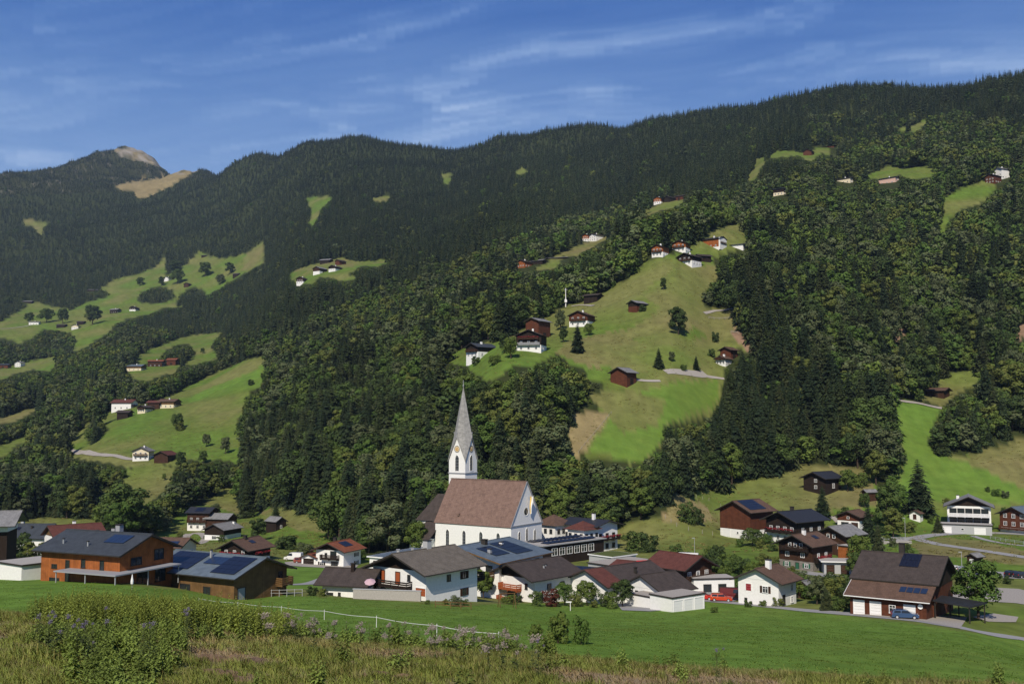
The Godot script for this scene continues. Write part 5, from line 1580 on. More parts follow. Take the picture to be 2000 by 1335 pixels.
	for k in 2:
		var cl := MB.new()
		for i in 10:
			for s in 1:
				var y0 := 5.9 - i * 0.5
				var y1 := y0 - 0.5
				var za := 0.25 + k * 0.6
				var zb2 := za + 0.6
				var sw0 := sin(i * 0.8) * 0.12
				var sw1 := sin((i + 1) * 0.8) * 0.12
				var tp0 := 1.0 - i * 0.06
				var tp1 := 1.0 - (i + 1) * 0.06
				cl.quad(Vector3(sw0, y0, 0.2 + (za - 0.2) * tp0), Vector3(sw1, y1, 0.2 + (za - 0.2) * tp1), Vector3(sw1, y1, 0.2 + (zb2 - 0.2) * tp1), Vector3(sw0, y0, 0.2 + (zb2 - 0.2) * tp0))
		part("cloth", cl.done(), flag, mat("flag_yellow", Color(0.72, 0.50, 0.16), 0.85, 0.05, 0.5) if k == 0 else mats["white_paint"])

# ================================================================ houses on the slopes
# [pixel of the base, apparent turn, width, length, eave height, pitch, lower wall, upper wall, roof, kind, label]
const HILL := [
	[1218, 752, -32, 8.4, 8.0, 5.4, 26, "red_wood", "red_wood", "roof_pale", "barn", "tall reddish hay barn with grey roof alone on the green meadow"],
	[940, 698, -48, 9.0, 12.0, 5.0, 22, "white_plaster", "dark_wood", "roof_slate", "house", "dark wood house over white base at the meadow's forest edge"],
	[1038, 686, -14, 12.0, 11.0, 7.4, 22, "white_plaster", "dark_wood", "roof_brown", "house", "large farmhouse with three storeys of balconies on the slope"],
	[1051, 660, -34, 8.0, 11.0, 8.6, 22, "red_wood", "red_wood", "roof_pale", "barn", "red-brown barn behind the three-storey farmhouse"],
	[1137, 637, -22, 10.5, 11.0, 5.8, 22, "white_plaster", "red_wood", "roof_brown", "house", "brown wooden house with white ground floor and white chimney"],
	[1158, 591, 60, 6.0, 9.0, 4.4, 18, "dark_wood", "dark_wood", "roof_umber", "barn", "low dark hut at the forest edge by the white pole"],
	[1245, 608, -40, 6.0, 8.0, 4.4, 24, "red_wood", "dark_wood", "roof_pale", "barn", "small brown hut below the clump of trees"],
	[1290, 501, -25, 7.6, 9.0, 6.0, 22, "white_plaster", "orange_wood", "roof_black", "house", "narrow orange wooden house on white base, outermost of hamlet"],
	[1331, 492, -20, 9.0, 9.0, 5.6, 20, "white_plaster", "orange_wood", "roof_umber", "house", "orange wooden house with many white windows in the hamlet"],
	[1347, 518, -32, 10.5, 11.0, 5.4, 22, "white_plaster", "dark_wood", "roof_umber", "house", "broad white house with dark gable below the orange ones"],
	[1374, 511, -60, 6.0, 8.0, 3.6, 22, "dark_wood", "dark_wood", "roof_umber", "barn", "dark open shed attached to the broad white house"],
	[1395, 484, 62, 9.0, 12.0, 6.0, 18, "orange_wood", "orange_wood", "roof_black", "house", "long orange house with black roof and white end wall"],
	[1443, 487, 70, 5.0, 8.0, 3.4, 10, "white_plaster", "white_plaster", "roof_pale", "garage", "white garage at the edge of the forest beside hamlet"],
	[1414, 714, -30, 5.4, 6.0, 3.2, 24, "white_plaster", "dark_wood", "roof_brown", "house", "tiny white cabin tucked against the spruce grove"],
	[1424, 702, -30, 6.0, 6.5, 4.6, 24, "red_wood", "red_wood", "roof_brown", "barn", "small red-brown hut behind the tiny white cabin"],
	[1146, 471, -20, 6.5, 8.0, 6.6, 18, "white_plaster", "orange_wood", "roof_umber", "house", "slim white and orange house high above the forest"],
	[1165, 470, -45, 11.0, 12.0, 6.0, 20, "white_plaster", "white_plaster", "roof_umber", "house", "broad white farmhouse with terraces high above the forest"],
	[1025, 522, -40, 9.0, 11.0, 5.0, 22, "orange_wood", "orange_wood", "roof_umber", "house", "orange-red wooden house peeping out of the broadleaf forest"],
	[1052, 516, 60, 8.0, 12.0, 3.4, 18, "dark_wood", "dark_wood", "roof_pale", "barn", "dark shed with pale roof edge beside orange-red house"],
	[1088, 507, 75, 6.0, 20.0, 2.6, 12, "dark_wood", "dark_wood", "roof_pale", "barn", "long low stable with pale grey roof on dry meadow"],
	[1287, 398, -20, 9.0, 10.0, 6.6, 22, "white_plaster", "orange_wood", "roof_umber", "house", "white and orange house in the upper forest clearing"],
	[1308, 394, -40, 9.0, 10.0, 5.0, 24, "dark_wood", "dark_wood", "roof_umber", "barn", "dark barn in the upper forest clearing"],
	[1329, 390, 60, 7.0, 11.0, 4.6, 22, "red_wood", "red_wood", "roof_umber", "barn", "reddish shed in the upper forest clearing"],
	[1580, 303, -20, 10.0, 10.0, 5.0, 24, "red_wood", "red_wood", "roof_brown", "barn", "small brown hut in the alpine clearing below skyline"],
	[1613, 289, 75, 9.0, 24.0, 3.4, 14, "red_wood", "red_wood", "roof_brown", "barn", "long low red shed along the top of alpine clearing"],
	[1524, 381, 70, 8.0, 10.0, 6.0, 16, "cream_plaster", "dark_wood", "roof_slate", "house", "dark house with yellowish end wall amid dense forest"],
	[1737, 358, 66, 9.0, 17.0, 6.0, 16, "pink_plaster", "pink_plaster", "roof_umber", "house", "long pink house below the sunny clearing"],
	[1651, 357, 66, 7.0, 14.0, 5.0, 16, "cream_plaster", "cream_plaster", "roof_umber", "house", "pale house almost hidden by forest left of pink house"],
	[1941, 358, -30, 9.0, 11.0, 7.0, 22, "red_wood", "red_wood", "roof_umber", "house", "dark red house on the high meadow at forest edge"],
	[1958, 349, -40, 8.0, 10.0, 9.0, 24, "white_plaster", "white_plaster", "roof_pale", "house", "white gabled house behind the dark red one"],
	[1833, 777, 66, 6.5, 8.5, 3.4, 20, "brown_wood", "brown_wood", "roof_brown", "barn", "brown hut with tan roof above the gravel track"],
	[590, 554, -30, 9.0, 11.0, 6.0, 24, "white_plaster", "brown_wood", "roof_umber", "house", "brown farmhouse lowest in the far clearing"],
	[625, 534, -40, 10.0, 14.0, 6.0, 24, "white_plaster", "brown_wood", "roof_pale", "barn", "barn with white base and pale roof in far clearing"],
	[655, 529, -40, 10.0, 13.0, 4.4, 24, "white_plaster", "dark_wood", "roof_umber", "house", "white dark-roofed farmhouse in the far clearing"],
	[637, 514, 60, 10.0, 15.0, 4.6, 22, "dark_wood", "dark_wood", "roof_pale", "barn", "long dark barn topmost in the far clearing"],
	[665, 517, -45, 8.0, 12.0, 5.0, 24, "red_wood", "red_wood", "roof_umber", "barn", "red-brown hut at the far clearing's forest edge"],
	[279, 899, -18, 9.6, 10.0, 5.6, 24, "white_plaster", "cream_plaster", "roof_pale", "house", "cream house with long wooden balcony at the end of lane"],
	[323, 903, -30, 9.0, 11.0, 4.4, 24, "brown_wood", "brown_wood", "roof_red", "barn", "brown barn with red roof beside the cream house"],
	[243, 800, 60, 11.0, 17.0, 5.6, 24, "white_plaster", "white_plaster", "roof_red", "house", "white farmhouse with wine-red roof on the hill shoulder"],
	[243, 817, 60, 7.0, 9.0, 4.4, 22, "dark_wood", "dark_wood", "roof_umber", "barn", "dark hay hut below the wine-red farmhouse"],
	[283, 806, -40, 7.0, 9.0, 4.0, 22, "cream_plaster", "dark_wood", "roof_umber", "house", "small cream house between the hill farm buildings"],
	[303, 799, 60, 7.0, 10.0, 5.0, 22, "brown_wood", "brown_wood", "roof_red", "barn", "red-roofed wooden barn of the hill farm"],
	[330, 797, 55, 9.0, 14.0, 5.0, 22, "cream_plaster", "tan_wood", "roof_brown", "house", "long tan-roofed house outermost of the hill farm"],
	[266, 724, 60, 11.0, 17.0, 5.0, 20, "cream_plaster", "tan_wood", "roof_steel", "house", "house with blue-grey roof in the far hamlet"],
	[305, 716, 70, 10.0, 16.0, 6.0, 18, "brown_wood", "brown_wood", "roof_rust", "house", "house with bright orange roof in the far hamlet"],
	[337, 713, 60, 8.0, 11.0, 6.0, 24, "red_wood", "red_wood", "roof_rust", "barn", "orange-roofed hut beside the far hamlet's meadow"],
	[225, 611, 50, 12.0, 16.0, 6.0, 22, "dark_wood", "dark_wood", "roof_pale", "house", "dark farmhouse with bright roof on the far terraces"],
	[262, 607, -30, 12.0, 14.0, 6.0, 24, "white_plaster", "dark_wood", "roof_umber", "house", "dark gabled house on the far terraces"],
	[67, 634, 70, 10.0, 17.0, 5.0, 16, "white_plaster", "white_plaster", "roof_pale", "house", "low white house beneath trees on far terrace"],
	[120, 640, 60, 9.0, 15.0, 5.0, 20, "dark_wood", "dark_wood", "roof_umber", "barn", "dark low barn among far terrace trees"],
	[148, 642, -20, 11.0, 12.0, 5.0, 22, "white_plaster", "cream_plaster", "roof_umber", "house", "cream-fronted house on the far terrace"],
	[158, 634, 60, 8.0, 12.0, 5.0, 22, "dark_wood", "dark_wood", "roof_umber", "barn", "dark hut behind the cream-fronted house"],
	[8, 719, 60, 9.0, 15.0, 5.0, 20, "red_wood", "red_wood", "roof_slate", "barn", "dark red barn with slate roof on lower left terrace"],
	[38, 716, -30, 9.0, 12.0, 6.0, 22, "white_plaster", "white_plaster", "roof_pale", "house", "white house with pale roof beside dark red barn"],
	[328, 548, -40, 12.0, 14.0, 6.0, 24, "white_plaster", "white_plaster", "roof_umber", "house", "white house between trees on the highest terrace"],
	[366, 560, -30, 11.0, 12.0, 6.0, 24, "brown_wood", "brown_wood", "roof_umber", "barn", "brown hut on the highest terrace"],
	[462, 540, 60, 10.0, 12.0, 5.0, 24, "dark_wood", "dark_wood", "roof_umber", "barn", "dark hut below the round terrace tree"],
	[399, 502, 70, 8.0, 12.0, 4.0, 20, "dark_wood", "dark_wood", "roof_umber", "barn", "tiny dark hut at the terrace's upper forest edge"],
	[181, 569, 70, 10.0, 20.0, 4.0, 14, "dark_wood", "dark_wood", "roof_pale", "barn", "bright metal-roofed shed at the spruce forest foot"],
	[54, 593, 60, 10.0, 20.0, 5.0, 18, "dark_wood", "dark_wood", "roof_pale", "barn", "metal-roofed farm on the distant left knoll"],
]

func make_hill_houses() -> void:
	for s in HILL:
		var at := ground(s[0], s[1], 120.0)
		var d := Vector2(at.x, at.z).length()
		var w: float = s[3]
		var l: float = s[4]
		var hw: float = s[5]
		# the pixel marks the foot of the front; the house is cut into the slope behind it
		var away := Vector3(at.x, 0, at.z).normalized()
		at += away * l * 0.45
		var o := {"low": s[7], "up": s[8], "roof": s[9], "eave": 0.9, "rake": 1.2, "dy": 0.2}
		if s[7] != s[8]:
			o.split = 2.7
		if s[10] == "house":
			o.grid = [["F", 3, 2 if hw > 5.0 else 1, 0.8, 2.7, 1.1, 1.3, "w"], ["R", 3, 1, 0.8, 2.7, 1.1, 1.3, "w"], ["L", 3, 1, 0.8, 2.7, 1.1, 1.3, "w"]]
			o.chim = [[0.15, 0.1, 1.2, 0.8, "white_plaster"]]
			if d < 900:
				o.balc = [["F", 2.9, -w * 0.42, w * 0.42, 1.2, "brown_wood"]]
		elif s[10] == "garage":
			o.wins = [["R", 0, 0.1, 2.6, 2.2, "garage"], ["L", 0, 0.1, 2.6, 2.2, "garage"]]
		else:
			o.wins = [["R", 0, 0.1, 2.4, 2.6, "gate"]]
		if s[0] == 1038:
			o.split = 2.8
			o.balc = [["F", 2.9, -5.6, 5.6, 1.3, "grey_paint"], ["F", 5.6, -5.0, 5.0, 1.2, "brown_wood", true]]
		elif s[0] == 1395:
			o.low = "white_plaster"
			o.split = 0.6
		var h := house({"house": "farmhouse", "barn": "barn", "garage": "garage"}[s[10]], s[11], s[10], at, s[2], w, l, hw, s[6], o)
		if s[0] == 1395:
			var m := MB.new()
			m.box(Vector3(0, 2.6, -6.4), Vector3(9.4, 8.0, 0.9))
			part("end_wall", m.done(), h, mats["white_plaster"])

# ================================================================ trees
var leaf_mats := {}

func leaf_mat(key: String, col: Color, glow: float) -> StandardMaterial3D:
	if not leaf_mats.has(key):
		var m := StandardMaterial3D.new()
		m.resource_name = key
		m.albedo_color = col.linear_to_srgb()
		m.vertex_color_use_as_albedo = true
		m.roughness = 0.75
		m.metallic_specular = 0.25
		m.backlight_enabled = true
		m.backlight = Color(glow, glow, glow * 0.6)
		m.cull_mode = BaseMaterial3D.CULL_DISABLED
		leaf_mats[key] = m
	return leaf_mats[key]

# a spruce of height 1 m and crown radius about 0.16 m: whorls of drooping fronds
func spruce_mesh(sd: int, whorls: int, per: int, twigs: bool, bare := 0.07) -> ArrayMesh:
	var r := RandomNumberGenerator.new()
	r.seed = sd
	var m := MB.new()
	for i in whorls:
		var t := float(i) / (whorls - 1)
		var y := lerpf(bare, 0.985, pow(t, 0.93))
		var rad := (0.165 * pow(1.0 - t, 0.8) + 0.012) * r.randf_range(0.82, 1.12)
		var n := maxi(4, int(per * (1.0 - 0.45 * t)))
		var a0 := r.randf() * TAU
		for k in n:
			var a := a0 + TAU * k / n + r.randf_range(-0.25, 0.25)
			var len := rad * r.randf_range(0.7, 1.18)
			var drop := len * r.randf_range(0.28, 0.75)
			var dir := Vector3(cos(a), 0, sin(a))
			var side := Vector3(-sin(a), 0, cos(a))
			var base := Vector3(0, y + len * 0.12, 0)
			var tip := dir * len + Vector3(0, y - drop, 0)
			var mid := dir * len * 0.55 + Vector3(0, y - drop * 0.3, 0)
			var wd := len * r.randf_range(0.24, 0.4) + 0.008
			m.col = LEAF_TONES[r.randi() % 4]
			var hang := Vector3(0, -wd * 0.7, 0)
			var out := (dir * 0.85 + Vector3(0, 0.55, 0)).normalized()
			m.leaf(base, mid - side * wd + hang, mid, out, 0.5)
			m.leaf(base, mid, mid + side * wd + hang, out, 0.5)
			m.leaf(mid - side * wd + hang, tip, mid, out, 0.5)
			m.leaf(mid, tip, mid + side * wd + hang, out, 0.5)
			if twigs:
				for j in 3:
					var f := 0.35 + 0.25 * j + r.randf_range(-0.08, 0.08)
					var p := base.lerp(tip, f)
					for s in [-1.0, 1.0]:
						var e: Vector3 = p + (side * s * 0.8 + dir * 0.55) * wd * r.randf_range(1.0, 1.7) + Vector3(0, -wd * r.randf_range(0.5, 1.3), 0)
						m.leaf(p - dir * wd * 0.35, e, p + dir * wd * 0.4, out, 0.5)
	m.col = Color(1, 1, 1)
	m.tri(Vector3(-0.006, 0.93, 0), Vector3(0.006, 0.93, 0), Vector3(0, 1.0, 0))
	m.tri(Vector3(0, 0.93, -0.006), Vector3(0, 0.93, 0.006), Vector3(0, 1.0, 0))
	return m.done(null, true)

# a broadleaf crown for a tree of height 1 m: leafy lobes with gaps between them
func broad_mesh(sd: int, leaves: int, size: float, lobes: int, wide: float, low: float) -> ArrayMesh:
	var r := RandomNumberGenerator.new()
	r.seed = sd
	var m := MB.new()
	var ls: Array = []
	for i in lobes:
		var t := (i + 0.5) / lobes
		var y := lerpf(low + 0.12, 0.86, t)
		var env := sqrt(maxf(0.05, 1.0 - pow((y - (low + 0.42 * (1.0 - low))) / (0.62 * (1.0 - low)), 2.0)))
		var a := i * 2.4 + r.randf_range(-0.5, 0.5)
		var d := wide * env * r.randf_range(0.35, 0.8)
		var rad := wide * r.randf_range(0.34, 0.56) * lerpf(1.0, 0.8, t)
		ls.append([Vector3(cos(a) * d, y, sin(a) * d), rad])
	ls.append([Vector3(0, low + 0.5 * (1.0 - low), 0), wide * 0.7])
	for i in leaves:
		var lb: Array = ls[r.randi() % ls.size()]
		var dir := Vector3(r.randfn(), r.randfn(), r.randfn()).normalized()
		if dir.y < -0.35 and r.randf() < 0.6:
			dir.y = -dir.y
		var rr: float = lb[1] * (1.0 - 0.42 * pow(r.randf(), 1.6)) * (1.0 + 0.18 * sin(dir.x * 7.0 + i % 3) * sin(dir.z * 6.0))
		var p: Vector3 = lb[0] + dir * rr * Vector3(1, 0.86, 1)
		var nn := (dir * 1.1 + Vector3(r.randfn(), r.randfn() + 0.3, r.randfn()) * 0.55).normalized()
		var s := nn.cross(Vector3(r.randfn(), r.randfn(), r.randfn())).normalized()
		var q := nn.cross(s)
		var z := size * r.randf_range(0.6, 1.35)
		m.col = LEAF_TONES[r.randi() % 4]
		var fold := nn * z * 0.22
		m.leaf(p - q * z, p + s * z * 0.62 + fold, p + q * z, dir, 0.6)
		m.leaf(p - q * z, p + q * z, p - s * z * 0.62 + fold, dir, 0.6)
	return m.done(null, true)

func trunk_mesh(sd: int, kind: String) -> ArrayMesh:
	var r := RandomNumberGenerator.new()
	r.seed = sd
	var m := MB.new()
	if kind == "spruce":
		m.tube(PackedVector3Array([Vector3(0, -0.06, 0), Vector3(0, 0.4, 0), Vector3(0, 0.95, 0)]), PackedFloat32Array([0.016, 0.011, 0.002]), 6)
		return m.done()
	var top := Vector3(r.randf_range(-0.04, 0.04), 0.48, r.randf_range(-0.04, 0.04))
	m.tube(PackedVector3Array([Vector3(0, -0.06, 0), Vector3(0.01, 0.2, 0), top]), PackedFloat32Array([0.026, 0.02, 0.013]), 7)
	for i in 6:
		var a := i * 1.1 + r.randf()
		var b := Vector3(0.01, 0.2, 0).lerp(top, 0.2 + 0.13 * i)
		var e := b + Vector3(cos(a) * 0.18, r.randf_range(0.16, 0.3), sin(a) * 0.18)
		m.tube(PackedVector3Array([b, (b + e) / 2 + Vector3(0, 0.02, 0), e]), PackedFloat32Array([0.011, 0.007, 0.003]), 5)
	return m.done()

var spruce_hi: Array = []
var spruce_mid: Array = []
var spruce_low: Array = []
var broad_hi: Array = []
var broad_mid: Array = []
var broad_low: Array = []
var bush_hi: Array = []
var trunk_s: ArrayMesh
var trunk_b: Array = []
const TINTS_B := [Color(0.074, 0.112, 0.030), Color(0.104, 0.146, 0.033), Color(0.054, 0.082, 0.027), Color(0.122, 0.144, 0.037), Color(0.098, 0.120, 0.056), Color(0.080, 0.134, 0.030), Color(0.108, 0.134, 0.060)]
# leaves of one tree differ a little in hue, at random
const LEAF_TONES := [Color(1.0, 1.0, 0.95), Color(1.12, 1.04, 0.9), Color(0.9, 1.0, 1.0), Color(1.04, 0.94, 0.95)]
const TINTS_S := [Color(0.028, 0.043, 0.018), Color(0.038, 0.054, 0.019), Color(0.022, 0.035, 0.016), Color(0.046, 0.058, 0.023)]

func make_tree_meshes() -> void:
	for i in 4:
		spruce_hi.append(spruce_mesh(100 + i, 26, 11, true))
	for i in 3:
		spruce_mid.append(spruce_mesh(200 + i, 18, 8, false))
		spruce_low.append(spruce_mesh(300 + i, 11, 6, false, 0.1))
	for i in 4:
		broad_hi.append(broad_mesh(400 + i, 3400, 0.026, 11 + i, [0.34, 0.30, 0.38, 0.27][i], [0.14, 0.12, 0.16, 0.1][i]))
		trunk_b.append(trunk_mesh(700 + i, "broad"))
	for i in 4:
		broad_mid.append(broad_mesh(500 + i, 900, 0.047, 9, [0.36, 0.31, 0.40, 0.26][i], 0.06))
		broad_low.append(broad_mesh(600 + i, 260, 0.085, 7, [0.36, 0.31, 0.40, 0.28][i], 0.04))
	for i in 3:
		bush_hi.append(broad_mesh(800 + i, 1700, 0.045, 9, [0.5, 0.62, 0.44][i], -0.08))
	trunk_s = trunk_mesh(1, "spruce")

func leaf_for(kind: String, tint: int) -> StandardMaterial3D:
	if kind == "spruce":
		return leaf_mat("spruce_needles_%d" % (tint % 4), TINTS_S[tint % 4], 0.12)
	return leaf_mat("leaves_%d" % (tint % 6), TINTS_B[tint % 6], 0.55)

# one tree of its own: trunk and crown
func tree(kind: String, label: String, at: Vector3, h: float, variant: int, tint: int, group := "", wide := 1.0, m: Material = null) -> Node3D:
	var names := {"spruce": "spruce_tree", "broad": "broadleaf_tree", "bush": "shrub"}
	var o := thing(names[kind], label, "shrub" if kind == "bush" else "tree", at, (variant * 1.7 + tint + at.x) , group)
	var crown: Mesh = {"spruce": spruce_hi, "broad": broad_hi, "bush": bush_hi}[kind][variant % (3 if kind == "bush" else 4)]
	var c := part("foliage" if kind == "bush" else "crown", crown, o, m if m else leaf_for("spruce" if kind == "spruce" else "broad", tint))
	c.scale = Vector3(h * wide, h, h * wide)
	var tm: Mesh = trunk_s if kind == "spruce" else trunk_b[variant % 4]
	var t := part("stem" if kind == "bush" else "trunk", tm, o, mats["bark"])
	t.scale = Vector3(h, h, h) if kind != "bush" else Vector3(h * 0.8, h * 0.8, h * 0.8)
	return o

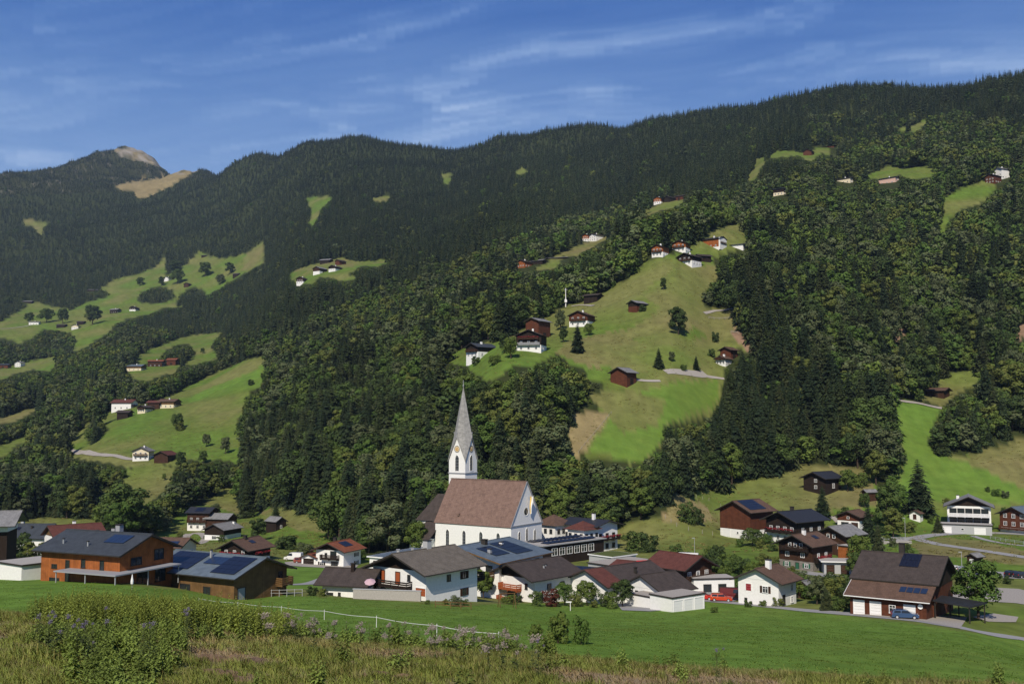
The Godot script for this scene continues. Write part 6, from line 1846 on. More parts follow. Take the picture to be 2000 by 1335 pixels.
const V_TREES := [
	# [kind, base pixel, height in pixels, width factor, tint, label]
	["broad", 1216, 1185, 56, 1.25, 2, "round-crowned tree on its trunk beside the curved driveway"],
	["broad", 1146, 1182, 50, 1.2, 1, "apple tree between the long two-tone house and the meadow"],
	["broad", 1102, 1182, 46, 1.2, 5, "bushy fruit tree in front of the brown-roofed chalet"],
	["bush", 1180, 1184, 28, 1.0, 2, "dark shrub at the edge of the curved driveway"],
	["bush", 1125, 1184, 24, 1.2, 3, "low hedge shrub beneath the apple tree"],
	["bush", 1048, 1183, 30, 1.0, 0, "green shrub left of the red-leaved one"],
	["broad", 944, 1168, 58, 1.0, 1, "slender tree between the two big white chalets"],
	["bush", 835, 1180, 10, 1.3, 1, "bright green planter shrub at the chalet corner"],
	["bush", 870, 1180, 12, 1.3, 3, "flowering garden shrub by the chalet fence"],
	["bush", 905, 1182, 13, 1.4, 0, "leafy garden shrub between chalet and swing"],
	["bush", 985, 1178, 14, 1.3, 1, "small shrub under the rust-coloured balcony"],
	["bush", 610, 1163, 20, 1.3, 2, "dark hedge bush beside the low white annex"],
	["bush", 630, 1164, 17, 1.2, 3, "yellowish hedge bush beside the low white annex"],
	["bush", 508, 1165, 12, 1.4, 2, "clipped shrub at the timber house gable"],
	["bush", 440, 1157, 15, 1.2, 1, "light shrub on the solar-roofed timber house terrace"],
	["bush", 70, 1092, 34, 1.5, 3, "yellow-green shrub on the road embankment"],
	["bush", 30, 1090, 46, 1.3, 2, "dark thicket at the road bend"],
	["broad", 240, 1046, 100, 1.35, 0, "massive dark broadleaf tree behind the slate-roofed timber house"],
	["broad", 205, 1046, 66, 1.3, 1, "lighter broadleaf tree leaning on the massive one"],
	["broad", 272, 1046, 56, 1.3, 3, "smaller broadleaf tree right of the massive one"],
	["spruce", 538, 1030, 46, 1.5, 0, "single dark spruce above the grey wooden shed"],
	["broad", 503, 1055, 46, 1.4, 2, "dark round tree behind the geranium chalet"],
	["broad", 756, 1088, 112, 1.15, 4, "huge grey-green broadleaf tree next to the church choir"],
	["broad", 720, 1080, 76, 1.1, 0, "broadleaf tree against the forest left of the huge one"],
	["broad", 812, 1085, 70, 1.0, 1, "light green tree between huge tree and church"],
	["bush", 560, 1072, 26, 1.9, 2, "broad dark bush below the shed"],
	["bush", 595, 1082, 22, 1.9, 4, "grey-green bush beside the gravel yard"],
	["spruce", 1795, 1004, 100, 1.65, 0, "tall broad lone spruce on the right-hand meadow edge"],
	["spruce", 1716, 1092, 66, 1.25, 3, "blue-grey spruce between the small bridge and the road"],
	["spruce", 1697, 1060, 74, 1.25, 2, "dark slender conifer next to the brown-gabled garage"],
	["spruce", 1607, 1010, 60, 1.5, 0, "bushy pine in front of the black-roofed slope house"],
	["spruce", 1833, 1040, 32, 1.7, 3, "small blue spruce at the villa driveway"],
	["spruce", 1675, 1052, 22, 1.4, 0, "little dark conifer by the garage forecourt"],
	["broad", 1912, 1208, 108, 1.15, 5, "large loose-crowned tree beside the black carport"],
	["broad", 1680, 1125, 80, 0.95, 1, "bright green tree behind the white carport"],
	["broad", 1668, 1128, 50, 0.9, 0, "darker tree at the white carport's corner"],
	["broad", 1470, 1066, 36, 1.6, 0, "wide dark tree in front of the white-based barn"],
	["broad", 1538, 1052, 42, 1.2, 5, "fresh green tree in front of the black-roofed chalet"],
	["bush", 1600, 1048, 26, 1.2, 3, "olive shrub beside the garage lane"],
	["bush", 1494, 1104, 24, 1.5, 3, "yellow flowering bush next to the stone-based farmhouse"],
	["bush", 1510, 1076, 16, 1.5, 0, "dark shrub at the stone-based farmhouse's wall"],
	["broad", 1735, 1035, 92, 1.0, 0, "leafy tree in the row right of the small shed"],
	["broad", 1748, 1010, 70, 1.0, 5, "light tree uppermost in the row right of the shed"],
	["broad", 1745, 1050, 60, 1.2, 3, "yellowish tree lowest in the row right of the shed"],
	["bush", 1775, 1040, 20, 1.4, 3, "garden bush below the little white hut"],
	["bush", 1860, 1034, 12, 1.2, 1, "shrub against the grey garage terrace"],
	["bush", 1935, 1034, 14, 1.2, 0, "dark shrub at the villa's steps"],
	["bush", 1970, 1032, 18, 1.1, 2, "clipped dark bush beside the dark red house"],
	["bush", 1340, 1020, 40, 0.9, 0, "dark bush standing on the rocky bank"],
	["bush", 1362, 1024, 36, 0.9, 2, "second dark bush on the rocky bank"],
	["bush", 1240, 1075, 38, 1.3, 0, "thick bush below the grass bank near the awning"],
	["bush", 1268, 1078, 36, 1.2, 2, "darker bush right of the awning"],
	["bush", 1775, 1104, 28, 1.3, 0, "dark bush on the slope behind the wide timber house"],
	["bush", 1968, 1140, 14, 1.4, 2, "small round bush below the car park"],
	["broad", 1925, 1125, 26, 1.3, 3, "small yellow-green tree on the car park verge"],
	["broad", 1656, 960, 44, 1.1, 1, "small light tree on the dry meadow under the grove"],
	["bush", 1677, 950, 26, 1.3, 1, "pale green bush at the dry meadow's top"],
	["broad", 1690, 992, 30, 1.0, 0, "little round tree above the grey-roofed shed"],
	["bush", 1582, 955, 12, 1.3, 3, "reddish tuft of shrub on the dry meadow"],
	["bush", 1396, 1196, 12, 1.5, 1, "flowering shrub along the small cottage's fence"],
	["bush", 1462, 1185, 14, 1.4, 0, "garden shrub before the small cottage"],
	["bush", 1520, 1184, 18, 1.4, 3, "yellowish shrub at the small cottage's corner"],
	["bush", 1490, 1184, 13, 1.4, 1, "low shrub beneath the cottage's shuttered window"],
	["spruce", 1614, 1192, 44, 1.6, 3, "blue-green garden conifer by the wooden shelter"],
	["broad", 1596, 1180, 56, 1.0, 4, "thin-leaved birch behind the wooden shelter"],
	["bush", 1640, 1192, 26, 1.4, 0, "dark garden bush next to the wide timber house"],
	["bush", 1655, 1180, 36, 1.2, 2, "tall hedge bush next to the wide timber house"],
	["bush", 1090, 1256, 62, 0.85, 1, "tall leafy bush alone in the mown meadow"],
	["bush", 1135, 1258, 54, 0.7, 5, "lighter bush growing beside the tall meadow bush"],
	["bush", 1046, 1254, 40, 0.75, 1, "small sapling bush left of the tall meadow bush"],
	# trees on the slopes
	["broad", 1325, 653, 58, 1.15, 2, "round dark tree alone in the middle of the steep meadow"],
	["spruce", 1287, 718, 40, 1.5, 0, "single conifer on the steep meadow"],
	["broad", 1313, 706, 22, 1.0, 4, "thin young tree right of the single conifer"],
	["spruce", 1360, 722, 28, 1.5, 2, "narrow dark spruce next to the gravel patch"],
	["bush", 1336, 724, 13, 1.2, 0, "round bush beside the gravel patch"],
	["bush", 1390, 697, 18, 1.0, 0, "bush above the tiny white cabin"],
	["bush", 1398, 668, 22, 0.8, 2, "bush beside the wooden rails"],
	["broad", 1095, 645, 46, 0.85, 4, "pale birch between the two upper farmhouses"],
	["broad", 1101, 668, 32, 1.0, 2, "dark copper tree below the birch"],
	["spruce", 1128, 688, 58, 1.4, 2, "dark spruce pair on the farm slope"],
	["broad", 1150, 655, 26, 1.0, 1, "garden tree right of the brown wooden house"],
	["broad", 985, 690, 42, 1.0, 2, "dark tree left of the three-storey farmhouse"],
	["broad", 998, 700, 46, 0.9, 1, "light tree before the three-storey farmhouse"],
	["bush", 930, 712, 18, 1.3, 0, "shrub under the dark wood house"],
	["bush", 965, 712, 20, 1.3, 1, "shrub right of the dark wood house"],
	["bush", 1255, 608, 14, 1.3, 2, "bush growing against the small brown hut"],
	["broad", 1296, 566, 26, 0.8, 2, "small dark tree below the broad white house"],
	["broad", 400, 540, 30, 1.3, 0, "largest round tree on the highest terrace"],
	["broad", 449, 535, 24, 1.3, 2, "round tree right of the largest terrace tree"],
	["broad", 346, 554, 30, 1.2, 0, "tree beside the highest terrace's white house"],
	["broad", 341, 532, 26, 1.5, 2, "wide tree at the terrace's forest tongue"],
	["broad", 273, 558, 18, 1.5, 0, "small round tree with a lighter neighbour on terrace"],
	["broad", 315, 558, 20, 1.2, 2, "tree left of the highest terrace's white house"],
	["broad", 430, 556, 22, 1.1, 4, "slim tree above the dark terrace hut"],
	["broad", 180, 634, 38, 1.3, 2, "broad tree right of the cream-fronted terrace house"],
	["broad", 122, 632, 30, 0.9, 2, "dark tree left of the cream-fronted terrace house"],
	["broad", 90, 630, 28, 1.4, 0, "round tree above the low white terrace house"],
	["broad", 56, 632, 22, 1.2, 0, "tree at the end of the low white terrace house"],
	["broad", 395, 690, 12, 1.4, 0, "little round tree on the bright middle meadow"],
	["broad", 346, 838, 32, 1.0, 0, "leaning tree on the big left meadow"],
	["bush", 351, 840, 16, 1.5, 3, "bush at the foot of the leaning meadow tree"],
	["broad", 402, 872, 26, 0.9, 4, "thin fruit tree on the big left meadow"],
	["broad", 440, 886, 34, 0.9, 4, "airy fruit tree nearest the forest on the left meadow"],
	["broad", 396, 905, 26, 1.1, 0, "tree right of the red-roofed barn"],
	["broad", 352, 915, 34, 1.0, 2, "dark tree behind the red-roofed barn"],
	["broad", 320, 938, 14, 0.9, 1, "sapling in the dry hollow below the cream house"],
	["bush", 490, 752, 12, 1.3, 2, "bush near the top of the left meadow"],
	["bush", 514, 740, 14, 1.0, 2, "bush at the left meadow's forest edge"],
	["broad", 420, 1012, 30, 1.0, 4, "sparse tree above the pale-roofed farmhouse"],
]

func make_village_trees() -> void:
	var red := leaf_mat("red_leaves", Color(0.085, 0.026, 0.018), 0.3)
	for s in V_TREES:
		var at := ground(s[1], s[2], 50.0)
		var d := at.length()
		var h: float = s[3] * d / F
		var v := int(s[1]) % 4
		tree(s[0], s[6] if s.size() > 6 else s[5], at - Vector3(0, 0.1, 0), h, v, s[5] if s.size() > 6 else 0, "", s[4])
		if s[0] != "bush" or h > 3.0:
			var vis: Array = [s[1], s[2] - s[3] * 0.5]
			foot.append([at.x, at.z, h * 0.2])
	tree("bush", "dark red-leaved shrub in front of the brown-roofed chalet", ground(1074, 1184, 50), 3.2, 0, 0, "", 1.2, red)
	tree("bush", "small red-leaved garden tree beside the black-roofed chalet", ground(1601, 1050, 50), 3.4, 1, 0, "", 1.1, red)
	# thicket along the stream
	var spots := [[1330, 1108], [1345, 1118], [1362, 1122], [1380, 1128], [1398, 1126], [1415, 1130], [1432, 1128], [1448, 1124], [1462, 1126], [1372, 1104], [1395, 1106], [1418, 1110], [1440, 1108], [1350, 1098], [1476, 1118], [1320, 1092], [1405, 1090], [1385, 1088]]
	for i in spots.size():
		var at := ground(spots[i][0], spots[i][1], 50.0)
		tree("bush", "leafy shrub in the thicket along the stream below the grass bank", at, rng.randf_range(2.6, 4.6), i, i * 5 % 3, "thicket along the stream", rng.randf_range(0.9, 1.3))
	spots = [[1560, 1150], [1575, 1158], [1590, 1150], [1606, 1160], [1622, 1152], [1640, 1150], [1655, 1158], [1585, 1170], [1610, 1176], [1632, 1172], [1650, 1168], [1560, 1168]]
	for i in spots.size():
		var at := ground(spots[i][0], spots[i][1], 50.0)
		tree("bush", "leafy shrub in the overgrown garden beside the wide timber house", at, rng.randf_range(2.6, 4.8), i, i * 5 % 6, "overgrown garden beside the timber house", rng.randf_range(0.9, 1.3))
	spots = [[1930, 960], [1945, 968], [1965, 972], [1850, 985], [1865, 990], [1812, 1012], [1818, 1022], [1960, 1000], [1745, 1068], [1720, 1075], [1770, 1075], [1735, 1060]]
	for i in spots.size():
		var at := ground(spots[i][0], spots[i][1], 50.0)
		tree("bush", "small shrub in the hedges around the white villa", at, rng.randf_range(1.6, 3.2), i, i * 5 % 6, "hedges around the white villa", rng.randf_range(0.9, 1.4))

	for g in [
		["shrub in the gardens between the barn and the stone-based farmhouse", [[1445, 1068], [1500, 1062], [1520, 1064], [1556, 1062], [1575, 1050], [1590, 1042], [1618, 1042], [1510, 1110], [1530, 1118], [1548, 1122], [1562, 1134], [1484, 1070]]],
		["shrub in the gardens around the brown-gabled garage", [[1630, 1050], [1645, 1078], [1690, 1078], [1702, 1100], [1735, 1092], [1700, 1012], [1715, 1022], [1728, 1006], [1652, 1004], [1640, 1012], [1722, 1040]]],
		["shrub beside the two big white chalets", [[955, 1152], [966, 1166], [1012, 1176], [1000, 1180], [890, 1184], [1160, 1186], [1195, 1188]]],
		["shrub near the parasol terrace and the red cars", [[1352, 1132], [1384, 1142], [1425, 1140], [1442, 1150], [1366, 1140]]],
		["shrub among the left village houses", [[90, 1076], [102, 1064], [60, 1064], [362, 1064], [402, 1052], [350, 1052], [432, 1058], [520, 1070], [546, 1072], [572, 1064], [700, 1092], [690, 1100], [120, 1058], [300, 1056], [322, 1060]]]]:
		for i in g[1].size():
			var at := ground(g[1][i][0], g[1][i][1], 50.0)
			var tint: int = (i * 5 + int(g[1][i][0])) % 6
			tree("bush", ["mid-green ", "bright green ", "dark green ", "yellow-green ", "grey-green ", "fresh green "][tint] + g[0], at, rng.randf_range(1.3, 3.4), i, tint, g[0], rng.randf_range(0.9, 1.5))

# where a tree of the forest stands, in words
func zone(u: float, v: float, kind: String) -> String:
	var what := "spruce" if kind == "spruce" else "broadleaf tree"
	var z := "in the steep forest above the village"
	if u > 1380 and u < 1720 and v > 700: z = "in the dense grove above the barns"
	elif u >= 1720 and v > 780: z = "in the clump on the right-hand meadow"
	elif u >= 1400: z = "in the mixed forest above the right-hand track"
	elif u > 1130 and v > 800: z = "on the wooded bank right of the church"
	elif u > 860 and v > 690: z = "in the wood right behind the church spire"
	elif u > 480 and v > 780: z = "in the forest left of the church"
	elif u <= 480 and v > 900: z = "in the woods behind the left village houses"
	elif u <= 480: z = "in the woods between the left-hand meadows"
	elif u > 1130: z = "around the steep meadow's hamlet"
	return what + " " + z

func tree_look(kind: String, h: float, tint: int) -> String:
	if kind == "spruce":
		return ("low " if h < 12.0 else "tall " if h > 21.0 else "medium-high ") + ["dark green ", "olive green ", "blackish green ", "lighter green "][tint % 4]
	return ("low " if h < 8.0 else "tall " if h > 12.5 else "medium-high ") + ["mid-green ", "bright green ", "dark green ", "yellow-green ", "grey-green ", "fresh green "][tint % 6]

func make_forest() -> void:
	var cand: Array = []      # [size, kind, position, height, width, tint]
	var r := RandomNumberGenerator.new()
	r.seed = 77
	var d := 318.0
	while d < 4700.0:
		var s := lerpf(4.6, 9.4, smoothstep(350.0, 3200.0, d))
		var az := -0.60
		while az < 0.60:
			var a := az + r.randf() * s / d
			var dd := d + r.randf_range(-0.5, 0.5) * s
			az += s / d
			var x := sin(a) * dd
			var z := -cos(a) * dd
			var y := hgt(x, z)
			var p := Vector3(x, y, z)
			var q := pix(p)
			if q.y > 1130.0 or look(cls, q) != 0:
				continue
			var sh := look(spruce_share, Vector2(q.x + n_mid.get_noise_2d(x, z) * 40.0, q.y))
			var mixed := n_mid.get_noise_2d(x * 1.3 + 900.0, z * 1.3) * 60.0
			var sp := r.randf() * 100.0 < (sh + (mixed if sh > 20 and sh < 80 else 0.0))
			if not sp and r.randf() < 0.34:
				continue
			var h := (13.0 + 14.0 * r.randf() * (0.75 + 0.5 * r.randf()) + n_mid.get_noise_2d(x * 2.0, z * 2.0) * 6.0) if sp else (7.0 + 14.0 * r.randf() * (0.6 + 0.6 * r.randf()))
			h *= lerpf(1.0, 0.72, smoothstep(1100.0, 1900.0, d))    # smaller towards the tree line
			if d > 3600.0:
				h *= 0.8
			if sp and r.randf() < 0.2:
				h *= 0.65
			var ok := false
			for k in 6:
				if tree_fits(p, q, h, dd, sp):
					ok = true
					break
				h *= 0.66
				if h < 1.6:
					break
				if h < 8.0:
					sp = false
			if not ok:
				continue
			if dd < 420.0:
				var inside := false
				for f in foot:
					if absf(f[0] - x) < f[2] + 2.5 and absf(f[1] - z) < f[2] + 2.5:
						inside = true
						break
				if inside:
					continue
			var wd := r.randf_range(0.85, 1.35) * (1.0 if sp else lerpf(1.3, 1.08, clampf((h - 4.0) / 10.0, 0.0, 1.0)))
			var stand := int(absf(n_mid.get_noise_2d(x * 2.0, z * 2.0)) * 22.0)    # neighbours tend to be of one kind
			cand.append([h / dd, 0 if sp else 1, p, h, wd, (stand + r.randi() % 3) % 12, q])
		d += s * 0.95
	print("trees ", cand.size())
	cand.sort_custom(func(a, b): return a[0] > b[0])
	var count := [0, 0]
	var rest := {}
	for c in cand:
		var q: Vector2 = c[6]
		var k: int = c[1]
		var seen_here: bool = q.x > 4 and q.x < 1996 and count[k] < 300 and c[3] > 5.0 and not hidden(c[2], c[3])
		if seen_here:
			count[k] += 1
			var kind: String = ["spruce", "broad"][k]
			var zn := zone(q.x, q.y, kind)
			tree(kind, tree_look(kind, c[3], c[5]) + zn, c[2] - Vector3(0, 0.2, 0), c[3], c[5] % 4, c[5], zn, c[4])
			continue
		var dd := Vector2(c[2].x, c[2].z).length()
		var lod := 0 if dd < 760.0 else (1 if dd < 1500.0 else 2)
		var key := "%d_%d_%d" % [k, lod, c[5] % 3]
		if not rest.has(key):
			rest[key] = []
		rest[key].append(c)
	print("single ", count)
	var sroot := thing("spruce_forest", "dark spruce forest covering the mountain slopes", "forest")
	var broot := thing("broadleaf_forest", "green broadleaf forest on the lower slopes", "forest")
	sroot.set_meta("kind", "stuff")
	broot.set_meta("kind", "stuff")
	for key in rest:
		var list: Array = rest[key]
		var k := int(key.get_slice("_", 0))
		var lod := int(key.get_slice("_", 1))
		var vr := int(key.get_slice("_", 2))
		var mm := MultiMesh.new()
		mm.transform_format = MultiMesh.TRANSFORM_3D
		mm.use_colors = true
		var mesh: ArrayMesh
		if k == 0:
			mesh = [spruce_hi, spruce_mid, spruce_low][lod][vr]
		else:
			mesh = [broad_hi if vr == 9 else broad_mid, broad_mid, broad_low][lod][vr]
		mm.mesh = mesh
		mm.instance_count = list.size()
		for i in list.size():
			var c: Array = list[i]
			var h: float = c[3]
			var w: float = h * c[4]
			var b := Basis(Vector3.UP, c[5] * 0.7 + c[2].x).scaled_local(Vector3(w, h, w))
			mm.set_instance_transform(i, Transform3D(b, c[2] - Vector3(0, 0.3, 0)))
			var far := n_big.get_noise_2d(c[2].x * 3.0, c[2].z * 3.0) * 0.25
			var tint: Color = TINTS_S[c[5] % 4] if k == 0 else TINTS_B[(int(absf(n_mid.get_noise_2d(c[2].x * 2.0, c[2].z * 2.0)) * 22.0) + (c[5] * 5 + int(c[3] * 7.0)) % 3) % 7]
			var j := 1.0 + far + (fmod(c[2].x * 7.31, 1.0)) * 0.18
			mm.set_instance_color(i, Color(tint.r * j, tint.g * j, tint.b * j))
		var mi := MultiMeshInstance3D.new()
		mi.name = "spruce_stand" if k == 0 else "broadleaf_stand"
		mi.multimesh = mm
		mi.material_override = leaf_mat("forest_needles", Color(1, 1, 1), 0.12) if k == 0 else leaf_mat("forest_leaves", Color(1, 1, 1), 0.5)
		mi.set_meta("kind", "stuff")
		(sroot if k == 0 else broot).add_child(mi, true)

# is the tree's upper half behind a building?
func hidden(p: Vector3, h: float) -> bool:
	var q := pix(p + Vector3(0, h * 0.8, 0))
	if q.x < 0 or q.x >= 2000 or q.y < 0 or q.y >= 1335:
		return true
	return keep[int(q.y * 0.5) * MW + int(q.x * 0.5)] > 0.0

# a forest tree must not stand in a meadow, rise into the view of one, or hide a house
func tree_fits(p: Vector3, q: Vector2, h: float, d: float, sp: bool) -> bool:
	var top := pix(p + Vector3(0, h, 0))
	var px := F / d
	var rad := h * (0.12 if sp else 0.3) * px
	for e in [Vector2(top.x, top.y + 1.0), Vector2(top.x - rad, lerpf(top.y, q.y, 0.4)), Vector2(top.x + rad, lerpf(top.y, q.y, 0.4))]:
		if look(cls, e) != 0 and e.y < q.y - 2.0:
			return false
	for i in 6:
		if look(cls, Vector2(q.x, lerpf(top.y, q.y, i / 6.5))) != 0:
			return false
	for i in 4:
		var y := lerpf(top.y, q.y, i / 3.0)
		var w := rad * (0.3 + 0.7 * i / 3.0) if sp else rad
		for sx in [-w, 0.0, w]:
			var kx := int((q.x + sx) * 0.5)
			var ky := int(y * 0.5)
			if kx >= 0 and kx < MW and ky >= 0 and ky < MH and keep[ky * MW + kx] > d:
				return false
	return true

# ================================================================ cars and small things
func car(label: String, at: Vector3, turn: float, paint: Color, van := false, group := "") -> void:
	var o := thing("van" if van else "car", label, "van" if van else "car", at + Vector3(0, 0.1, 0), turn, group)
	var l := 4.3 if not van else 5.2
	var w := 1.78 if not van else 1.95
	# side outline, nose at +x
	var low := PackedVector2Array([Vector2(-0.5, 0.28), Vector2(-0.5, 0.62), Vector2(-0.49, 0.92), Vector2(0.18, 0.95), Vector2(0.42, 0.84), Vector2(0.49, 0.7), Vector2(0.5, 0.45), Vector2(0.49, 0.28)])
	var cab := PackedVector2Array([Vector2(-0.485, 0.92), Vector2(-0.44, 1.36), Vector2(-0.36, 1.46), Vector2(0.0, 1.47), Vector2(0.08, 1.42), Vector2(0.24, 0.94)])
	if van:
		low = PackedVector2Array([Vector2(-0.5, 0.3), Vector2(-0.5, 1.0), Vector2(0.28, 1.05), Vector2(0.46, 0.95), Vector2(0.5, 0.7), Vector2(0.5, 0.3)])
		cab = PackedVector2Array([Vector2(-0.5, 1.0), Vector2(-0.495, 2.1), Vector2(-0.46, 2.2), Vector2(0.1, 2.2), Vector2(0.18, 2.1), Vector2(0.32, 1.04)])
	var key := "paint_%s" % paint.to_html()
	var pm := mat(key, paint, 0.3, 0.0, 0.3, 0.5)
	pm.clearcoat_enabled = true
	pm.clearcoat = 0.8
	pm.clearcoat_roughness = 0.08
	var body := MB.new()
	for poly in [[low, w, w], [cab, w * 0.97, w * 0.8]]:
		var pts: PackedVector2Array = poly[0]
		var y0: float = pts[0].y
		var y1 := 0.0
		for p in pts:
			y1 = maxf(y1, p.y)
		for i in pts.size():
			var a := pts[i]
			var b := pts[(i + 1) % pts.size()]
			var wa := lerpf(poly[1], poly[2], clampf((a.y - y0) / (y1 - y0), 0, 1)) / 2
			var wb := lerpf(poly[1], poly[2], clampf((b.y - y0) / (y1 - y0), 0, 1)) / 2
			body.quad(Vector3(a.x * l, a.y, -wa), Vector3(a.x * l, a.y, wa), Vector3(b.x * l, b.y, wb), Vector3(b.x * l, b.y, -wb))
		var tri := Geometry2D.triangulate_polygon(pts)
		for s in [-1, 1]:
			for i in range(0, tri.size(), 3):
				var q: Array = []
				for k in 3:
					var p := pts[tri[i + k]]
					q.append(Vector3(p.x * l, p.y, s * lerpf(poly[1], poly[2], clampf((p.y - y0) / (y1 - y0), 0, 1)) / 2))
				body.tri(q[0], q[1], q[2])
	part("body", body.done(), o, pm)
	var top := 1.36 if not van else 2.0
	var bot := 0.98 if not van else 1.3
	for s in [-1, 1]:
		for g in ([[-0.42, -0.17], [-0.15, 0.1]] if not van else [[0.0, 0.2]]):
			var sw := MB.new()
			var z0: float = s * (w * 0.97 / 2 + 0.012)
			var z1: float = s * (w * 0.83 / 2 + 0.012)
			var xr: float = g[1] + (0.09 if g[1] > 0.05 else 0.0)
			sw.quad(Vector3(g[0] * l, bot, z0), Vector3(xr * l, bot, z0), Vector3(g[1] * l, top, z1), Vector3((g[0] + 0.02) * l, top, z1))
			part("side_window", sw.done(), o, mats["glass"])
	var ws := MB.new()
	if van:
		ws.quad(Vector3(0.318 * l + 0.02, 1.14, w * 0.44), Vector3(0.318 * l + 0.02, 1.14, -w * 0.44), Vector3(0.195 * l + 0.02, 2.05, -w * 0.38), Vector3(0.195 * l + 0.02, 2.05, w * 0.38))
	else:
		ws.quad(Vector3(0.235 * l + 0.02, 0.98, w * 0.43), Vector3(0.235 * l + 0.02, 0.98, -w * 0.43), Vector3(0.095 * l + 0.02, 1.39, -w * 0.37), Vector3(0.095 * l + 0.02, 1.39, w * 0.37))
	part("windscreen", ws.done(), o, mats["glass"])
	for x in [-0.31, 0.32]:
		for s in [-1, 1]:
			var t := MB.new()
			var rr := 0.32
			t.tube(PackedVector3Array([Vector3(0, 0, -0.1), Vector3(0, 0, 0.1)]), PackedFloat32Array([rr, rr]), 14)
			var wn := part("wheel", t.done(), o, mats["tyre"], Vector3(x * l, rr - 0.02, s * (w / 2 - 0.06)))
			var rim := MB.new()
			rim.tube(PackedVector3Array([Vector3(0, 0, -0.11), Vector3(0, 0, 0.11)]), PackedFloat32Array([0.19, 0.19]), 10)
			part("rim", rim.done(), wn, mats["rim"])
	for s in [-1, 1]:
		var hl := MB.new()
		hl.box(Vector3(0.485 * l, 0.7, s * w * 0.36), Vector3(0.1, 0.16, 0.3))
		part("headlight", hl.done(), o, mats["rim"])
		var tl := MB.new()
		tl.box(Vector3(-0.497 * l, 0.8, s * w * 0.4), Vector3(0.06, 0.26, 0.16))
		part("tail_light", tl.done(), o, mats["red_cloth"])
	foot.append([at.x, at.z, 2.5])

func post_fence(called: String, label: String, px: Array, h: float, rails: Array, m: String, thick: float, every: float) -> void:
	var pts := pixel_path(px)
	var o := thing(called, label, "fence", pts[0])
	var base: Vector3 = pts[0]
	var prev := Vector3.ZERO
	var first := true
	for i in pts.size() - 1:
		var a: Vector3 = pts[i]
		var b: Vector3 = pts[i + 1]
		var n := maxi(1, roundi(a.distance_to(b) / every))
		for k in n + (1 if i == pts.size() - 2 else 0):
			var p := a.lerp(b, float(k) / n)
			p.y = hgt(p.x, p.z)
			var m1 := MB.new()
			m1.box(Vector3(0, h / 2 - 0.1, 0), Vector3(thick, h + 0.2, thick))
			part("post", m1.done(), o, mats[m], p - base)
			if not first:
				for ry in rails:
					var q0: Vector3 = prev - base + Vector3(0, ry, 0)
					var q1: Vector3 = p - base + Vector3(0, ry, 0)
					var rl := MB.new()
					var zz := (q1 - q0).normalized()
					var xx := Vector3.UP.cross(zz).normalized()
					rl.box((q0 + q1) / 2, Vector3(thick * 0.5, thick * 0.9, q0.distance_to(q1)), Basis(xx, zz.cross(xx), zz))
					part("rail", rl.done(), o, mats[m])
			prev = p
			first = false

func lamp_post(label: String, at: Vector3, h: float) -> void:
	var o := thing("street_lamp", label, "street lamp", at)
	var m := MB.new()
	m.tube(PackedVector3Array([Vector3(0, -0.3, 0), Vector3(0, h, 0)]), PackedFloat32Array([0.09, 0.06]), 6)
	part("pole", m.done(), o, mats["metal"])
	var hd := MB.new()
	hd.box(Vector3(-0.3, h + 0.05, 0), Vector3(0.8, 0.16, 0.3))
	part("lamp_head", hd.done(), o, mats["metal"])

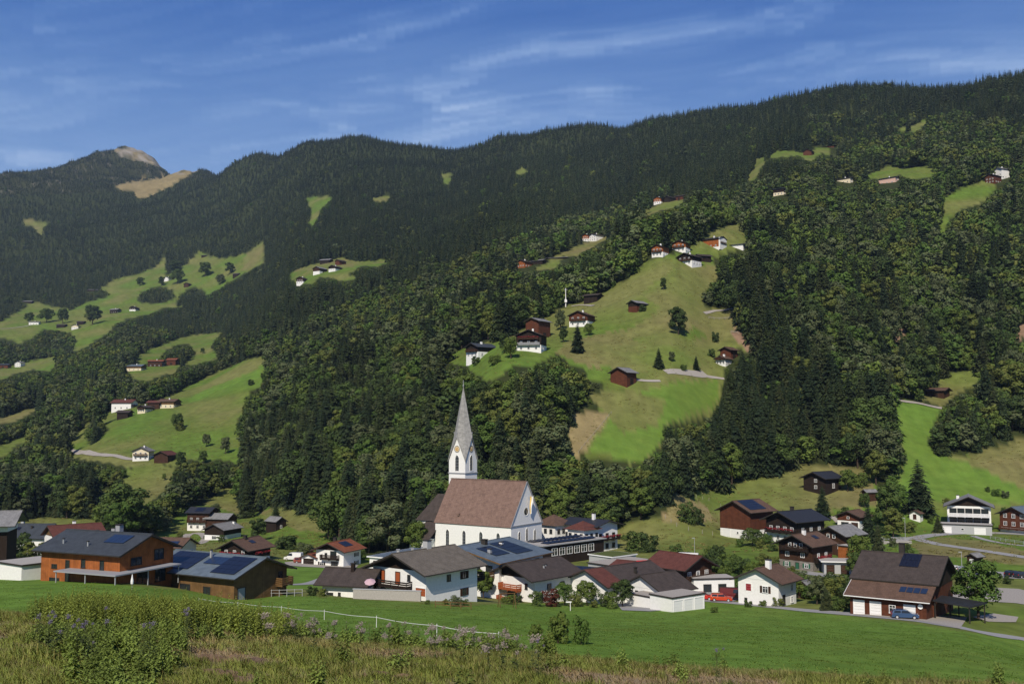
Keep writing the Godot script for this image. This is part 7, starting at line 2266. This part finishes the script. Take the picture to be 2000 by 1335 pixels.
func make_small_things() -> void:
	car("dark blue car with high roof parked before the white doors", ground(1768, 1208, 60), -0.22, Color(0.03, 0.07, 0.16))
	car("bright red car nearer the triple garage", ground(1372, 1171, 60), -0.2, Color(0.5, 0.02, 0.012))
	car("orange-red car nearer the small white cottage", ground(1409, 1174, 60), -0.2, Color(0.5, 0.05, 0.012))
	car("dark red van behind the orange-red car", ground(1432, 1170, 60), -0.2, Color(0.12, 0.012, 0.016), true)
	car("white car in the car park", ground(1868, 1116, 60), 0.1, Color(0.75, 0.75, 0.75))
	car("silver-grey car next to the white one in the car park", ground(1887, 1117, 60), 0.5, Color(0.3, 0.32, 0.35))
	car("slate-blue car at the end of the car park", ground(1854, 1125, 60), -0.1, Color(0.05, 0.075, 0.12))
	car("black car in the car park by the verge", ground(1980, 1126, 60), 0.4, Color(0.015, 0.016, 0.018))
	car("dark blue car right beside the black one in the car park", ground(1998, 1128, 60), 0.4, Color(0.02, 0.022, 0.03))
	car("white car half hidden by the small yellow-green tree", ground(1928, 1122, 60), 0.2, Color(0.7, 0.7, 0.7))
	car("white car parked before the villa's garage", ground(1853, 1036, 60), 1.3, Color(0.75, 0.75, 0.75))
	car("white delivery van parked on the gravel yard", ground(573, 1094, 60), 2.9, Color(0.75, 0.75, 0.75), true)
	car("reddish car beside the white delivery van", ground(588, 1099, 60), 0.3, Color(0.25, 0.06, 0.04))
	car("blue car in front of the rust-red carport", ground(609, 1100, 60), 1.0, Color(0.03, 0.06, 0.16))
	# electric fence in the mown meadow
	var fpx := [[387, 1182], [464, 1190], [549, 1200], [633, 1210], [735, 1225], [853, 1244], [974, 1262]]
	var o := thing("electric_fence", "white tape fence on thin plastic posts across the mown meadow", "fence", ground(387, 1182, 72.0))
	var last := Vector3.ZERO
	for i in fpx.size():
		var p := ground(fpx[i][0], fpx[i][1], 72.0)
		var pm := MB.new()
		pm.tube(PackedVector3Array([Vector3(0, -0.2, 0), Vector3(0, 1.1, 0)]), PackedFloat32Array([0.03, 0.026]), 5)
		part("post", pm.done(), o, mats["white_paint"], p - o.position)
		if i > 0:
			var tm := MB.new()
			for k in 8:
				var a := last.lerp(p, k / 8.0)
				var b := last.lerp(p, (k + 1) / 8.0)
				a.y += 0.95 - 0.12 * sin(PI * k / 8.0)
				b.y += 0.95 - 0.12 * sin(PI * (k + 1) / 8.0)
				a -= o.position
				b -= o.position
				tm.box((a + b) / 2, Vector3(0.012, 0.04, a.distance_to(b)), Basis.looking_at(b - a))
			part("tape", tm.done(), o, mats["white_paint"])
		last = p
	post_fence("pasture_fence", "line of pale posts along the rocky bank", [[1300, 1012], [1322, 1028], [1345, 1036], [1372, 1042], [1392, 1045]], 1.3, [], "weathered_wood", 0.12, 4.0)
	post_fence("pasture_fence", "posts along the top of the dry meadow", [[1360, 972], [1385, 978], [1408, 990]], 1.2, [], "weathered_wood", 0.1, 4.0)
	post_fence("road_railing", "low railing along the curved upper road", [[1935, 1052], [1965, 1058], [2000, 1063]], 1.0, [0.9, 0.5], "metal", 0.1, 3.0)
	post_fence("garden_fence", "grey metal fence beside the solar-roofed timber house", [[470, 1162], [500, 1164], [545, 1165], [590, 1164]], 1.2, [1.1, 0.6], "metal", 0.08, 2.0)
	post_fence("meadow_fence", "pale fence crossing the slope beside the tan patch", [[1130, 886], [1160, 850], [1180, 825], [1194, 808]], 1.2, [0.9], "weathered_wood", 0.1, 3.0)
	post_fence("garden_fence", "wooden garden fence below the ribbed-roof chalet", [[850, 1186], [880, 1188], [920, 1190]], 1.0, [0.9, 0.45], "tan_wood", 0.1, 2.0)
	post_fence("slope_railing", "wooden rails on the eroded slope", [[1385, 622], [1405, 624], [1428, 622]], 1.4, [1.2, 0.7], "weathered_wood", 0.16, 4.0)
	post_fence("slope_railing", "wooden rails lower on the eroded slope", [[1428, 650], [1442, 652]], 1.4, [1.2, 0.7], "weathered_wood", 0.16, 4.0)
	lamp_post("thin street lamp on the grass bank right of the awning", ground(1357, 1080, 60), 4.2)
	lamp_post("street lamp standing in the car park", ground(1880, 1128, 60), 6.0)
	lamp_post("tall mast beside the small road bridge", ground(1769, 1056, 60), 7.0)
	# white transformer mast
	o = thing("transformer_mast", "white pole with transformer box on the upper meadow", "pole", ground(1105, 599, 100))
	var tm2 := MB.new()
	tm2.tube(PackedVector3Array([Vector3(0, -0.5, 0), Vector3(0, 11.5, 0)]), PackedFloat32Array([0.32, 0.2]), 8)
	part("pole", tm2.done(), o, mats["white_paint"])
	var tb := MB.new()
	tb.box(Vector3(0, 3.6, 0.4), Vector3(1.4, 1.8, 1.0))
	part("transformer_box", tb.done(), o, mats["white_paint"])
	var tcross := MB.new()
	tcross.box(Vector3(0, 10.6, 0), Vector3(2.2, 0.2, 0.2))
	part("cross_arm", tcross.done(), o, mats["metal"])
	# garden umbrella
	o = thing("garden_umbrella", "pale pink open parasol on the chalet terrace", "umbrella", at_d(724, 174) + Vector3(0, 0.9, 0))
	var up := MB.new()
	for k in 8:
		var a := TAU * k / 8
		var b := TAU * (k + 1) / 8
		up.tri(Vector3(cos(b) * 0.95, 2.1, sin(b) * 0.95), Vector3(cos(a) * 0.95, 2.1, sin(a) * 0.95), Vector3(0, 2.7, 0))
	var can := part("canopy", up.done(), o, mat("pink_cloth", Color(0.55, 0.38, 0.44), 0.85, 0.1, 1.0))
	can.rotation.x = 0.5
	can.position = Vector3(0, 0.1, -0.9)
	var upp := MB.new()
	upp.tube(PackedVector3Array([Vector3(0, -0.5, 0), Vector3(0, 2.3, 0)]), PackedFloat32Array([0.03, 0.03]), 5)
	part("pole", upp.done(), o, mats["metal"])
	o = thing("garden_umbrella", "closed white parasol in front of the orange timber house", "umbrella", ground(257, 1152, 60))
	var cu := MB.new()
	cu.tube(PackedVector3Array([Vector3(0, 0.9, 0), Vector3(0, 1.3, 0), Vector3(0, 2.3, 0)]), PackedFloat32Array([0.2, 0.22, 0.03]), 8)
	part("folded_canopy", cu.done(), o, mats["white_paint"])
	var cup := MB.new()
	cup.tube(PackedVector3Array([Vector3(0, -0.3, 0), Vector3(0, 2.4, 0)]), PackedFloat32Array([0.03, 0.03]), 5)
	part("pole", cup.done(), o, mats["metal"])
	# red awning
	o = thing("awning", "bright red awning with white border beside the dull red roof", "awning", at_d(1280, 236) + Vector3(0, 4.2, 0), 0.3)
	var aw := MB.new()
	aw.slab(Vector3(-4, 0, 3), Vector3(4, 0, 3), Vector3(4, 1.2, -2), Vector3(-4, 1.2, -2), 0.08)
	part("cloth", aw.done(), o, mats["red_cloth"])
	var awb := MB.new()
	awb.box(Vector3(0, -0.15, 3.03), Vector3(8.1, 0.35, 0.06))
	awb.box(Vector3(-1.2, 0.56, 0.5), Vector3(0.5, 0.05, 5.2), Basis(Vector3(1, 0, 0), 0.235))
	part("border", awb.done(), o, mats["white_paint"])
	for s in [-1, 1]:
		var ap := MB.new()
		ap.box(Vector3(s * 3.6, -2.4, 2.7), Vector3(0.12, 4.8, 0.12))
		part("post", ap.done(), o, mats["metal"])
	# closed parasols of the parasol terrace
	for k in 6:
		var pp := at_d(1352 + k * 4.6, 236 - k * 2.5)
		o = thing("terrace_umbrella", "closed white parasol in the terrace row by the tall white wall panel", "umbrella", pp, 0.0, "closed parasols on the parasol terrace")
		var c1 := MB.new()
		c1.tube(PackedVector3Array([Vector3(0, 1.0, 0), Vector3(0, 1.5, 0), Vector3(0, 3.4, 0)]), PackedFloat32Array([0.22, 0.28, 0.03]), 7)
		part("folded_canopy", c1.done(), o, mats["white_paint"])
		var c2 := MB.new()
		c2.tube(PackedVector3Array([Vector3(0, -0.2, 0), Vector3(0, 3.4, 0)]), PackedFloat32Array([0.04, 0.04]), 5)
		part("pole", c2.done(), o, mats["metal"])
	# swing frame
	o = thing("garden_swing", "wooden swing frame on the lawn below the brown-roofed chalet", "swing", ground(990, 1187, 60), 0.3)
	for s in [-1, 1]:
		for e in [-1, 1]:
			var lg := MB.new()
			lg.tube(PackedVector3Array([Vector3(s * 1.3, -0.1, e * 0.8), Vector3(s * 1.3, 2.3, 0)]), PackedFloat32Array([0.06, 0.06]), 5)
			part("leg", lg.done(), o, mats["tan_wood"])
	var bar := MB.new()
	bar.tube(PackedVector3Array([Vector3(-1.4, 2.3, 0), Vector3(1.4, 2.3, 0)]), PackedFloat32Array([0.07, 0.07]), 5)
	part("crossbar", bar.done(), o, mats["tan_wood"])
	# sign post at the driveway
	o = thing("sign_post", "small white arrow board on a post by the driveway hedge", "sign", ground(1114, 1192, 60), 0.1)
	var sp1 := MB.new()
	sp1.box(Vector3(0, 0.7, 0), Vector3(0.1, 1.8, 0.1))
	part("post", sp1.done(), o, mats["white_paint"])
	var sp2 := MB.new()
	sp2.box(Vector3(-0.3, 1.55, 0.07), Vector3(1.0, 0.22, 0.05))
	part("board", sp2.done(), o, mats["white_paint"])
	# small road bridge
	o = thing("road_bridge", "concrete road bridge over the dark stream gap", "bridge", ground(1748, 1060, 60), 0.1)
	var bd := MB.new()
	bd.box(Vector3(0, 0.5, 0), Vector3(9, 0.5, 4))
	part("deck", bd.done(), o, mats["concrete"])
	for s in [-1, 1]:
		var ab := MB.new()
		ab.box(Vector3(s * 4.0, -0.8, 0), Vector3(1.0, 2.6, 4))
		part("abutment", ab.done(), o, mats["concrete"])
		var rl := MB.new()
		rl.box(Vector3(0, 1.5, s * 1.9), Vector3(9, 0.1, 0.1))
		for k in 7:
			rl.box(Vector3(-4.2 + k * 1.4, 1.1, s * 1.9), Vector3(0.08, 0.8, 0.08))
		part("railing", rl.done(), o, mats["metal"])

# ================================================================ foreground plants
func blade_mesh(sd: int, n: int, h: float, spread: float, width: float, bend: float) -> ArrayMesh:
	var r := RandomNumberGenerator.new()
	r.seed = sd
	var m := MB.new()
	for i in n:
		var a := r.randf() * TAU
		var p := Vector3(cos(a), 0, sin(a)) * spread * sqrt(r.randf())
		var b := r.randf() * TAU
		var lean := Vector3(cos(b), 0, sin(b)) * bend * r.randf_range(0.3, 1.2)
		var hh := h * r.randf_range(0.45, 1.1)
		var s := Vector3(-sin(b + 0.8), 0, cos(b + 0.8)) * width
		var mid := p + Vector3(0, hh * 0.55, 0) + lean * hh * 0.3
		var tip := p + Vector3(0, hh, 0) + lean * hh
		var c := r.randf_range(0.65, 1.25)
		m.col = Color(c * r.randf_range(0.95, 1.25), c, c * 0.85)
		var o := (Vector3(0, 0.9, 0) + lean * 0.3 + Vector3(cos(a), 0, sin(a)) * 0.4).normalized()
		m.leaf(p - s, p + s, mid + s * 0.8, o, 0.7)
		m.leaf(p - s, mid + s * 0.8, mid - s * 0.8, o, 0.7)
		m.leaf(mid - s * 0.8, mid + s * 0.8, tip, o, 0.7)
	return m.done(null, true)

# an upright leafy weed
func weed_mesh(sd: int, stems: int, h: float, leaf: float, spread: float) -> ArrayMesh:
	var r := RandomNumberGenerator.new()
	r.seed = sd
	var m := MB.new()
	for i in stems:
		var a := r.randf() * TAU
		var p := Vector3(cos(a), 0, sin(a)) * spread * r.randf()
		var lean := Vector3(r.randf_range(-0.2, 0.2), 1, r.randf_range(-0.2, 0.2)).normalized()
		var hh := h * r.randf_range(0.6, 1.1)
		m.col = Color(0.9, 0.8, 0.6)
		m.tube(PackedVector3Array([p - Vector3(0, 0.05, 0), p + lean * hh]), PackedFloat32Array([0.008, 0.004]), 3, false)
		var n := int(hh / 0.055)
		for k in n:
			var t := (k + 1.0) / n
			var q := p + lean * hh * t
			var an := k * 2.0 + r.randf()
			for s in 2:
				var dir := Vector3(cos(an + s * PI), r.randf_range(-0.35, 0.35), sin(an + s * PI)).normalized()
				var len := leaf * r.randf_range(0.7, 1.3) * (1.15 - 0.7 * t)
				var sd2 := dir.cross(Vector3.UP).normalized() * len * 0.3
				var md := q + dir * len * 0.45 + Vector3(0, len * 0.1, 0)
				var tp := q + dir * len - Vector3(0, len * 0.28, 0)
				var c := r.randf_range(0.7, 1.25)
				m.col = Color(c, c, c * 0.9)
				var o := (Vector3(0, 0.9, 0) + dir * 0.5).normalized()
				m.leaf(q, md + sd2, tp, o, 0.4)
				m.leaf(q, tp, md - sd2, o, 0.4)
	return m.done(null, true)

func fluff_mesh(sd: int, n: int, rad: float, size: float, flat: float) -> ArrayMesh:
	var r := RandomNumberGenerator.new()
	r.seed = sd
	var m := MB.new()
	for i in n:
		var p := Vector3(r.randfn(), r.randfn() * flat, r.randfn()) * rad * 0.55
		var e := Basis.from_euler(Vector3(r.randf() * 6, r.randf() * 6, r.randf() * 6))
		var z := size * r.randf_range(0.5, 1.2)
		var c := r.randf_range(0.75, 1.15)
		m.col = Color(c, c, c)
		m.tri(p - e.x * z, p + e.x * z, p + e.y * z)
		m.tri(p - e.z * z, p + e.z * z, p + e.x * z)
	return m.done(null, true)

func scatter(root: Node, called: String, meshes: Array, spots: Array, m: Material) -> void:
	for k in meshes.size():
		var mm := MultiMesh.new()
		mm.transform_format = MultiMesh.TRANSFORM_3D
		mm.use_colors = true
		mm.mesh = meshes[k]
		var mine: Array = []
		for i in range(k, spots.size(), meshes.size()):
			mine.append(spots[i])
		mm.instance_count = mine.size()
		for i in mine.size():
			mm.set_instance_transform(i, mine[i][0])
			mm.set_instance_color(i, mine[i][1])
		var mi := MultiMeshInstance3D.new()
		mi.name = called
		mi.multimesh = mm
		mi.material_override = m
		mi.set_meta("kind", "stuff")
		root.add_child(mi, true)

func make_foreground() -> void:
	var r := RandomNumberGenerator.new()
	r.seed = 5
	var grass_spots: Array = []
	var weed_spots: Array = []
	var broad_spots: Array = []
	var dry_spots: Array = []
	var meadow_spots: Array = []
	for i in 56000:
		var d := 5.5 * exp(r.randf() * log(62.0 / 5.5))
		var a := r.randf_range(-0.56, 0.56)
		var x := sin(a) * d
		var z := -cos(a) * d
		var p := Vector3(x, hgt(x, z), z)
		var q := pix(p)
		if q.y > 1420.0 or q.x < -150 or q.x > 2150:
			continue
		var patch := n_fine.get_noise_2d(x * 2.2, z * 2.2)
		var big := n_mid.get_noise_2d(x * 4.0 + 50.0, z * 4.0)
		var crest := smoothstep(16.0, 26.0, d) * (1.0 - smoothstep(36.0, 46.0, d))
		var left := 1.0 - smoothstep(420.0, 620.0, q.x)
		var mid := smoothstep(380.0, 560.0, q.x) * (1.0 - smoothstep(950.0, 1150.0, q.x))
		var b := Basis(Vector3.UP, r.randf() * TAU)
		var pick := r.randf()
		# tall nettles on the left brow, leafy weeds nearest the camera, grass with bare places elsewhere
		if pick < 0.46 * crest * left * smoothstep(60.0, 180.0, q.x + big * 120.0):
			var s := r.randf_range(0.32, 0.62)
			weed_spots.append([Transform3D(b.scaled_local(Vector3(s, s, s)), p), Color(0.20, 0.25, 0.055) * r.randf_range(0.7, 1.3)])
		elif pick < 0.05 * crest * mid or (d < 17.0 and pick < 0.16 * smoothstep(-0.1, 0.25, big + 0.35 - absf(q.x - 210.0) / 420.0)) or pick < 0.002:
			var s := r.randf_range(0.5, 1.0) * (0.42 if d < 17.0 else 0.7)
			broad_spots.append([Transform3D(b.scaled_local(Vector3(s, s, s)), p), Color(0.155, 0.21, 0.05) * r.randf_range(0.65, 1.35)])
		elif patch > 0.22 and d < 34.0:
			if pick < 0.25:
				dry_spots.append([Transform3D(b.scaled_local(Vector3(1, 0.35, 1) * r.randf_range(0.6, 1.0)), p), Color(0.38, 0.30, 0.17) * r.randf_range(0.7, 1.2)])
		elif pick > 0.42:
			var s := r.randf_range(0.35, 0.8) * lerpf(0.75, 1.1, smoothstep(12.0, 30.0, d)) * (1.0 + 0.5 * patch)
			var c := Color(0.215, 0.265, 0.065).lerp(Color(0.44, 0.39, 0.19), clampf(-0.08 + big * 2.2 + patch * 0.7 + smoothstep(700.0, 1500.0, q.x) * 0.3 + r.randf_range(-0.25, 0.3), 0.0, 1.0))
			if r.randf() < 0.16:
				dry_spots.append([Transform3D(b.scaled_local(Vector3(s, s * 1.1, s)), p), c.lerp(Color(0.34, 0.27, 0.14), 0.5) * r.randf_range(0.8, 1.2)])
			else:
				grass_spots.append([Transform3D(b.scaled_local(Vector3(s, s, s)), p), c * r.randf_range(0.75, 1.25)])
	print("plants ", grass_spots.size(), " ", weed_spots.size(), " ", broad_spots.size(), " ", dry_spots.size())
	var veg := leaf_mat("meadow_plants", Color(1, 1, 1), 0.5)
	var g := thing("rough_grass", "rough unmown grass on the near slope", "grass")
	g.set_meta("kind", "stuff")
	scatter(g, "grass_tufts", [blade_mesh(1, 30, 0.17, 0.2, 0.007, 0.8), blade_mesh(2, 28, 0.13, 0.22, 0.008, 1.0), blade_mesh(3, 32, 0.2, 0.18, 0.006, 0.7)], grass_spots, veg)
	scatter(g, "dry_grass_tufts", [blade_mesh(4, 16, 0.3, 0.18, 0.004, 0.6), blade_mesh(5, 18, 0.24, 0.22, 0.004, 1.1)], dry_spots, veg)
	var n := thing("nettle_thicket", "dense green nettles along the brow of the near slope", "weeds")
	n.set_meta("kind", "stuff")
	scatter(n, "nettles", [weed_mesh(11, 7, 1.15, 0.13, 0.3), weed_mesh(12, 6, 1.0, 0.15, 0.34), weed_mesh(13, 8, 1.3, 0.12, 0.3)], weed_spots, veg)
	var w := thing("leafy_weeds", "broad-leaved weeds among the grass near the camera", "weeds")
	w.set_meta("kind", "stuff")
	scatter(w, "weeds", [weed_mesh(21, 5, 0.7, 0.2, 0.25), weed_mesh(22, 4, 0.6, 0.24, 0.3), weed_mesh(23, 6, 0.85, 0.17, 0.22)], broad_spots, veg)
	# short tufts in the mown meadow
	for i in 26000:
		var d := sqrt(r.randf_range(58.0 * 58.0, 205.0 * 205.0))
		var a := r.randf_range(-0.5, 0.5)
		var x := sin(a) * d
		var z := -cos(a) * d
		var p := Vector3(x, hgt(x, z), z)
		if look(cls, pix(p)) != 5:
			continue
		var clear := true
		for f in foot:
			if absf(f[0] - x) < f[2] + 1.0 and absf(f[1] - z) < f[2] + 1.0:
				clear = false
				break
		if not clear:
			continue
		var s := r.randf_range(0.35, 0.9)
		meadow_spots.append([Transform3D(Basis(Vector3.UP, r.randf() * TAU).scaled_local(Vector3(s * 1.6, s, s * 1.6)), p), Color(0.17, 0.30, 0.045).lerp(Color(0.25, 0.30, 0.07), clampf(n_mid.get_noise_2d(x * 2.0, z * 2.0) + 0.3, 0.0, 1.0)) * r.randf_range(0.7, 1.25)])
	var mg := thing("meadow_grass", "grass tufts of the mown meadow and the steep pastures", "grass")
	mg.set_meta("kind", "stuff")
	scatter(mg, "meadow_tufts", [blade_mesh(6, 14, 0.10, 0.35, 0.02, 0.9), blade_mesh(7, 12, 0.08, 0.4, 0.025, 1.2)], meadow_spots, veg)
	# coarser tussocks on the steep pastures
	var pasture: Array = []
	for i in 60000:
		var d := r.randf_range(300.0, 760.0)
		var a := r.randf_range(-0.47, 0.5)
		var x := sin(a) * d
		var z := -cos(a) * d
		var p := Vector3(x, hgt(x, z), z)
		var cl := look(cls, pix(p))
		if (cl != 1 and cl != 2 and cl != 3 and cl != 7) or n_fine.get_noise_2d(x * 0.6, z * 0.6) < r.randf_range(-0.3, 0.5):
			continue
		var clear := true
		for f in foot:
			if absf(f[0] - x) < f[2] + 0.5 and absf(f[1] - z) < f[2] + 0.5:
				clear = false
				break
		if not clear:
			continue
		var s := r.randf_range(0.5, 1.4)
		pasture.append([Transform3D(Basis(Vector3.UP, r.randf() * TAU).scaled_local(Vector3(s * 1.5, s, s * 1.5)), p), Color(0.17, 0.20, 0.05).lerp(Color(0.32, 0.26, 0.12), clampf(r.randf() * 0.7 + n_mid.get_noise_2d(x, z) * 0.5, 0.0, 1.0)) * r.randf_range(0.6, 1.15)])
	scatter(mg, "pasture_tussocks", [blade_mesh(8, 14, 0.32, 0.4, 0.04, 0.8), blade_mesh(9, 12, 0.26, 0.45, 0.05, 1.0)], pasture, veg)
	# thistles gone to seed: stem, leaves, heads
	var head := fluff_mesh(31, 46, 0.1, 0.028, 0.7)
	var white := leaf_mat("thistle_down", Color(0.34, 0.29, 0.26), 0.4)
	var violet := leaf_mat("thistle_bloom", Color(0.20, 0.17, 0.27), 0.4)
	var green := leaf_mat("thistle_green", Color(0.075, 0.095, 0.030), 0.4)
	var stalks := [thistle_stalk(41), thistle_stalk(42), thistle_stalk(43)]
	var spots := [[508, 1222, 26], [520, 1238, 24], [560, 1232, 30], [575, 1240, 30], [590, 1228, 32], [606, 1238, 30], [612, 1255, 26], [640, 1230, 32], [652, 1262, 22], [676, 1240, 28], [705, 1250, 28], [722, 1244, 36], [748, 1246, 36], [760, 1258, 30], [790, 1250, 34], [806, 1246, 38], [816, 1250, 36], [842, 1258, 32], [850, 1272, 26], [868, 1266, 28], [890, 1262, 34], [905, 1280, 24], [925, 1266, 32], [955, 1294, 22], [980, 1290, 24], [1010, 1300, 22], [1040, 1300, 22]]
	var vspots := [[75, 1262, 14], [92, 1268, 14], [105, 1270, 14], [130, 1272, 15], [150, 1282, 15], [165, 1290, 13], [178, 1294, 13], [205, 1240, 18], [278, 1300, 12], [290, 1306, 12], [366, 1240, 22], [362, 1262, 20], [1050, 1318, 18], [1400, 1322, 20]]
	for pass_i in 2:
		for s in (spots if pass_i == 0 else vspots):
			var at := ground(s[0], s[1] + (18 if pass_i == 0 else 12), 5.0)
			var hh := clampf((s[2] + 16.0) * at.length() / F, 0.45, 1.5)
			var o := thing("thistle", "thistle gone to white seed fluff on the near slope" if pass_i == 0 else "thistle with small violet flower heads on the near slope", "thistle", at, s[0] * 0.7, "seeding thistles" if pass_i == 0 else "flowering thistles")
			var st := part("stem", stalks[int(s[0]) % 3][0], o, green)
			st.scale = Vector3(hh, hh, hh)
			var tips: Array = stalks[int(s[0]) % 3][1]
			for t in tips.slice(0, 5 if pass_i == 0 else 2):
				var hd := part("flower_head", head, o, white if pass_i == 0 else violet, t * hh)
				var k := r.randf_range(0.2, 0.55) * (1.0 if pass_i == 0 else 0.6)
				hd.scale = Vector3(k, k, k)
	# bare soil mounds by the molehills
	for s in [[415, 1290, 0.34], [445, 1324, 0.3], [735, 1324, 0.3]]:
		var at := ground(s[0], s[1], 5.0)
		var o := thing("earth_mound", "patch of raised brown earth in the near grass", "earth", at, s[0], "earth patches in the near grass")
		var m := MB.new()
		var nr := 5
		for i in nr:
			for k in 14:
				var pts: Array = []
				for e in [[i, k], [i, k + 1], [i + 1, k + 1], [i + 1, k]]:
					var rr: float = float(e[0]) / nr
					var an: float = TAU * (e[1] % 14) / 14.0
					var wob := 1.0 + 0.3 * sin(an * 3.0 + s[0]) + 0.15 * sin(an * 5.0)
					pts.append(Vector3(cos(an) * rr * s[2] * 1.5 * wob, s[2] * 0.1 * (1.0 - rr * rr) - 0.03 + 0.04 * sin(an * 7.0 + rr * 9.0), sin(an) * rr * s[2] * wob))
				m.quad(pts[3], pts[2], pts[1], pts[0])
		m.smooth()
		part("soil", m.done(), o, mat("soil", Color(0.26, 0.17, 0.11), 0.97, 0.55, 1.8))

func thistle_stalk(sd: int) -> Array:
	var r := RandomNumberGenerator.new()
	r.seed = sd
	var m := MB.new()
	var tips: Array = []
	m.tube(PackedVector3Array([Vector3(0, -0.06, 0), Vector3(0.02, 0.5, 0.01), Vector3(0.0, 0.95, 0)]), PackedFloat32Array([0.012, 0.009, 0.005]), 4)
	tips.append(Vector3(0, 0.98, 0))
	for i in 9:
		var y := r.randf_range(0.45, 0.85)
		var a := i * 2.4
		var e := Vector3(cos(a) * r.randf_range(0.1, 0.24), y + r.randf_range(0.08, 0.2), sin(a) * r.randf_range(0.1, 0.24))
		m.tube(PackedVector3Array([Vector3(0.01, y, 0), e]), PackedFloat32Array([0.006, 0.004]), 3)
		tips.append(e)
	for i in 46:
		var y := r.randf_range(0.04, 0.8)
		var a := r.randf() * TAU
		var dir := Vector3(cos(a), r.randf_range(-0.2, 0.6), sin(a)).normalized()
		var len := r.randf_range(0.1, 0.24) * (1.1 - 0.6 * y)
		var s := dir.cross(Vector3.UP).normalized() * len * 0.16
		var q := Vector3(0.01, y, 0)
		m.tri(q, q + dir * len * 0.5 + s, q + dir * len)
		m.tri(q, q + dir * len, q + dir * len * 0.5 - s)
	return [m.done(null, true), tips]
